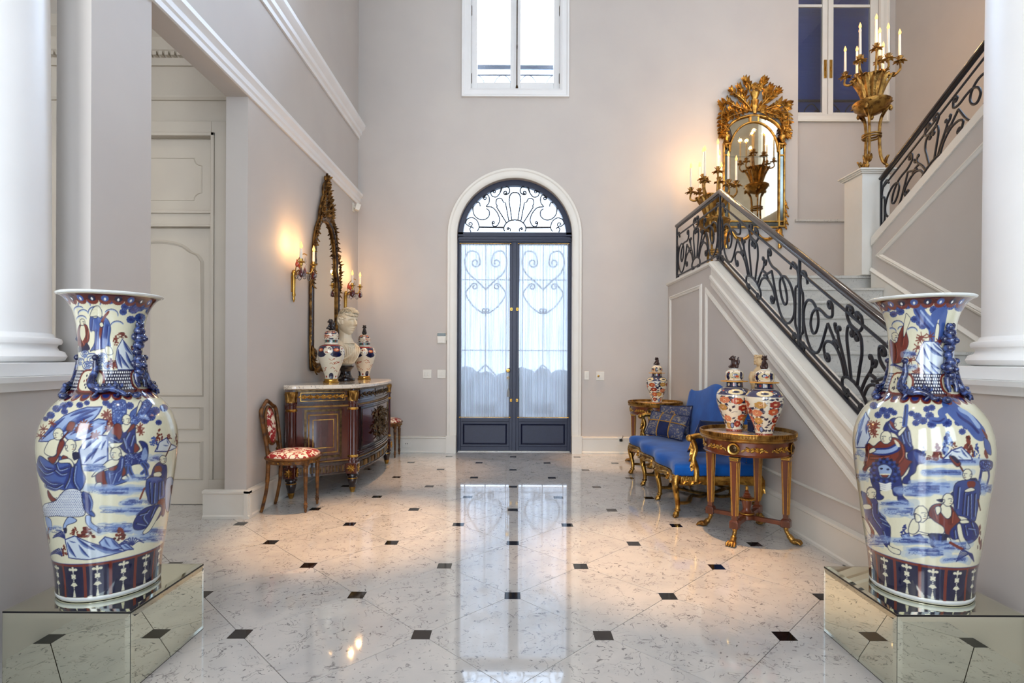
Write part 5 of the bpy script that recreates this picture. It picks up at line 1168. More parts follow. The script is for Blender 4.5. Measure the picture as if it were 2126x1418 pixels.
def commode():
    t = thing('commode', 'dark mahogany commode with gilt mounts and marble top on the left wall', 'commode', (XL+.056, 6.0, 0))
    A, B, C = (.055, -.975), (.545, -.713), (.32, -.885)
    near = bez(A, C, B); front = bez(B, (.70, 0), (.545, .713)); far = bez((.545, .713), (.32, .885), (.055, .975))
    cur = (near, front, far)
    def outline(off, n=14):
        P = []
        for f in cur:
            for i in range(n+1):
                p = f(i/n)+nrm2(f, i/n)*off; P.append((p[0], p[1]))
        return [(.0, .985+off*.5)]+P[::-1]+[(.0, -.985-off*.5)]
    MB().prism(outline(0), 'z', .19, 1.0).build('carcass', 'mahogany', t, smooth=50)
    tp = MB(); o1, o2 = outline(.045), outline(.058)
    tp.rings([[(x, y, 1.003) for x, y in o1], [(x, y, 1.012) for x, y in o2], [(x, y, 1.034) for x, y in o2], [(x, y, 1.045) for x, y in o1]]); tp.build('marble_top', 'top_marble', t, smooth=40)
    for nm, z0, z1, off, m in (('moulding', .985, 1.003, .03, 'bronze'), ('moulding', .868, .885, .018, 'dark_wood'), ('moulding', .835, .850, .012, 'gold_net'), ('moulding', .285, .305, .022, 'dark_wood'), ('moulding', .19, .205, .016, 'dark_wood'), ('moulding', .315, .325, .014, 'gold_net')):
        b = MB()
        for f in cur: patch(b, f, .06, .94, z0, z1, 0, off)
        b.build(nm, m, t)
    # fluted corner columns with gilt capital, base block and turned foot
    for (x, y) in (A, B, (.545, .713), (.055, .975)):
        MB().lathe([(0, .29), (.052, .29), (.052, .31), (.044, .32), (.044, .86), (.052, .87), (.052, .885), (0, .885)], 42, (x, y, 0), flute=(14, .05)).build('column', 'mahogany', t, smooth=30)
        cap = MB().lathe([(0, .885), (.047, .885), (.046, .92), (.055, .96), (.058, .985), (0, .985)], 20, (x, y, 0))
        for k in range(10):
            a = k*PI/5; cap.leaf((x+.046*math.cos(a), y+.046*math.sin(a), .89), (0, 0, 1), (math.cos(a), math.sin(a), 0), .08, .03, .15)
        cap.build('capital', 'old_gilt', t)
        for z in (.80, .34): MB().lathe([(0, z), (.049, z), (.054, z+.012), (.049, z+.024), (0, z+.024)], 24, (x, y, 0)).build('column_ring', 'gilt', t)
        MB().box(x-.055, x+.055, y-.055, y+.055, .185, .29).build('foot_block', 'mahogany', t, bevel=.004)
        for d in ((1, 0), (0, -1), (0, 1)):
            rb = MB(); fleuron(rb, V(x+d[0]*.057, y+d[1]*.057, .237), V(-d[1], d[0], 0), V(0, 0, 1), V(d[0], d[1], 0), .042); rb.build('rosette', 'gilt', t)
        MB().lathe([(0, .185), (.045, .185), (.056, .172), (.056, .160), (.038, .150), (.046, .138), (.044, .11), (.026, .035), (.022, .03), (0, .03)], 24, (x, y, 0)).build('foot', 'dark_wood', t, smooth=50)
        MB().lathe([(.040, .144), (.048, .140), (.048, .132), (.040, .128)], 20, (x, y, 0)).lathe([(0, .05), (.032, .05), (.025, .02), (.018, 0), (0, 0)], 20, (x, y, 0)).build('foot_mount', 'gilt', t, smooth=50)
    # end panels: framed doors
    for f in (near, far):
        pn = MB(); patch(pn, f, .19, .81, .35, .82, 0, .012); po = pn.build('door', 'mahogany', t, smooth=50)
        for (ta, tb, za, zb, w, th, m) in ((.20, .80, .355, .815, .022, .017, 'bronze'), (.26, .74, .40, .77, .012, .016, 'gold_net'), (.33, .67, .45, .72, .006, .019, 'gilt')):
            g = MB(); dt = w/.62
            patch(g, f, ta, tb, za, za+w, .004, th); patch(g, f, ta, tb, zb-w, zb, .004, th); patch(g, f, ta, ta+dt, za, zb, .004, th); patch(g, f, tb-dt, tb, za, zb, .004, th)
            g.build('door_border', m, po)
        fz = MB(); patch(fz, f, .14, .86, .895, .975, 0, .010); fo = fz.build('frieze', 'dark_wood', t)
        g = MB()
        for (ta, tb, za, zb) in ((.14, .86, .893, .898), (.14, .86, .970, .975), (.14, .15, .893, .975), (.85, .86, .893, .975)): patch(g, f, ta, tb, za, zb, .008, .008)
        g.build('frieze_border', 'gilt', fo)
        for k in range(7):
            tt = .19+k*.104; c = pt_on(f, tt, .934, .014); n_ = nrm2(f, tt); N_ = V(n_[0], n_[1], 0); U = V(-n_[1], n_[0], 0)
            g = MB(); fleuron(g, c, U, V(0, 0, 1), N_, .026)
            for sg_ in (-1, 1): g.leaf(c+U*sg_*.02, U*sg_, N_, .034, .022, .1)
            g.build('frieze_flower', 'gilt', fo)
        for k in range(15):
            tt = .13+k*.0525
            g = MB(); patch(g, f, tt, tt+.028, .215, .272, 0, .012, 3); g.build('apron_slot', 'bronze', t)
    # front: bowed door with bronze relief, drawer frieze
    f = front
    pn = MB(); patch(pn, f, .10, .90, .40, .80, 0, .012, 16); po = pn.build('door', 'mahogany', t, smooth=50)
    for (ta, tb, za, zb, w, th, m) in ((.085, .915, .385, .815, .014, .02, 'dark_wood'), (.11, .89, .405, .795, .006, .017, 'bronze')):
        g = MB(); dt = w/1.45
        patch(g, f, ta, tb, za, za+w, .004, th, 16); patch(g, f, ta, tb, zb-w, zb, .004, th, 16); patch(g, f, ta, ta+dt, za, zb, .004, th, 2); patch(g, f, tb-dt, tb, za, zb, .004, th, 2); g.build('door_border', m, po)
    for z0, z1, o in ((.345, .358, .03), (.365, .378, .024), (.82, .832, .024)):
        g = MB(); patch(g, f, .06, .94, z0, z1, 0, o, 16); g.build('front_rib', 'mahogany', t)
    rg = random.Random(4); rel = MB()
    for k in range(150):
        x = rg.gauss(0, .34); tt = .5+.30*max(-1, min(1, x)); hz = .58+rg.uniform(-.15, .17)*(1-.35*abs(x)); n_ = nrm2(f, tt); N_ = V(n_[0], n_[1], 0); U = V(-n_[1], n_[0], 0); a = rg.uniform(0, 2*PI)
        rel.leaf(pt_on(f, tt, hz, .016), U*math.cos(a)+V(0, 0, 1)*math.sin(a), N_, rg.uniform(.04, .075), rg.uniform(.02, .034), .35)
    for k in range(26):
        tt = .5+rg.uniform(-.15, .15); rel.ell(pt_on(f, tt, .50+rg.uniform(0, .22), .02), .018, .018, .026, 8, 6)
    rel.build('bronze_relief', 'bronze', po)
    for (ta, tb) in ((.09, .36), (.38, .62), (.64, .91)):
        fz = MB(); patch(fz, f, ta, tb, .892, .976, 0, .012, 8); fo = fz.build('drawer', 'dark_wood', t, smooth=50)
        g = MB()
        for k in range(7):
            tt = ta+.02+(tb-ta-.04)*k/6; n_ = nrm2(f, tt); N_ = V(n_[0], n_[1], 0); U = V(-n_[1], n_[0], 0); c = pt_on(f, tt, .934, .014)
            g.leaf(c, U+V(0, 0, .8 if k % 2 else -.8), N_, .04, .024, .2); g.leaf(c, U*-1+V(0, 0, .6 if k % 2 else -.6), N_, .03, .02, .2); g.ell(c, .010, n=6, m=5)
        g.build('drawer_vine', 'bronze', fo)
    for k in range(12):
        g = MB(); patch(g, f, .09+k*.07, .09+k*.07+.05, .215, .272, 0, .014, 4); g.build('apron_slot', 'gold_net' if k % 2 else 'bronze', t)
    return t
commode()

def chair(label, x, y, rz):
    t = thing('side_chair', label, 'chair', (x, y, 0), rz, 'gilt side chairs by the commode')
    se = lambda r, k=2.6: [(r*math.copysign(abs(math.cos(a*PI/18))**(2/k), math.cos(a*PI/18)), r*math.copysign(abs(math.sin(a*PI/18))**(2/k), math.sin(a*PI/18))) for a in range(36)]
    sr = MB().rings([[(p[0], p[1], z) for p in se(r)] for r, z in ((.19, .405), (.205, .41), (.205, .437), (.215, .443), (.222, .452), (.218, .462), (.20, .464))]); sr.build('seat_rail', 'chair_wood', t, smooth=45)
    MB().rings([[(p[0], p[1], z) for p in se(r)] for r, z in ((.206, .46), (.206, .47), (.19, .488), (.15, .503), (.09, .511), (.03, .513), (.002, .513))]).build('seat_cushion', 'damask', t, smooth=80)
    for k in range(28):
        a = 2*PI*k/28
        if k == 0: bd = MB()
        bd.ell((.208*math.cos(a)*1.02, .208*math.sin(a)*1.02, .424), .008, n=6, m=5)
    bd.build('carved_beading', 'old_gilt', t)
    for s_ in (-1, 1):
        MB().lathe([(0, .40), (.020, .40), (.022, .38), (.014, .372), (.020, .355), (.0185, .33), (.012, .10), (.011, .085), (.018, .075), (.012, .065), (.017, .05), (.010, .03), (.012, .018), (.007, 0), (0, 0)], 20, (.155, s_*.135, 0)).box(.155-.024, .155+.024, s_*.135-.024, s_*.135+.024, .395, .445).build('front_leg', 'chair_wood', t, smooth=40)
        MB().tube(cr([(-.165, s_*.125, .45), (-.165, s_*.125, .36), (-.175, s_*.128, .2), (-.205, s_*.132, .05), (-.218, s_*.134, .002)], 5), [.018]*9+[.015]*8+[.013]*4, 8).build('back_leg', 'chair_wood', t, smooth=60)
        MB().tube(cr([(-.165, s_*.125, .44), (-.175, s_*.128, .55), (-.20, s_*.14, .72), (-.218, s_*.145, .83), (-.222, s_*.12, .868), (-.226, s_*.10, .872)], 5), .017, 8).build('back_post', 'chair_wood', t, smooth=60)
    MB().tube(cr([(-.222, -.12, .868), (-.226, -.085, .885), (-.232, 0, .925), (-.226, .085, .885), (-.222, .12, .868)], 6), .015, 8).ell((-.232, 0, .925), .014, .03, .02).build('crest_rail', 'chair_wood', t, smooth=60)
    ov = [(math.sin(a*PI/16)*.082, math.cos(a*PI/16)*.152) for a in range(32)]
    def bk(u, z, o): return (-.205-.12*(z-.72)+o, u, z)
    MB().rings([[bk(u*k, .715+v*k, o) for u, v in ov] for k, o in ((1, -.012), (1, .006), (.9, .016), (.6, .024), (.02, .027))]).build('back_pad', 'damask', t, smooth=80)
    MB().tube([bk(u*1.06, .715+v*1.06, .002) for u, v in ov], .012, 8, closed=True).build('back_frame', 'chair_wood', t, smooth=60)
    for s_ in (-1, 1):
        MB().tube(cr([bk(s_*.05, .575, 0), bk(s_*.09, .56, 0), bk(s_*.10, .52, 0), bk(s_*.07, .50, 0)], 5), .010, 8).build('back_scroll', 'chair_wood', t, smooth=60)
    return t
chair('gilt chair with round red and cream damask seat, nearest the passage', -1.893, 4.69, 0)
chair('gilt chair with red damask seat half hidden beyond the commode', -1.70, 7.235, 0)

# ---------------------------------------------------------------- lidded jars
def jar_canvas(style, seed, nu=210, nv=180):
    g = random.Random(seed); W, H = nu*2, nv*2; IV = (226, 216, 192); c = Canvas(W, H, IV); DB = (16, 20, 58); OR = (186, 78, 34); GD = (188, 138, 62); RE = (146, 38, 26); GN = (52, 92, 84)
    def disc(x, y, r, col, ry=None):
        for dx in (-W, 0, W): c.poly([(x+dx+r*math.cos(t*PI/6), y+(ry or r)*math.sin(t*PI/6)) for t in range(12)], col)
    def bandr(f0, f1, col): c.poly([(0, f0*H), (W, f0*H), (W, f1*H), (0, f1*H)], col)
    if style == 0:                 # cobalt petals over scrolls
        bandr(0, .16, (220, 212, 188))
        for k in range(8):
            x = (k+.5)*W/8; disc(x, .07*H, W/18, DB if k % 2 else IV, .09*H)
            if k % 2 == 0: disc(x, .06*H, W/44, RE)
        for k in range(34):
            x, y = g.uniform(0, W), g.uniform(.19, .55)*H; P = [(x+q*4-14, y+7*math.sin(q*.9+k)) for q in range(8)]; c.line(P, 3.2, (176, 98, 58)); disc(P[-1][0], P[-1][1], 4.5, RE)
        bandr(.66, .84, DB)
        for k in range(5):
            x = (k+.5)*W/5
            disc(x, .70*H, W/11, DB, .15*H); disc(x, .74*H, W/26, OR); disc(x, .74*H, W/60, (226, 180, 120))
            xx = k*W/5; disc(xx, .73*H, W/18, IV, .115*H)
            for q in range(9): disc(xx+g.uniform(-.04, .04)*W, (.73+g.uniform(-.07, .07))*H, 4, RE if q % 2 else DB)
        bandr(.84, .88, RE); bandr(.88, 1, IV); bandr(.93, 1, GN)
        for k in range(10): disc((k+.5)*W/10, .965*H, W/50, RE if k % 2 else IV)
    elif style == 3:               # lid with dark panels
        for k in range(4):
            x = (k+.5)*W/4; disc(x, .45*H, W/9, (206, 190, 146), .30*H); disc(x, .5*H, W/22, DB, .13*H); disc(x+8, .4*H, W/30, OR, .09*H); disc(x+W/8, .45*H, W/24, DB, .34*H)
        for k in range(70): disc(g.uniform(0, W), g.uniform(.08, .9)*H, 4, (DB, DB, OR, IV)[k % 4])
        bandr(.88, 1, IV); bandr(0, .06, DB)
    else:                          # dense flowers
        bandr(0, .045, RE); bandr(.045, .06, IV)
        for k in range(26): disc((k+.5)*W/26, .022*H, 3, (220, 170, 120))
        for k in range(170):
            x, y = g.uniform(0, W), g.uniform(.09, .72)*H; a = g.uniform(0, 6); c.poly([(x+14*math.cos(a), y+14*math.sin(a)), (x+7*math.cos(a+1.6), y+7*math.sin(a+1.6)), (x-12*math.cos(a), y-12*math.sin(a)), (x+7*math.cos(a-1.6), y+7*math.sin(a-1.6))], DB)
        for k in range(15): 
            x, y = g.uniform(0, W), g.uniform(.12, .7)*H; c.line([(x, y), (x+12, y+9), (x+26, y+8)], 2, DB)
        for k in range(24):
            x, y = ((k % 6)+g.uniform(.2, .8))*W/6, (.15+.15*(k//6)+g.uniform(-.04, .04))*H; col = (OR, GD, RE, (206, 122, 84))[k % 4]
            for q in range(7): disc(x+15*math.cos(q*.9), y+15*math.sin(q*.9), 9.5, col)
            disc(x, y, 8, (226, 176, 120))
            for q in range(4): disc(x+6*math.cos(q*1.6), y+6*math.sin(q*1.6), 2, RE)
        for k in range(4): disc((k+.3)*W/4, .12*H, W/30, DB, .06*H); disc((k+.3)*W/4, .125*H, W/44, (126, 146, 186), .045*H)
        bandr(.72, .735, IV); bandr(.735, .87, (60, 62, 92))
        for k in range(60): disc(g.uniform(0, W), g.uniform(.75, .86)*H, 4, (OR, DB, IV, DB)[k % 4])
        for k in range(4): disc((k+.5)*W/4, .80*H, W/13, (222, 206, 160), .055*H); disc((k+.5)*W/4, .80*H, W/26, DB, .02*H)
        bandr(.88, 1, DB)
        for k in range(10): disc((k+.5)*W/10, .94*H, W/40, RE if k % 2 else (206, 186, 150))
    return c.half()
JPROF = [(0, .060), (.03, .063), (.07, .074), (.13, .098), (.19, .119), (.235, .129), (.275, .131), (.305, .122), (.325, .104), (.338, .082), (.345, .066), (.385, .062)]
LPROF = [(0, .063), (.012, .066), (.03, .069), (.055, .068), (.075, .058), (.088, .038), (.094, .016)]
def painted_lathe(name, prof, img, parent, z=0, sc=1.0, closed_top=True):
    nv, nu = img.shape[:2]; q = np.array(cr(prof, 5)); hh = np.linspace(prof[0][0], prof[-1][0], nv); r = np.interp(hh, q[:, 0], q[:, 1]); a = np.arange(nu)/nu*2*PI
    P = np.stack([r[:, None]*np.cos(a)[None], r[:, None]*np.sin(a)[None], np.repeat(hh[:, None], nu, 1)], -1).reshape(-1, 3)*sc+np.array([0, 0, z])
    me = grid_mesh(name, P, nu, nv); paint_mesh(me, img.reshape(-1, 3)); me.materials.append(M['porcelain']); o = bpy.data.objects.new(name, me); COL.objects.link(o); o.parent = parent; return o
def lion_knob(parent, z, s, m, rz=0):
    b = MB()
    b.ell((0, 0, .012), .030, .026, .014).ell((-.008, 0, .045), .022, .020, .034).ell((.012, 0, .05), .016, .016, .026).ell((.016, 0, .088), .019, .018, .020).ell((.034, 0, .084), .010, .011, .009)
    for k in range(9):
        a = k*2*PI/9; b.ell((.004+.012*math.cos(a), .017*math.sin(a), .092+.012*math.cos(a*2)), .008, n=6, m=5)
    for s_ in (-1, 1): b.tube([(.016, s_*.014, .055), (.026, s_*.018, .03), (.028, s_*.018, .012)], .007, 6).ell((-.02, s_*.018, .022), .014, .010, .018).ell((.010, s_*.014, .106), .006, .005, .008)
    b.tube(cr([(-.026, 0, .03), (-.036, 0, .06), (-.028, 0, .085), (-.034, 0, .10)], 4), [.008]*9+[.006]*4, 6)
    b.ell((.034, .02, .02), .011)
    b.v = [(p[0]*s, p[1]*s, p[2]*s) for p in b.v]
    return b.build('lion_finial', m, parent, loc=(0, 0, z), rz=rz, remesh=.0035*s, smooth=180)
def jar(label, loc, style, seed, sc, base, group, kn, rz=0):
    t = thing('lidded_jar', label, 'jar', loc, rz, group)
    z0 = 0
    if base:
        MB().lathe([(0, 0), (.078, 0), (.080, .012), (.070, .020), (.068, .034), (.072, .042), (0, .042)], 32).build('gilt_base', 'brass', t, smooth=40); z0 = .042
    body = jar_canvas(style, seed); painted_lathe('body', JPROF, body, t, z0, sc)
    lid = jar_canvas(style+2 if style else 0, seed+5, 130, 70)
    zl = z0+.385*sc
    if style: MB().lathe([(.055, -.004), (.098, -.002), (.100, .002), (.098, .005), (.06, .006)], 40, (0, 0, zl)).build('lid_flange', 'gold_ribbon', t, smooth=50)
    else: MB().lathe([(.055, -.002), (.083, 0), (.085, .004), (.06, .008)], 40, (0, 0, zl)).build('lid_flange', 'silver_lip', t, smooth=50)
    painted_lathe('lid', LPROF, lid, t, zl+.004, sc); MB().lathe([(0, .08), (.03, .086), (.024, .099), (0, .102)], 20, (0, 0, zl)).build('lid_button', 'silver_lip', t)
    lion_knob(t, zl+.096*sc, 1.0*sc if not style else .95*sc, kn, rz=.6)
    return t
CT = 1.046
jar('lidded jar with cobalt petals and black lion knob, left of the marble bust', (-1.868, 5.57, CT), 0, 11, 1.03, True, 'jars on the commode', 'black_glaze', 2.3)
jar('lidded jar with cobalt petals and black lion knob, right of the marble bust', (-1.79, 6.52, CT), 0, 11, 1.03, True, 'jars on the commode', 'black_glaze', 1.2)

# ---------------------------------------------------------------- marble bust
def bust():
    t = thing('marble_bust', 'cream marble bust of a short haired man on black socle, on the commode', 'bust', (-1.865, 6.04, CT), math.radians(-32))
    MB().lathe([(0, 0), (.098, 0), (.102, .012), (.098, .03), (.078, .04), (.060, .07), (.054, .10), (.060, .125), (.078, .145), (.088, .155), (.088, .172), (0, .172)], 36).build('socle', 'black_marble', t, smooth=50)
    g = random.Random(2)
    b = MB(); c = (.025, 0, .66)
    # skull, jaw, neck and draped chest grown into one body
    n, m = 56, 44; rs = []
    for i in range(m+1):
        el = -PI/2+PI*i/m; ring = []
        for j in range(n):
            az = 2*PI*j/n; dx, dy, dz = math.cos(el)*math.cos(az), math.cos(el)*math.sin(az), math.sin(el)
            rx, ry, rz = .118, .096, .150
            if dz > .42 or (dx < .25 and dz > -.25): rx += .007; ry += .007; rz += .006
            if dz < 0: ry *= 1-.16*dz*dz; rx *= (1-.10*dz*dz) if dx > 0 else (1-.34*dz*dz)
            x, y, z = rx*dx, ry*dy, rz*dz
            if dx > 0:
                f = dx**1.5
                x += .017*math.exp(-((z-.028)/.012)**2)*f*max(0, 1-abs(y)/.09)                     # brow
                for s_ in (-1, 1): x -= .038*math.exp(-((z-.004)/.016)**2-((y-s_*.036)/.021)**2)*f       # eye sockets
                for s_ in (-1, 1): x += .015*math.exp(-((z-.002)/.009)**2-((y-s_*.036)/.014)**2)*f        # eyeballs
                for s_ in (-1, 1): x += .008*math.exp(-((z+.03)/.02)**2-((y-s_*.052)/.02)**2)*f-.010*math.exp(-((z+.07)/.02)**2-((y-s_*.05)/.016)**2)*f        # cheekbones
                x += .027*math.exp(-((z+.076)/.008)**2-(y/.028)**2)*f+.027*math.exp(-((z+.097)/.009)**2-(y/.024)**2)*f-.022*math.exp(-((z+.086)/.004)**2-(y/.034)**2)*f-.008*math.exp(-((z+.111)/.006)**2-(y/.03)**2)*f
                x += .042*math.exp(-((z+.128)/.018)**2-(y/.030)**2)*(f+.15)                                     # chin
            ring.append((c[0]+x, c[1]+y, c[2]+z))
        rs.append(ring)
    b.rings(rs)
    b.rings([[(c[0]+.108+dx, y, c[2]+z) for dx, y in ((-.03, -w), (o, -w*.5), (o+.002, 0), (o, w*.5), (-.03, w))] for z, o, w in ((.034, .008, .011), (.012, .022, .013), (-.015, .038, .016), (-.036, .046, .024), (-.048, .022, .022))])
    for s_ in (-1, 1):
        b.tube(cr([(c[0]-.002, s_*.094, c[2]-.038), (c[0]-.016, s_*.101, c[2]-.02), (c[0]-.03, s_*.106, c[2]+.012), (c[0]-.016, s_*.104, c[2]+.034), (c[0]+.004, s_*.098, c[2]+.026), (c[0]+.006, s_*.096, c[2]+.008)], 4), .0075, 8).ell((c[0]-.012, s_*.094, c[2]), .016, .008, .028, 10, 8)
    b.tube([(-.02, 0, .60), (-.012, 0, .54), (-.005, 0, .47), (-.0, 0, .41)], [.068, .063, .070, .10], 20)
    b.rings([[(x0+rx*math.cos(2*PI*j/32), ry*math.sin(2*PI*j/32), z) for j in range(32)] for z, rx, ry, x0 in ((.17, .055, .06, 0), (.20, .075, .10, .0), (.26, .095, .155, .0), (.33, .10, .185, .0), (.385, .092, .18, -.005), (.42, .075, .14, -.01), (.445, .05, .09, -.01))])
    fo_ = b.build('figure', 'bust_marble', t, remesh=.0036, smooth=180); fo_.modifiers['smooth'].iterations = 1
    # carved hair and folds laid on the body
    hr = MB()
    for k in range(620):
        az = g.uniform(0, 2*PI); el = math.asin(g.uniform(-.12, .98)); dx, dy, dz = math.cos(el)*math.cos(az), math.cos(el)*math.sin(az), math.sin(el)
        if dx > .30 and dz < .50: continue
        if abs(dy) > .75 and dx > .1 and dz < .2: continue
        p = V(c[0]+.123*dx, .102*dy, c[2]+.155*dz); nn = V(dx, dy, dz); d = V(.9, .25*dy, -.7*dz+.05)-nn*.5
        if dz > .6: d = V(1, dy*1.2, -.1)
        hr.leaf(p, d, nn, .040, .017, .02, .45)
    for k in range(13):
        y = -.075+k*.0125; hr.leaf((c[0]+.088-abs(y)*.35, y, c[2]+.096), (.45, (y*.8), -.55), (1, 0, .3), .045, .017, -.05, .35)
    hr.build('hair', 'bust_marble', t, smooth=60)
    dp = MB()
    for k in range(9):
        y0 = -.15+k*.034; dp.tube(cr([(.02+.05*math.cos(y0*6), y0, .425-.5*abs(y0)*.6), (.085*math.cos(y0*4)+.012, y0*.9+.01, .35), (.095*math.cos(y0*4)+.006, y0*.7, .27), (.07, y0*.42, .20)], 5), [.007]*5+[.012]*6+[.006]*5, 8)
    dp.tube(cr([(-.04, -.10, .45), (.05, -.06, .41), (.088, 0, .37), (.06, .06, .40), (-.03, .10, .45)], 6), .015, 8)
    dp.tube(cr([(-.02, .15, .40), (.07, .08, .36), (.10, -.01, .30), (.08, -.10, .24)], 6), .016, 8)
    dp.build('drapery', 'bust_marble', t, smooth=60)
bust()

# ---------------------------------------------------------------- carved wall mirror
def wmirror():
    t = thing('wall_mirror', 'tall arched wall mirror with carved gilt crest above the commode', 'mirror', (XL, 6.17, 1.18))
    half = [(0, .06), (.36, .06), (.385, .10), (.385, .86), (.375, 1.0), (.345, 1.10), (.315, 1.16), (.325, 1.20), (.325, 1.26), (.30, 1.38), (.25, 1.50), (.16, 1.61), (.06, 1.66), (0, 1.665)]
    loop = [(y, z) for y, z in half]+[(-y, z) for y, z in half[::-1][1:-1]]
    MB().prism(loop, 'x', .012, .02).build('glass', 'mirror', t, smooth=0)
    MB().prism([(y*1.08, .86+(z-.86)*1.03) for y, z in loop], 'x', .0, .012).build('backboard', 'dark_wood', t, smooth=0)
    def ring(off, r, m, name, x=.03):
        P = []
        for i, (y, z) in enumerate(loop):
            a, b_ = np.array(loop[i-1]), np.array(loop[(i+1) % len(loop)]); d = b_-a; d /= np.linalg.norm(d); P.append((x, y+d[1]*off, z-d[0]*off))
        MB().tube([tuple(q) for q in cr(P, 3, True)], r, 8, closed=True).build(name, m, t, smooth=60)
    ring(.005, .014, 'dark_gilt', 'inner_moulding'); ring(.035, .024, 'dark_wood', 'frame'); ring(.065, .014, 'dark_gilt', 'outer_moulding', .025)
    g = random.Random(6)
    def scroll(pts, r, nm='crest_scroll', c1=None, x=.035):
        for s_ in (-1, 1):
            P = wrought(pts, None, c1); n = len(P); MB().tube([(x, s_*p[0], p[1]) for p in P], [r*(1-.55*i/n) for i in range(n)], 8).build(nm, 'dark_gilt', t, smooth=60)
    scroll([(.02, 1.70), (.12, 1.72), (.22, 1.64), (.30, 1.52)], .022, c1=(.03, -1)); scroll([(.16, 1.70), (.17, 1.82), (.12, 1.92), (.06, 1.90)], .02, c1=(.025, 1)); scroll([(.24, 1.62), (.22, 1.75), (.17, 1.84)], .016, c1=(.025, 1)); scroll([(.10, 1.92), (.12, 2.02), (.06, 2.10), (.01, 2.12)], .016)
    def leaves(lst, nm):
        for (y, z, a, L, w) in lst:
            for s_ in ((-1, 1) if abs(y) > 1e-4 else (1,)):
                d = V(.12, s_*math.cos(math.radians(a)), math.sin(math.radians(a))); MB().leaf((.03, s_*y, z), d, V(1, 0, 0), L, w, .18, .22).build(nm, 'dark_gilt', t, smooth=60)
    def foliage(bp, nm, L=.07, both_=True, dens=2):
        for s_ in ((-1, 1) if both_ else (1,)):
            P = cr(bp, 6); n = len(P)
            bo = MB().tube([(.03+.03*math.sin(PI*i/n), s_*p[0], p[1]) for i, p in enumerate(P)], [.014-.008*i/n for i in range(n)], 6).build(nm+'_stem', 'dark_gilt', t, smooth=60)
            for i in range(1, n, dens):
                d = P[i]-P[i-1]; a0 = math.atan2(d[1], d[0])
                for q in (-1, 1):
                    a = a0+q*g.uniform(.4, .9); MB().leaf((.04, s_*P[i][0], P[i][1]), (g.uniform(.15, .6), s_*math.cos(a), math.sin(a)), (1, 0, 0), L*g.uniform(.8, 1.2), L*.5, g.uniform(0, .3), .25).build(nm+'_leaf', 'dark_gilt', bo, smooth=60)
    foliage([(.0, 1.70), (.03, 1.85), (.0, 2.0), (.0, 2.16)], 'crest', .08, False); foliage([(.10, 1.70), (.13, 1.82), (.08, 1.95), (.05, 2.10)], 'crest', .07)
    foliage([(.04, 1.70), (.16, 1.72), (.24, 1.64), (.32, 1.50), (.36, 1.36)], 'crest', .065); foliage([(.20, 1.70), (.17, 1.80), (.12, 1.86)], 'crest', .06)
    foliage([(.41, 1.02), (.44, 1.12), (.43, 1.24), (.40, 1.34)], 'ear', .065); foliage([(.42, 1.10), (.45, 1.0), (.44, .88)], 'ear', .06)
    foliage([(.41, .16), (.42, .06), (.36, -.01), (.24, .01), (.10, -.01), (.0, .02)], 'foot', .06); foliage([(.43, .26), (.45, .14), (.42, .04)], 'foot', .06)
    for k in range(12):
        for s_ in (-1, 1): MB().leaf((.03, s_*.452, .24+k*.058), (.05, s_*.12, 1), (1, s_*.4, 0), .075, .034, .1, .25).build('side_husk', 'dark_gilt', t, smooth=60)
    for s_ in (-1, 1): MB().ell((.04, s_*.055, 2.145), .02, .018, .03).tube(cr([(.03, 0, 2.10), (.05, s_*.03, 2.16), (.06, s_*.065, 2.19)], 5), .014, 8).build('crest_tip', 'dark_gilt', t, smooth=60)
wmirror()

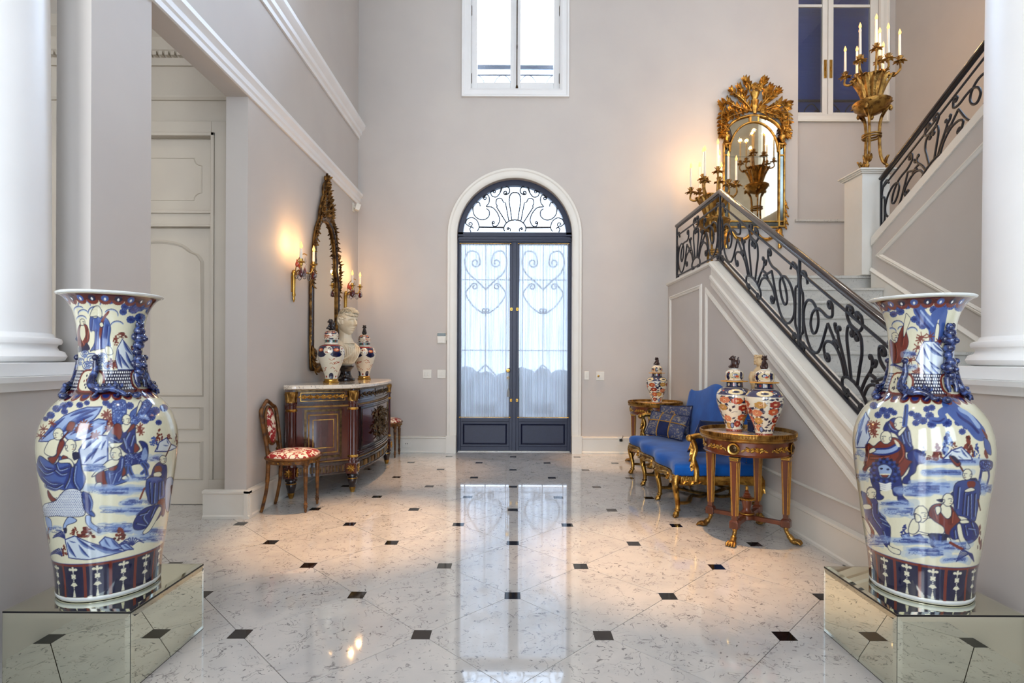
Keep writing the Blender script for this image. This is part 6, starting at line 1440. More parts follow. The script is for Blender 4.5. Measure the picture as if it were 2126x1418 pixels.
def bulb(mb, c, s=1.0): return mb.lathe([(0, 0), (.007*s, .002*s), (.0125*s, .016*s), (.011*s, .028*s), (.006*s, .042*s), (.0015*s, .056*s), (0, .058*s)], 12, c)
CANDLE_LIGHTS = []
def candle_light(p, e=3.2): CANDLE_LIGHTS.append((p, e*2.7))
def drop(mb, c, s): return mb.lathe([(0, 0), (.008*s, .004*s), (.0135*s, .016*s), (.0125*s, .028*s), (.007*s, .045*s), (.0015*s, .062*s), (0, .063*s)], 12, (c[0], c[1], c[2]-.063*s), sy=.62)
def sconce(label, y):
    t = thing('wall_sconce', label, 'sconce', (XL, y, 1.84), group='sconces beside the wall mirror')
    MB().lathe([(0, 0), (.006, .004), (.014, .03), (.010, .05), (.018, .07), (.014, .10), (.018, .26), (.024, .28), (.016, .31), (.0, .32)], 14, (.022, 0, 0)).box(0, .022, -.012, .012, .10, .26).build('stem', 'brass', t, smooth=50)
    for k, s_ in enumerate((-1, 1)):
        base = (.145+.02*k, s_*.135, .36+.02*k)
        MB().tube(cr([(.03, 0, .24), (.06, s_*.03, .29), (.10, s_*.08, .30), (.14, s_*.125, .305), (base[0], base[1], base[2]-.01)], 6), .008, 8).build('arm', 'brass', t, smooth=60)
        MB().lathe([(0, -.03), (.010, -.028), (.018, -.01), (.014, 0), (.036, .008), (.038, .013), (.016, .014), (.017, .04), (0, .04)], 20, base).build('candle_cup', 'brass', t, smooth=50)
        MB().lathe([(0, .03), (.013, .03), (.013, .135), (.009, .138), (0, .138)], 16, base).build('candle', 'candle', t)
        b = MB(); bulb(b, (base[0], base[1], base[2]+.138), 1.15); b.build('bulb', 'flame_bulb', t, smooth=60)
        candle_light((XL+base[0], y+base[1], 1.84+base[2]+.17), 2.6)
        for q, (dx, dy, dz, m, s) in enumerate(((.0, .0, -.04, 'red_glass', 1.55), (-.03, -s_*.04, -.06, 'crystal', 1.6), (-.07, -s_*.06, -.05, 'crystal', 1.5), (-.05, -s_*.10, -.03, 'red_glass', 1.3), (.02, -s_*.02, -.05, 'crystal', 1.3))):
            d = MB(); drop(d, (base[0]+dx, base[1]+dy, base[2]+dz), s); d.tube([(base[0]+dx, base[1]+dy, base[2]+dz), (base[0]+dx*.8, base[1]+dy*.8, base[2]+dz+.035)], .0015, 5); d.build('glass_drop', m, t, smooth=60)
    MB().tube(cr([(.03, 0, .28), (.06, -.01, .40), (.11, 0, .47), (.15, 0, .46)], 6), .005, 6).build('upper_wire', 'brass', t)
    for (x, yy, z, m, s) in ((.06, -.02, .42, 'amber_glass', 1.3), (.07, .03, .41, 'amber_glass', 1.3), (.13, 0, .44, 'crystal', 1.0), (.10, .03, .33, 'crystal', 1.2), (.10, -.03, .33, 'crystal', 1.2)):
        d = MB(); drop(d, (x, yy, z), s); d.build('glass_drop', m, t, smooth=60)
sconce('brass sconce with red and clear glass drops, nearer end of the wall mirror', 5.29)
sconce('brass sconce with red and clear glass drops, in the room corner beyond the mirror', 6.93)

# ---------------------------------------------------------------- small wall fittings
def plate(name, label, cat, x, y, w, h, kind):
    p = px(x, y, YB); t = thing(name, label, cat, (p.x, YB, p.z))
    MB().box(-w/2, w/2, -.010, 0, -h/2, h/2).build('cover_plate', 'plastic', t, bevel=.003)
    for k in range(kind):
        xx = (k-(kind-1)/2)*w*.36; MB().box(xx-w*.13, xx+w*.13, -.015, -.009, -h*.22, h*.22).build('rocker', 'plastic', t, bevel=.002)
    return t
plate('light_switch', 'white light switch plate further from the door, left side', 'switch', 887, 777, .118, .118, 2)
plate('light_switch', 'white light switch plate closest to the door, left side', 'switch', 917, 777, .118, .118, 2)
plate('light_switch', 'narrow white switch plate right of the door casing', 'switch', 1218, 779, .065, .118, 1)
t = plate('light_switch', 'square white plate with brass key switch right of the door', 'switch', 1246, 780, .11, .118, 1)
MB().ell((-.025, -.014, 0), .016, .008, .016).build('key_barrel', 'brass', t)
p = px(917, 703, YB); t = thing('alarm_keypad', 'small cream alarm keypad with dark green display by the door', 'keypad', (p.x, YB, p.z))
MB().box(-.062, .062, -.03, 0, -.075, .075).build('case', 'plastic', t, bevel=.008); MB().box(-.058, .058, -.035, -.028, .03, .07).build('display', 'screen', t, bevel=.003); MB().box(-.05, .05, -.037, -.028, -.065, .01).build('flap', 'plastic', t, bevel=.004); MB().box(.058, .072, -.02, 0, -.03, .05).build('side_clip', 'plastic', t, bevel=.004)
p = px(845, 922, YB-.035); t = thing('wall_outlet', 'power outlet in the baseboard behind the far chair', 'outlet', (p.x, YB-.033, p.z))
MB().box(-.055, .055, -.008, 0, -.055, .055).build('cover_plate', 'plastic', t, bevel=.002)
for s_ in (-1, 1): MB().ell((s_*.012, -.009, 0), .006, .004, .006).build('socket_hole', 'dark_iron', t)
p = px(1289, 915, YB-.035); t = thing('wall_outlet', 'power outlet with black plug in the baseboard left of the settee', 'outlet', (p.x, YB-.033, p.z))
MB().box(-.04, .04, -.008, 0, -.06, .06).build('cover_plate', 'plastic', t, bevel=.002); MB().box(-.018, .018, -.04, -.008, .0, .035).tube(cr([(0, -.04, .02), (.0, -.06, .03), (.02, -.05, .06), (.03, -.01, .075)], 5), .004, 6).build('plug', 'dark_iron', t)
p = px(738, 432, 7.30); t = thing('motion_sensor', 'cream motion sensor under the lower cornice in the corner', 'sensor', (XL, 7.30, p.z))
MB().box(0, .012, -.035, .035, -.055, .055).build('bracket', 'plastic', t, bevel=.003)
MB().box(-.03, .03, -.032, .032, -.045, .045).xf(Matrix.Translation((.065, -.01, 0)) @ Matrix.Rotation(.45, 4, 'Z') @ Matrix.Rotation(.3, 4, 'Y')).box(.01, .05, -.012, .012, -.012, .012).build('sensor_head', 'plastic', t, bevel=.006)
# ---------------------------------------------------------------- settee and tables of the stair wall
def settee():
    t = thing('settee', 'blue velvet settee with carved gilt frame against the stair wall', 'settee', (1.70, 5.317, 0))
    YS = (-.84, -.30, .275, .845); HL = .86
    def fx(y): return -.345-.022*math.cos((y+.845)/1.69*6*PI)
    N = 40; ys = [-HL+2*HL*i/N for i in range(N+1)]
    def plan(off):
        P = [(fx(y)-off, y*(1+off/.9)) for y in ys]+[(.30, HL+off), (.30, -HL-off)]; return P
    MB().rings([[(x, y, z) for x, y in plan(o)] for o, z in ((-.01, .335), (.004, .345), (.012, .37), (.012, .405), (0, .425), (-.03, .437), (-.10, .445), (-.20, .448))]).build('seat', 'velvet', t, smooth=50)
    def top(y):
        u = abs(y)/.82; return .955-.03*(u > .93)*(u-.93)/.07+.018*math.exp(-((u-.95)/.08)**2)+.105*math.exp(-(u/.42)**2)
    rs = []
    for i in range(N+1):
        y = -.82+1.64*i/N; zt = top(y); e = max(0, (abs(y)-.76)/.06); k = .012*e
        rs.append([(.215+k, y, .40), (.205+k, y, .50), (.235+k, y, .75), (.27+k, y, zt-.03), (.292, y, zt), (.318-k, y, zt-.02), (.30-k, y, .7), (.30-k, y, .40)])
    MB().rings(rs).build('backrest', 'velvet', t, smooth=50)
    nl = MB()
    for i in range(58):
        y = -HL+2*HL*i/57; nl.ell((fx(y)-.016, y, .343), .0045, n=6, m=4)
    for i in range(22): nl.ell((-.33+.63*i/21, -HL-.016, .343), .0045, n=6, m=4)
    for i in range(26): nl.ell((.225+.05*i/26, -.832, .45+.5*i/26), .0045, n=6, m=4)
    o = nl.build('nail_heads', 'brass', t); o['kind'] = 'stuff'
    # carved rails
    def rail(pts, nrm, drop, name):
        n = len(pts); rs = []
        for i, p in enumerate(pts):
            zb = .335-drop(i/(n-1)); q = Vector(nrm)*.022
            rs.append([(p[0], p[1], .342), (p[0]+q.x, p[1]+q.y, .34), (p[0]+q.x*1.4, p[1]+q.y*1.4, .32), (p[0]+q.x*.8, p[1]+q.y*.8, zb), (p[0]-q.x, p[1]-q.y, zb), (p[0]-q.x, p[1]-q.y, .342)])
        o = MB().rings(rs).build(name, 'gilt', t, smooth=50); return o
    def sc(u): return .045+.035*abs(math.cos(u*2*PI))-.012*math.cos(u*4*PI)
    for a, b in zip(YS, YS[1:]):
        P = [(fx(a+(b-a)*i/16)+.006, a+(b-a)*i/16) for i in range(17)]; o = rail(P, (-1, 0, 0), sc, 'front_rail')
        g = MB(); m = (a+b)/2
        for k in range(-4, 5):
            y = m+k*.055; s_ = 1 if k >= 0 else -1; g.leaf((fx(y)-.02, y, .305), (-.1, s_, -.2+.3*math.cos(k)), (-1, 0, 0), .06, .032, .25, .25)
        for s_ in (-1, 1): g.leaf((fx(m)-.02, m, .30), (-.1, s_*.5, -1), (-1, 0, 0), .05, .04, .25, .25)
        g.ell((fx(m)-.025, m, .305), .018, .02, .02, 8, 6); g.build('rail_carving', 'gilt', o)
    for s_ in (-1, 1):
        P = [(-.33+.65*i/16, s_*(HL-.01)) for i in range(17)]; o = rail(P, (0, s_, 0), sc, 'side_rail')
        g = MB()
        for k in range(-4, 5):
            x = k*.065; q = 1 if k >= 0 else -1; g.leaf((x, s_*(HL+.012), .305), (q, s_*.1, -.2+.3*math.cos(k)), (0, s_, 0), .06, .032, .25, .25)
        g.build('rail_carving', 'gilt', o)
    for xi, x in enumerate((-.345, .315)):
        dx = -1 if xi == 0 else 1
        for yi, y in enumerate(YS):
            dy = -1 if yi == 0 else (1 if yi == 3 else 0)
            P = cr([(x+dx*.004, y, .335), (x+dx*.022, y+dy*.02, .29), (x+dx*.018, y+dy*.016, .22), (x-dx*.002, y-dy*.0, .12), (x+dx*.0, y, .055), (x+dx*.016, y+dy*.012, .02)], 5); n = len(P)
            lg = MB().tube(P, [.034-.016*min(1, i/(n*.72))+(.006 if i > n*.85 else 0) for i in range(n)], 10)
            lo = lg.build('leg', 'gilt', t, smooth=60)
            g = MB().ell((x+dx*.016, y+dy*.012, .018), .026, .026, .018, 10, 6)
            for k in range(3): g.ell((x+dx*.030, y+dy*.02+(k-1)*.014, .012), .012, .009, .012, 8, 6)
            g.lathe([(.018, .05), (.026, .055), (.026, .064), (.018, .07)], 12, (x, y, 0)).build('hoof_foot', 'old_gilt', lo, smooth=60)
            g = MB()
            for k in range(3): g.leaf((x+dx*.036, y+dy*.02+(k-1)*.012, .315), (dx*-.1, (k-1)*.25, -1), (dx, dy, 0), .11, .035, .02, .3)
            g.build('knee_leaf', 'gilt', lo, smooth=60)
    for (ya, yb_) in zip(YS, YS[1:]):
        m = (ya+yb_)/2
        for y in (ya, yb_):
            for sx in (-1, 1):
                MB().tube(cr([(sx*.33, y, .115), (sx*.25, y+(m-y)*.10, .115), (sx*.18, y+(m-y)*.55, .135), (sx*.08, y+(m-y)*.75, .12), (0, m, .125)], 6), .014, 8, flat=1.5, up=(0, 0, 1)).build('stretcher', 'old_gilt', t, smooth=60)
    for s_ in (-1, 1):
        y = s_*(HL+.002)
        MB().tube(cr([(-.20, y, .30), (-.20, y, .40), (-.225, y+s_*.006, .48), (-.205, y, .56), (-.225, y, .63), (-.245, y, .655)], 6), [.026]*12+[.022]*13+[.026]*6, 10).build('arm_post', 'gilt', t, smooth=60)
        ar = MB().tube(cr([(-.25, y, .655), (-.18, y, .672), (-.06, y, .655), (.08, y, .67), (.24, y-s_*.03, .70)], 6), .024, 10).ell((-.252, y, .653), .032, .032, .030).build('arm', 'gilt', t, smooth=60)
        g = MB()
        for k in range(5): g.leaf((-.23, y+s_*.012*(k-2)*.5, .62-k*.045), (-.2, s_*.2*((k % 2)*2-1), -1), (-1, s_*.3, 0), .075, .04, .05, .3)
        for k in range(4): g.leaf((-.17+k*.08, y+s_*.012, .675), (1, s_*.15, .1), (0, s_*.5, 1), .08, .04, .15, .3)
        g.build('arm_leaves', 'gilt', ar, smooth=60)
    return t
settee()
def cushion(label, c, n, w, h, th, m, roll=0, cross=False):
    t = thing('cushion', label, 'cushion', c)
    n = Vector(n).normalized(); u = V(0, 0, 1).cross(n).normalized(); v = n.cross(u)
    ca, sa = math.cos(roll), math.sin(roll); u, v = u*ca+v*sa, v*ca-u*sa
    def f(a, b, s_):
        k = (max(0, 1-abs(a)**2.2)*max(0, 1-abs(b)**2.2))**.5; pin = 1-.06*(1-abs(a*b))
        return u*(a*w/2*(1-.05*(1-b*b)))+v*(b*h/2*(1-.05*(1-a*a)))+n*(s_*th/2*k)
    b = MB()
    for s_ in (1, -1): b.sheet(lambda p, q: f(p*2-1, q*2-1, s_), 20, 16)
    b.build('cover', m, t, smooth=180)
    e = [f(a, -1, 1) for a in np.linspace(-1, 1, 10)]+[f(1, a, 1) for a in np.linspace(-1, 1, 8)[1:]]+[f(a, 1, 1) for a in np.linspace(1, -1, 10)[1:]]+[f(-1, a, 1) for a in np.linspace(1, -1, 8)[1:-1]]
    MB().tube(e, .007, 6, closed=True).build('piping', 'dark_velvet', t, smooth=60)
    if cross:
        for pts in ([(-.33, y) for y in np.linspace(-1, 1, 18)], [(.30, y) for y in np.linspace(-1, 1, 18)], [(x, .18) for x in np.linspace(-1, 1, 24)]):
            g = MB(); g.tube([f(a, b_, 1)+n*.003 for a, b_ in pts], .010, 6, flat=.5, up=tuple(n)); g.build('gold_ribbon', 'gold_ribbon', t, smooth=60)
        g = MB()
        g.sheet(lambda p, q: f(-.30+.57*p, -.97+1.1*q, 1)+n*.002, 8, 10); g.build('centre_panel', 'dark_velvet', t, smooth=180)
    else:
        g = MB()
        for (cx, cy) in ((-.12, .1), (.12, .1), (0, .3)): g.tube([f(cx+.16*math.cos(k*PI/8), cy+.26*math.sin(k*PI/8), 1)+n*.003 for k in range(16)], .003, 5, closed=True)
        g.build('embroidery', 'gold_ribbon', t)
cushion('grey blue brocade cushion with embroidered rings, at the back of the settee', (1.775, 5.98, .635), (-.75, -.62, .28), .40, .32, .12, 'brocade', .05)
cushion('navy cushion crossed by gold ribbons on the settee seat', (1.63, 5.77, .60), (-.62, -.66, .45), .44, .27, .12, 'brocade', -.08, True)
cushion('dark blue velvet cushion leaning by the near settee arm', (1.715, 4.82, .615), (-.55, .75, .35), .38, .30, .12, 'dark_velvet', .1)

def side_table(label, x, y, rz):
    t = thing('round_table', label, 'table', (x, y, 0), rz, 'round gilt mounted side tables')
    MB().lathe([(0, .735), (.318, .735), (.318, .752), (0, .752)], 56).build('marble_top', 'top_marble', t, smooth=40)
    MB().lathe([(.315, .722), (.325, .722), (.332, .730), (.326, .738), (.332, .745), (.326, .752), (.330, .772), (.334, .776), (.330, .780), (.324, .778), (.320, .752), (.315, .75)], 72).build('gallery_rim', 'old_gilt', t, smooth=30)
    g = MB()
    for k in range(110):
        a = 2*PI*k/110; g.box(-.0022, .0022, -.002, .002, .752, .774); n_ = 8
        m_ = Matrix.Rotation(a, 4, 'Z') @ Matrix.Translation((.3315, 0, 0)); g.v[-n_:] = [tuple(m_ @ Vector(p)) for p in g.v[-n_:]]
    o = g.build('gallery_balusters', 'old_gilt', t, smooth=0); o['kind'] = 'stuff'
    MB().lathe([(.22, .618), (.300, .618), (.308, .625), (.300, .632), (.298, .715), (.312, .722), (.22, .722)], 64).build('apron', 'red_wood', t, smooth=40)
    for k in range(4):
        a = PI/4+k*PI/2; R4 = Matrix.Rotation(a, 4, 'Z'); cx = .268
        lg = MB().rings([[(cx+sx*w, sy*w, z) for sx, sy in ((-1, -1), (1, -1), (1, 1), (-1, 1))] for z, w in ((.165, .017), (.60, .027))]).xf(R4); lo = lg.build('leg', 'red_wood', t, smooth=20)
        g = MB()
        for (n0, n1) in ((1, 0), (-1, 0), (0, 1), (0, -1)):
            for e in (-1, 1):
                def P(z, e=e): 
                    w = .017+.010*(z-.165)/.435; o_ = w+.0012; s_ = e*(w-.006); return (cx+n0*o_-n1*s_*1, n1*o_+n0*s_, z)
                g.tube([P(.20), P(.575)], .0026, 4)
        g.xf(R4).build('gilt_inlay', 'gold_ribbon', lo)
        MB().box(cx-.034, cx+.034, -.034, .034, .60, .612).box(cx-.030, cx+.030, -.030, .030, .585, .60).xf(R4).build('leg_capital', 'brass', lo, bevel=.003)
        MB().box(cx-.030, cx+.030, -.030, .030, .11, .158).rings([[(cx+sx*w, sy*w, z) for sx, sy in ((-1, -1), (1, -1), (1, 1), (-1, 1))] for z, w in ((.158, .030), (.170, .020))]).xf(R4).build('stretcher_block', 'red_wood', t, bevel=.003)
        MB().box(.05, cx-.028, -.016, .016, .118, .148).xf(R4).build('stretcher', 'red_wood', t, bevel=.002)
        pw = MB().tube(cr([(cx, 0, .112), (cx+.002, 0, .082), (cx+.020, 0, .052), (cx+.042, 0, .026)], 5), [.017]*4+[.014]*6+[.020]*6, 10).ell((cx+.058, 0, .019), .036, .031, .019, 12, 8)
        for q in range(4): pw.tube([(cx+.06, (q-1.5)*.014, .026), (cx+.088, (q-1.5)*.017, .020), (cx+.100, (q-1.5)*.0175, .006)], [.011, .0105, .006], 8)
        pw.xf(R4).build('paw_foot', 'old_gilt', lo, smooth=60)
        md = MB().lathe([(0, 0), (.040, 0), (.044, .004), (.040, .010), (.033, .007), (0, .005)], 28).xf(R4 @ Matrix.Translation((.302, 0, .672)) @ Matrix.Rotation(PI/2, 4, 'Y')); mo = md.build('medallion', 'brass', t, smooth=40)
        g = MB().ell((.311, 0, .672), .006, .026, .028, 12, 8).ell((.314, .004, .676), .008, .012, .014, 8, 6); g.xf(R4).build('portrait_relief', 'bronze', mo)
        g = MB()
        for s_ in (-1, 1):
            for q in range(6):
                b = s_*(.26+q*.10); c = V(.303*math.cos(b), .303*math.sin(b), .672); N_ = V(math.cos(b), math.sin(b), 0); U = V(-math.sin(b), math.cos(b), 0)*s_
                if abs(b) < .76: g.leaf(c, U*-1+V(0, 0, .6 if q % 2 else -.6), N_, .036, .020, .15); g.leaf(c, U+V(0, 0, .5 if q % 2 else -.5), N_, .030, .018, .15); g.ell(c, .007, n=6, m=5)
        g.xf(R4).build('apron_vine', 'brass', t)
    MB().lathe([(0, .118), (.05, .118), (.062, .125), (.062, .150), (.05, .156), (0, .156)], 28).build('stretcher_hub', 'red_wood', t, smooth=40)
    u = MB().lathe([(0, .156), (.050, .156), (.052, .164), (.040, .17), (.034, .18), (.026, .19), (.03, .21), (.036, .24), (.038, .26), (0, .262)], 28); uo = u.build('urn', 'red_wood', t, smooth=50)
    g = MB().lathe([(.036, .258), (.050, .264), (.052, .272), (.034, .280)], 28)
    for k in range(14): g.ell((.050*math.cos(k*PI/7), .050*math.sin(k*PI/7), .266), .008, n=6, m=5)
    g.lathe([(.046, .156), (.055, .158), (.055, .164), (.046, .168)], 24).build('urn_collar', 'gilt', uo, smooth=50)
    MB().lathe([(0, .275), (.036, .278), (.024, .292), (.026, .30), (.014, .312), (.016, .32), (.008, .33), (0, .332)], 20).build('urn_lid', 'red_wood', uo, smooth=50)
    MB().lathe([(0, .328), (.008, .33), (.013, .345), (.006, .362), (0, .366)], 12).build('urn_tip', 'gilt', uo)
    return t
side_table('round mahogany table with brass gallery, nearest the right vase', 1.735, 4.03, math.radians(5))
side_table('round mahogany table with brass gallery, in the corner behind the settee', 1.775, 6.80, math.radians(20))
TT = .753
jar('flower painted lidded jar with brown lion knob, front of the two on the near table', (1.815, 3.93, TT), 1, 21, .98, False, 'flower painted jars on the round tables', 'foo_brown', .4)
jar('flower painted lidded jar with brown lion knob, rear of the two on the near table', (1.695, 4.17, TT), 1, 33, .98, False, 'flower painted jars on the round tables', 'foo_brown', 2.1)
jar('flower painted lidded jar alone on the far corner table', (1.79, 6.78, TT), 1, 47, .98, False, 'flower painted jars on the round tables', 'foo_brown', 1.3)
def figurine():
    t = thing('figurine', 'small cream statuette of a seated figure behind the two jars', 'figurine', (1.905, 4.215, TT), math.radians(262))
    MB().lathe([(0, 0), (.045, 0), (.045, .02), (.030, .03), (.027, .28), (.034, .29), (.034, .305), (0, .305)], 20).build('pillar', 'ivory', t, smooth=40)
    b = MB().ell((-.01, 0, .325), .055, .058, .03).tube([(-.012, 0, .32), (-.012, 0, .38), (0, 0, .43), (.0, 0, .465), (.004, 0, .49)], [.048, .042, .050, .038, .018], 14)
    b.ell((.008, 0, .527), .032, .029, .038).ell((-.004, 0, .54), .034, .032, .032).ell((.038, 0, .522), .007, .006, .008)
    for s_ in (-1, 1):
        b.tube(cr([(0, s_*.046, .45), (.006, s_*.062, .40), (.03, s_*.056, .355), (.06, s_*.03, .36)], 5), [.018]*6+[.014]*10, 8)
        b.tube(cr([(0, s_*.03, .325), (.05, s_*.036, .33), (.078, s_*.034, .31), (.07, s_*.03, .24), (.066, s_*.03, .19)], 5), [.030]*8+[.024]*6+[.016]*7, 10).ell((.082, s_*.03, .182), .024, .012, .010)
    b.build('figure', 'ivory', t, remesh=.004, smooth=180)
    g = MB()
    for k in range(40):
        a = k*2.4; z = .545+.03*math.sin(k*1.7); g.ell((-.006+.028*math.cos(a), .028*math.sin(a), z), .010, n=6, m=5)
    g.build('hair', 'ivory', t, smooth=60)
figurine()
bx_ = thing('trinket_box', 'small dark blue box edged with silver beads between the jars', 'box', (1.835, 4.105, TT), math.radians(12))
MB().box(-.05, .05, -.035, .035, .0, .075).build('box_body', 'dark_velvet', bx_, bevel=.004); MB().box(-.053, .053, -.038, .038, .075, .09).build('box_lid', 'dark_velvet', bx_, bevel=.004)
g = MB()
for k in range(12):
    for z in (.012, .072): g.ell((-.045+k*.0082, -.036, z), .0028, n=6, m=4)
o = g.build('bead_edging', 'silver_lip', bx_); o['kind'] = 'stuff'
# ---------------------------------------------------------------- candelabra and pier mirror of the landing
def torchere(label, loc, rz, s):
    t = thing('candelabrum_stand', label, 'candelabrum', loc, rz, 'gilt candelabrum stands on the landing')
    def Z(m): m.v = [(p[0]*s, p[1]*s, p[2]*s) for p in m.v]; return m
    Z(MB().prism([(.15*math.cos(PI/2+k*2*PI/3+d), .15*math.sin(PI/2+k*2*PI/3+d)) for k in range(3) for d in (-.28, .28)], 'z', 0, .03)).build('base', 'old_gilt', t, bevel=.006)
    for k in range(3):
        a = PI/2+k*2*PI/3; Rm = Matrix.Rotation(a, 4, 'Z')
        lg = MB().tube(cr([(.125, 0, .03), (.15, 0, .055), (.145, 0, .09), (.11, 0, .13), (.085, 0, .22), (.075, 0, .42), (.085, 0, .58), (.12, 0, .68), (.165, 0, .74), (.185, 0, .72), (.178, 0, .69)], 6), .017, 8, flat=.8).xf(Rm); lo = Z(lg).build('leg', 'old_gilt', t, smooth=60)
        for q in range(3):
            Z(MB().leaf((.13, (q-1)*.016, .10), (.1, (q-1)*.3, 1), (1, 0, 0), .09, .04, .15, .3).xf(Rm)).build('leg_leaf', 'old_gilt', lo, smooth=60); Z(MB().leaf((.10, (q-1)*.012, .62), (.4, (q-1)*.3, 1), (1, 0, 0), .10, .035, .15, .3).xf(Rm)).build('leg_leaf', 'old_gilt', lo, smooth=60)
        Z(MB().ell((.155, 0, .06), .026, .022, .026, 10, 8).xf(Rm)).build('foot_scroll', 'old_gilt', lo, smooth=60); Z(MB().ell((.182, 0, .71), .020, .020, .020, 8, 6).xf(Rm)).build('top_scroll', 'old_gilt', lo, smooth=60)
    for z in (.405, .432): Z(MB().tube([(.088*math.cos(q*PI/12), .088*math.sin(q*PI/12), z) for q in range(24)], .011, 8, closed=True)).build('ring', 'old_gilt', t, smooth=60)
    Z(MB().lathe([(0, .60), (.012, .605), (.022, .63), (.015, .65), (.05, .66), (.12, .69), (.165, .735), (.188, .775), (.192, .79), (.182, .80), (.14, .795), (0, .79)], 40, flute=(20, .012))).build('bowl', 'old_gilt', t, smooth=50)
    Z(MB().lathe([(0, .79), (.10, .79), (.085, .82), (.088, .90), (.115, 1.0), (.15, 1.08), (.13, 1.09), (0, 1.05)], 48, flute=(12, .07))).build('leaf_cup', 'old_gilt', t, smooth=60)
    g = MB()
    for k in range(14):
        a = k*2*PI/14; d = V(math.cos(a), math.sin(a), 0); g.leaf(d*.088+V(0, 0, .83), d*.25+V(0, 0, 1), d, .25, .062, .16, .18)
    for k in range(12):
        a = k*2*PI/12+.2; d = V(math.cos(a), math.sin(a), 0); g.leaf(d*.14+V(0, 0, .785), d*.6+V(0, 0, -.5), d, .06, .05, .3, .2)
    Z(g).build('cup_leaves', 'old_gilt', t, smooth=60)
    arms = [(k*PI/3+.35, .255, 1.14+.05*(k % 2), .30-.03*(k % 3)) for k in range(6)]+[(k*2*PI/3+.1, .115, 1.27+.03*k, .27) for k in range(3)]
    for (a, r, z, cl) in arms:
        d = V(math.cos(a), math.sin(a), 0); sd = V(-math.sin(a), math.cos(a), 0); c = d*r+V(0, 0, z)
        P = cr([d*.06+V(0, 0, 1.03), d*(r*.55)+V(0, 0, 1.08), d*(r*.8)+V(0, 0, min(z-.10, 1.05)), d*(r*1.02)+V(0, 0, z-.08), c-V(0, 0, .01)], 6); n = len(P)
        ao = Z(MB().tube([tuple(p) for p in P], [.017-.008*i/n for i in range(n)], 8)).build('arm', 'old_gilt', t, smooth=60)
        g = MB()
        for q in range(7):
            b = a+q*2*PI/7; e = V(math.cos(b), math.sin(b), 0); g.leaf(c+e*.012, e+V(0, 0, .15), V(0, 0, -1), .055, .036, .25, .2); g.leaf(c+e*.012+V(0, 0, .01), e*.3+V(0, 0, 1), e, .05, .022, .2, .2)
        for q in (-1, 1): Z(MB().leaf(d*(r*.7)+V(0, 0, 1.07), sd*q+d*.4+V(0, 0, -.3), d, .06, .035, .3, .2)).build('arm_leaf', 'old_gilt', ao, smooth=60)
        g.lathe([(0, -.02), (.016, -.015), (.022, .0), (.016, .012), (.018, .055), (.022, .06), (0, .06)], 12, tuple(c)); Z(g).build('candle_cup', 'old_gilt', ao, smooth=60)
        Z(MB().lathe([(0, .05), (.0135, .05), (.011, .05+cl), (.007, .052+cl), (0, .052+cl)], 14, tuple(c))).build('candle', 'candle', ao)
        b = MB(); bulb(b, (c.x, c.y, c.z+.052+cl), 1.15); Z(b).build('bulb', 'flame_bulb', ao, smooth=60)
        w_ = Matrix.Translation(loc) @ Matrix.Rotation(rz, 4, 'Z') @ (Vector((c.x, c.y, c.z+.085+cl))*s); candle_light(tuple(w_), 2.0)
    return t
torchere('gilt candelabrum stand with lit candles, behind the railing left of the pier mirror', (2.56, 6.98, LAND), .5, 1.085)
torchere('gilt candelabrum stand with lit candles, raised on the cream pedestal', (3.985, 6.06, LAND+1.1495), .2, 1.0)

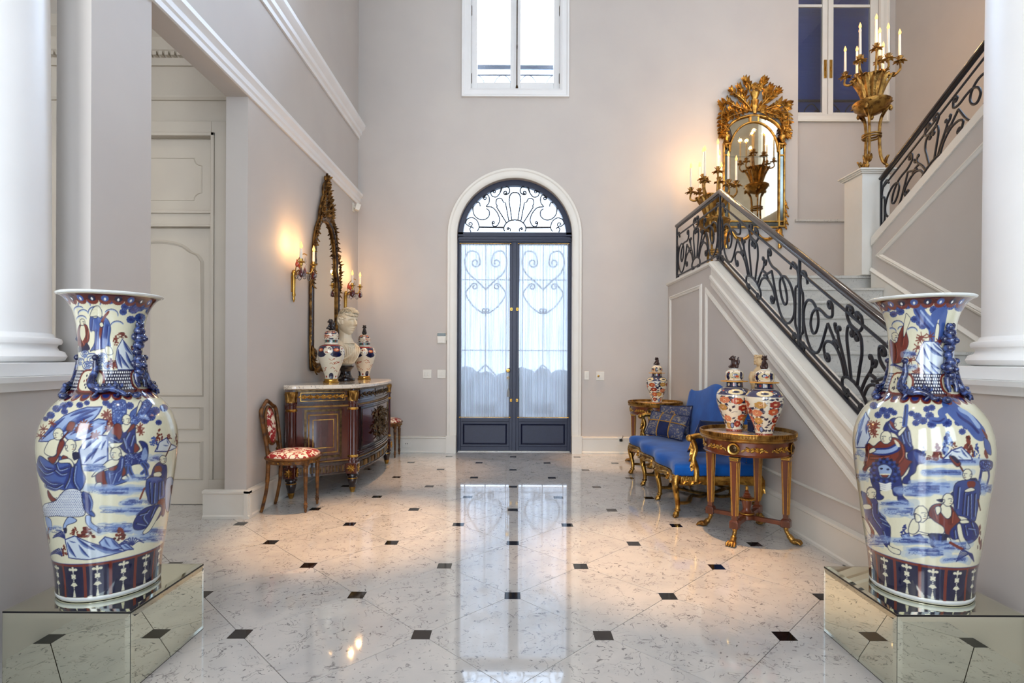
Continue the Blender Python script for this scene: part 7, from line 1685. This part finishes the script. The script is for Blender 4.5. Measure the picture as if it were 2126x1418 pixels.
def pier_mirror():
    t = thing('pier_mirror', 'gilt pier mirror with arched glass and carved foliage crest on the back wall', 'mirror', (3.305, YB, 3.13))
    ar = lambda rx, rz, z0, n=28: [(rx*math.cos(PI*i/n), z0+rz*math.sin(PI*i/n)) for i in range(n+1)]
    gl = [(-.33, .08), (.33, .08)]+ar(.325, .40, 1.04)
    MB().prism(gl, 'y', -.035, -.025).build('glass', 'old_mirror', t, smooth=0)
    MB().box(-.33, .33, -.037, -.034, .968, .974).build('glass_joint', 'grey_mirror', t)
    MB().prism([(-.42, .0), (.42, .0), (.42, 1.15), (.38, 1.30)]+ar(.38, .26, 1.26)[1:-1]+[(-.38, 1.30), (-.42, 1.15)], 'y', -.022, 0).build('backboard', 'dark_wood', t, smooth=0)
    MB().tube([(x, -.04, z) for x, z in ar(.332, .41, 1.04)], .015, 8).build('inner_arch', 'gilt', t, smooth=60)
    MB().tube([(x, -.04, z) for x, z in ar(.40, .30, 1.24)], .02, 8).build('outer_arch', 'gilt', t, smooth=60)
    # mirror pieces between the two arches, split by the keystone
    def band(a0, a1):
        rs = []
        for i in range(13):
            a = math.radians(a0+(a1-a0)*i/12); p = (.335*math.cos(a), 1.04+.42*math.sin(a)); q = (.385*math.cos(a), 1.24+.285*math.sin(a))
            if q[1] < p[1]: q = (q[0], p[1]+.005)
            rs.append([(p[0], -.03, p[1]), (q[0], -.03, q[1]), (q[0], -.024, q[1]), (p[0], -.024, p[1])])
        return MB().rings(rs)
    band(99, 150).build('arch_mirror', 'old_mirror', t, smooth=0); band(30, 81).build('arch_mirror', 'old_mirror', t, smooth=0)
    MB().prism([(-.065, 1.44), (.065, 1.44), (.075, 1.55), (-.075, 1.55)], 'y', -.05, -.02).build('keystone', 'gilt', t, bevel=.004); MB().box(-.042, .042, -.054, -.05, 1.455, 1.53).build('keystone_glass', 'old_mirror', t)
    for s_ in (-1, 1):
        x = s_*.38
        for (z0, z1) in ((.09, .98), (1.0, 1.12)):
            MB().box(x-.024, x+.024, -.045, -.03, z0, z1).build('column_glass', 'grey_mirror', t)
        MB().box(x-.045, x-.024, -.06, -.02, 0, 1.15).box(x+.024, x+.045, -.06, -.02, 0, 1.15).box(x-.024, x+.024, -.06, -.02, .98, 1.0).box(x-.05, x+.05, -.065, -.02, 1.13, 1.16).box(x-.05, x+.05, -.065, -.02, 0, .02).box(x-.024, x+.024, -.06, -.02, .07, .09).build('column', 'gilt', t, bevel=.004)
        MB().lathe([(0, 1.16), (.03, 1.16), (.018, 1.18), (.03, 1.20), (.048, 1.235), (.04, 1.26), (.02, 1.27), (.03, 1.29), (0, 1.30)], 20, (x, -.06, 0)).build('urn', 'gilt', t, smooth=50)
        g = MB().lathe([(0, 0), (.0, 0), (.03, -.02), (.036, -.10), (.024, -.2), (.03, -.26), (.02, -.29), (0, -.29)], 12, (x*.97, -.03, 0), sy=.6); g.build('foot', 'gilt', t, smooth=50)
        for k in range(4): MB().leaf((x*.97+s_*.01*(k-1.5), -.05, -.02-.05*k), (s_*.3*((k % 2)*2-1), -.1, -1), (0, -1, 0), .10, .06, .15, .25).build('foot_leaf', 'gilt', t, smooth=60)
        for k in range(7): MB().leaf((x+s_*.05, -.04, .38-.055*k), (s_*(.5 if k % 2 else .15), -.1, -1), (0, -1, 0), .09, .045, .2, .25).build('side_leaf', 'gilt', t, smooth=60)
        sw_ = cr([(s_*.32, -.03), (s_*.24, -.15), (s_*.12, -.16), (s_*.02, -.05)], 7)
        MB().tube([(p[0], -.05, p[1]) for p in sw_], [.012+.012*math.sin(PI*i/(len(sw_)-1)) for i in range(len(sw_))], 8).build('garland', 'gilt', t, smooth=40)
        for k in range(8):
            p = sw_[min(len(sw_)-1, 1+k*2+k//2)]; MB().leaf((p[0], -.06, p[1]), (s_*-.6, -.3, -.3+.3*(k % 2)), (0, -1, .2), .05, .035, .3, .25).build('garland_leaf', 'gilt', t, smooth=60)
    MB().box(-.335, .335, -.045, -.03, .01, .07).build('bottom_glass', 'grey_mirror', t)
    MB().box(-.335, .335, -.06, -.02, -.012, .012).box(-.335, .335, -.06, -.02, .068, .09).build('bottom_rail', 'gilt', t, bevel=.004)
    MB().ell((0, -.05, -.03), .03, .02, .04).build('apron_boss', 'gilt', t)
    # crest: flower urn between branches of oak leaves
    MB().lathe([(0, 1.56), (.022, 1.56), (.03, 1.60), (.046, 1.68), (.058, 1.74), (.034, 1.75), (.038, 1.77), (.066, 1.84), (.058, 1.86), (0, 1.86)], 18, (0, -.06, 0), sy=.6).build('flower_urn', 'gilt', t, smooth=50)
    g = random.Random(9)
    for k in range(16):
        a = g.uniform(0, PI); r = g.uniform(.02, .10); c = V(r*math.cos(a), -.08, 1.88+r*.8*math.sin(a)); m_ = MB(); fleuron(m_, c, V(1, 0, 0), V(0, 0, 1), V(0, -1, 0), .03); m_.build('crest_flower', 'gilt', t, smooth=60)
    branches = ([(.03, 1.60), (.12, 1.70), (.20, 1.78), (.30, 1.86)], [(.06, 1.86), (.09, 1.95), (.12, 2.0)], [(.03, 1.60), (.16, 1.62), (.27, 1.66), (.36, 1.72), (.44, 1.70)], [(.06, 1.62), (.20, 1.56), (.33, 1.52), (.42, 1.44)], [(.38, 1.70), (.45, 1.58), (.46, 1.42), (.455, 1.28)], [(.14, 1.72), (.15, 1.82), (.20, 1.90)], [(.24, 1.60), (.33, 1.60), (.38, 1.54)], [(.40, 1.46), (.40, 1.36), (.43, 1.30)])
    for bi, bp in enumerate(branches):
        for s_ in (-1, 1):
            P = cr(bp, 6); n = len(P)
            bo = MB().tube([(s_*p[0], -.04-.03*math.sin(PI*i/n), p[1]) for i, p in enumerate(P)], [.011-.006*i/n for i in range(n)], 6).build('branch', 'gilt', t, smooth=60)
            for i in range(2, n, 2):
                d = P[i]-P[i-2]; a0 = math.atan2(d[1], d[0]); 
                for q in (-1, 1):
                    a = a0+q*g.uniform(.5, 1.0); MB().leaf((s_*P[i][0], -.05, P[i][1]), (s_*math.cos(a), -g.uniform(.1, .5), math.sin(a)), (0, -1, 0), g.uniform(.065, .095), .042, g.uniform(-.1, .3), .22).build('oak_leaf', 'gilt', bo, smooth=60)
            a = math.atan2(*(P[-1]-P[-3])[::-1])
            for q in (-.5, 0, .5): MB().leaf((s_*P[-1][0], -.05, P[-1][1]), (s_*math.cos(a+q), -.2, math.sin(a+q)), (0, -1, 0), .09, .045, .15, .22).build('oak_leaf', 'gilt', bo, smooth=60)
    for k in range(7):
        for s_ in (-1, 1): MB().leaf((s_*(.45-.01*k), -.05, 1.42-k*.045), (s_*(.35 if k % 2 else -.25), -.2, -1), (0, -1, 0), .085, .045, .2, .22).build('pendant_leaf', 'gilt', t, smooth=60)
pier_mirror()

for (p, e) in CANDLE_LIGHTS:
    lamp('candle_glow', 'POINT', (p[0], p[1], p[2]+.012), e, (1.0, .56, .22), radius=.022)
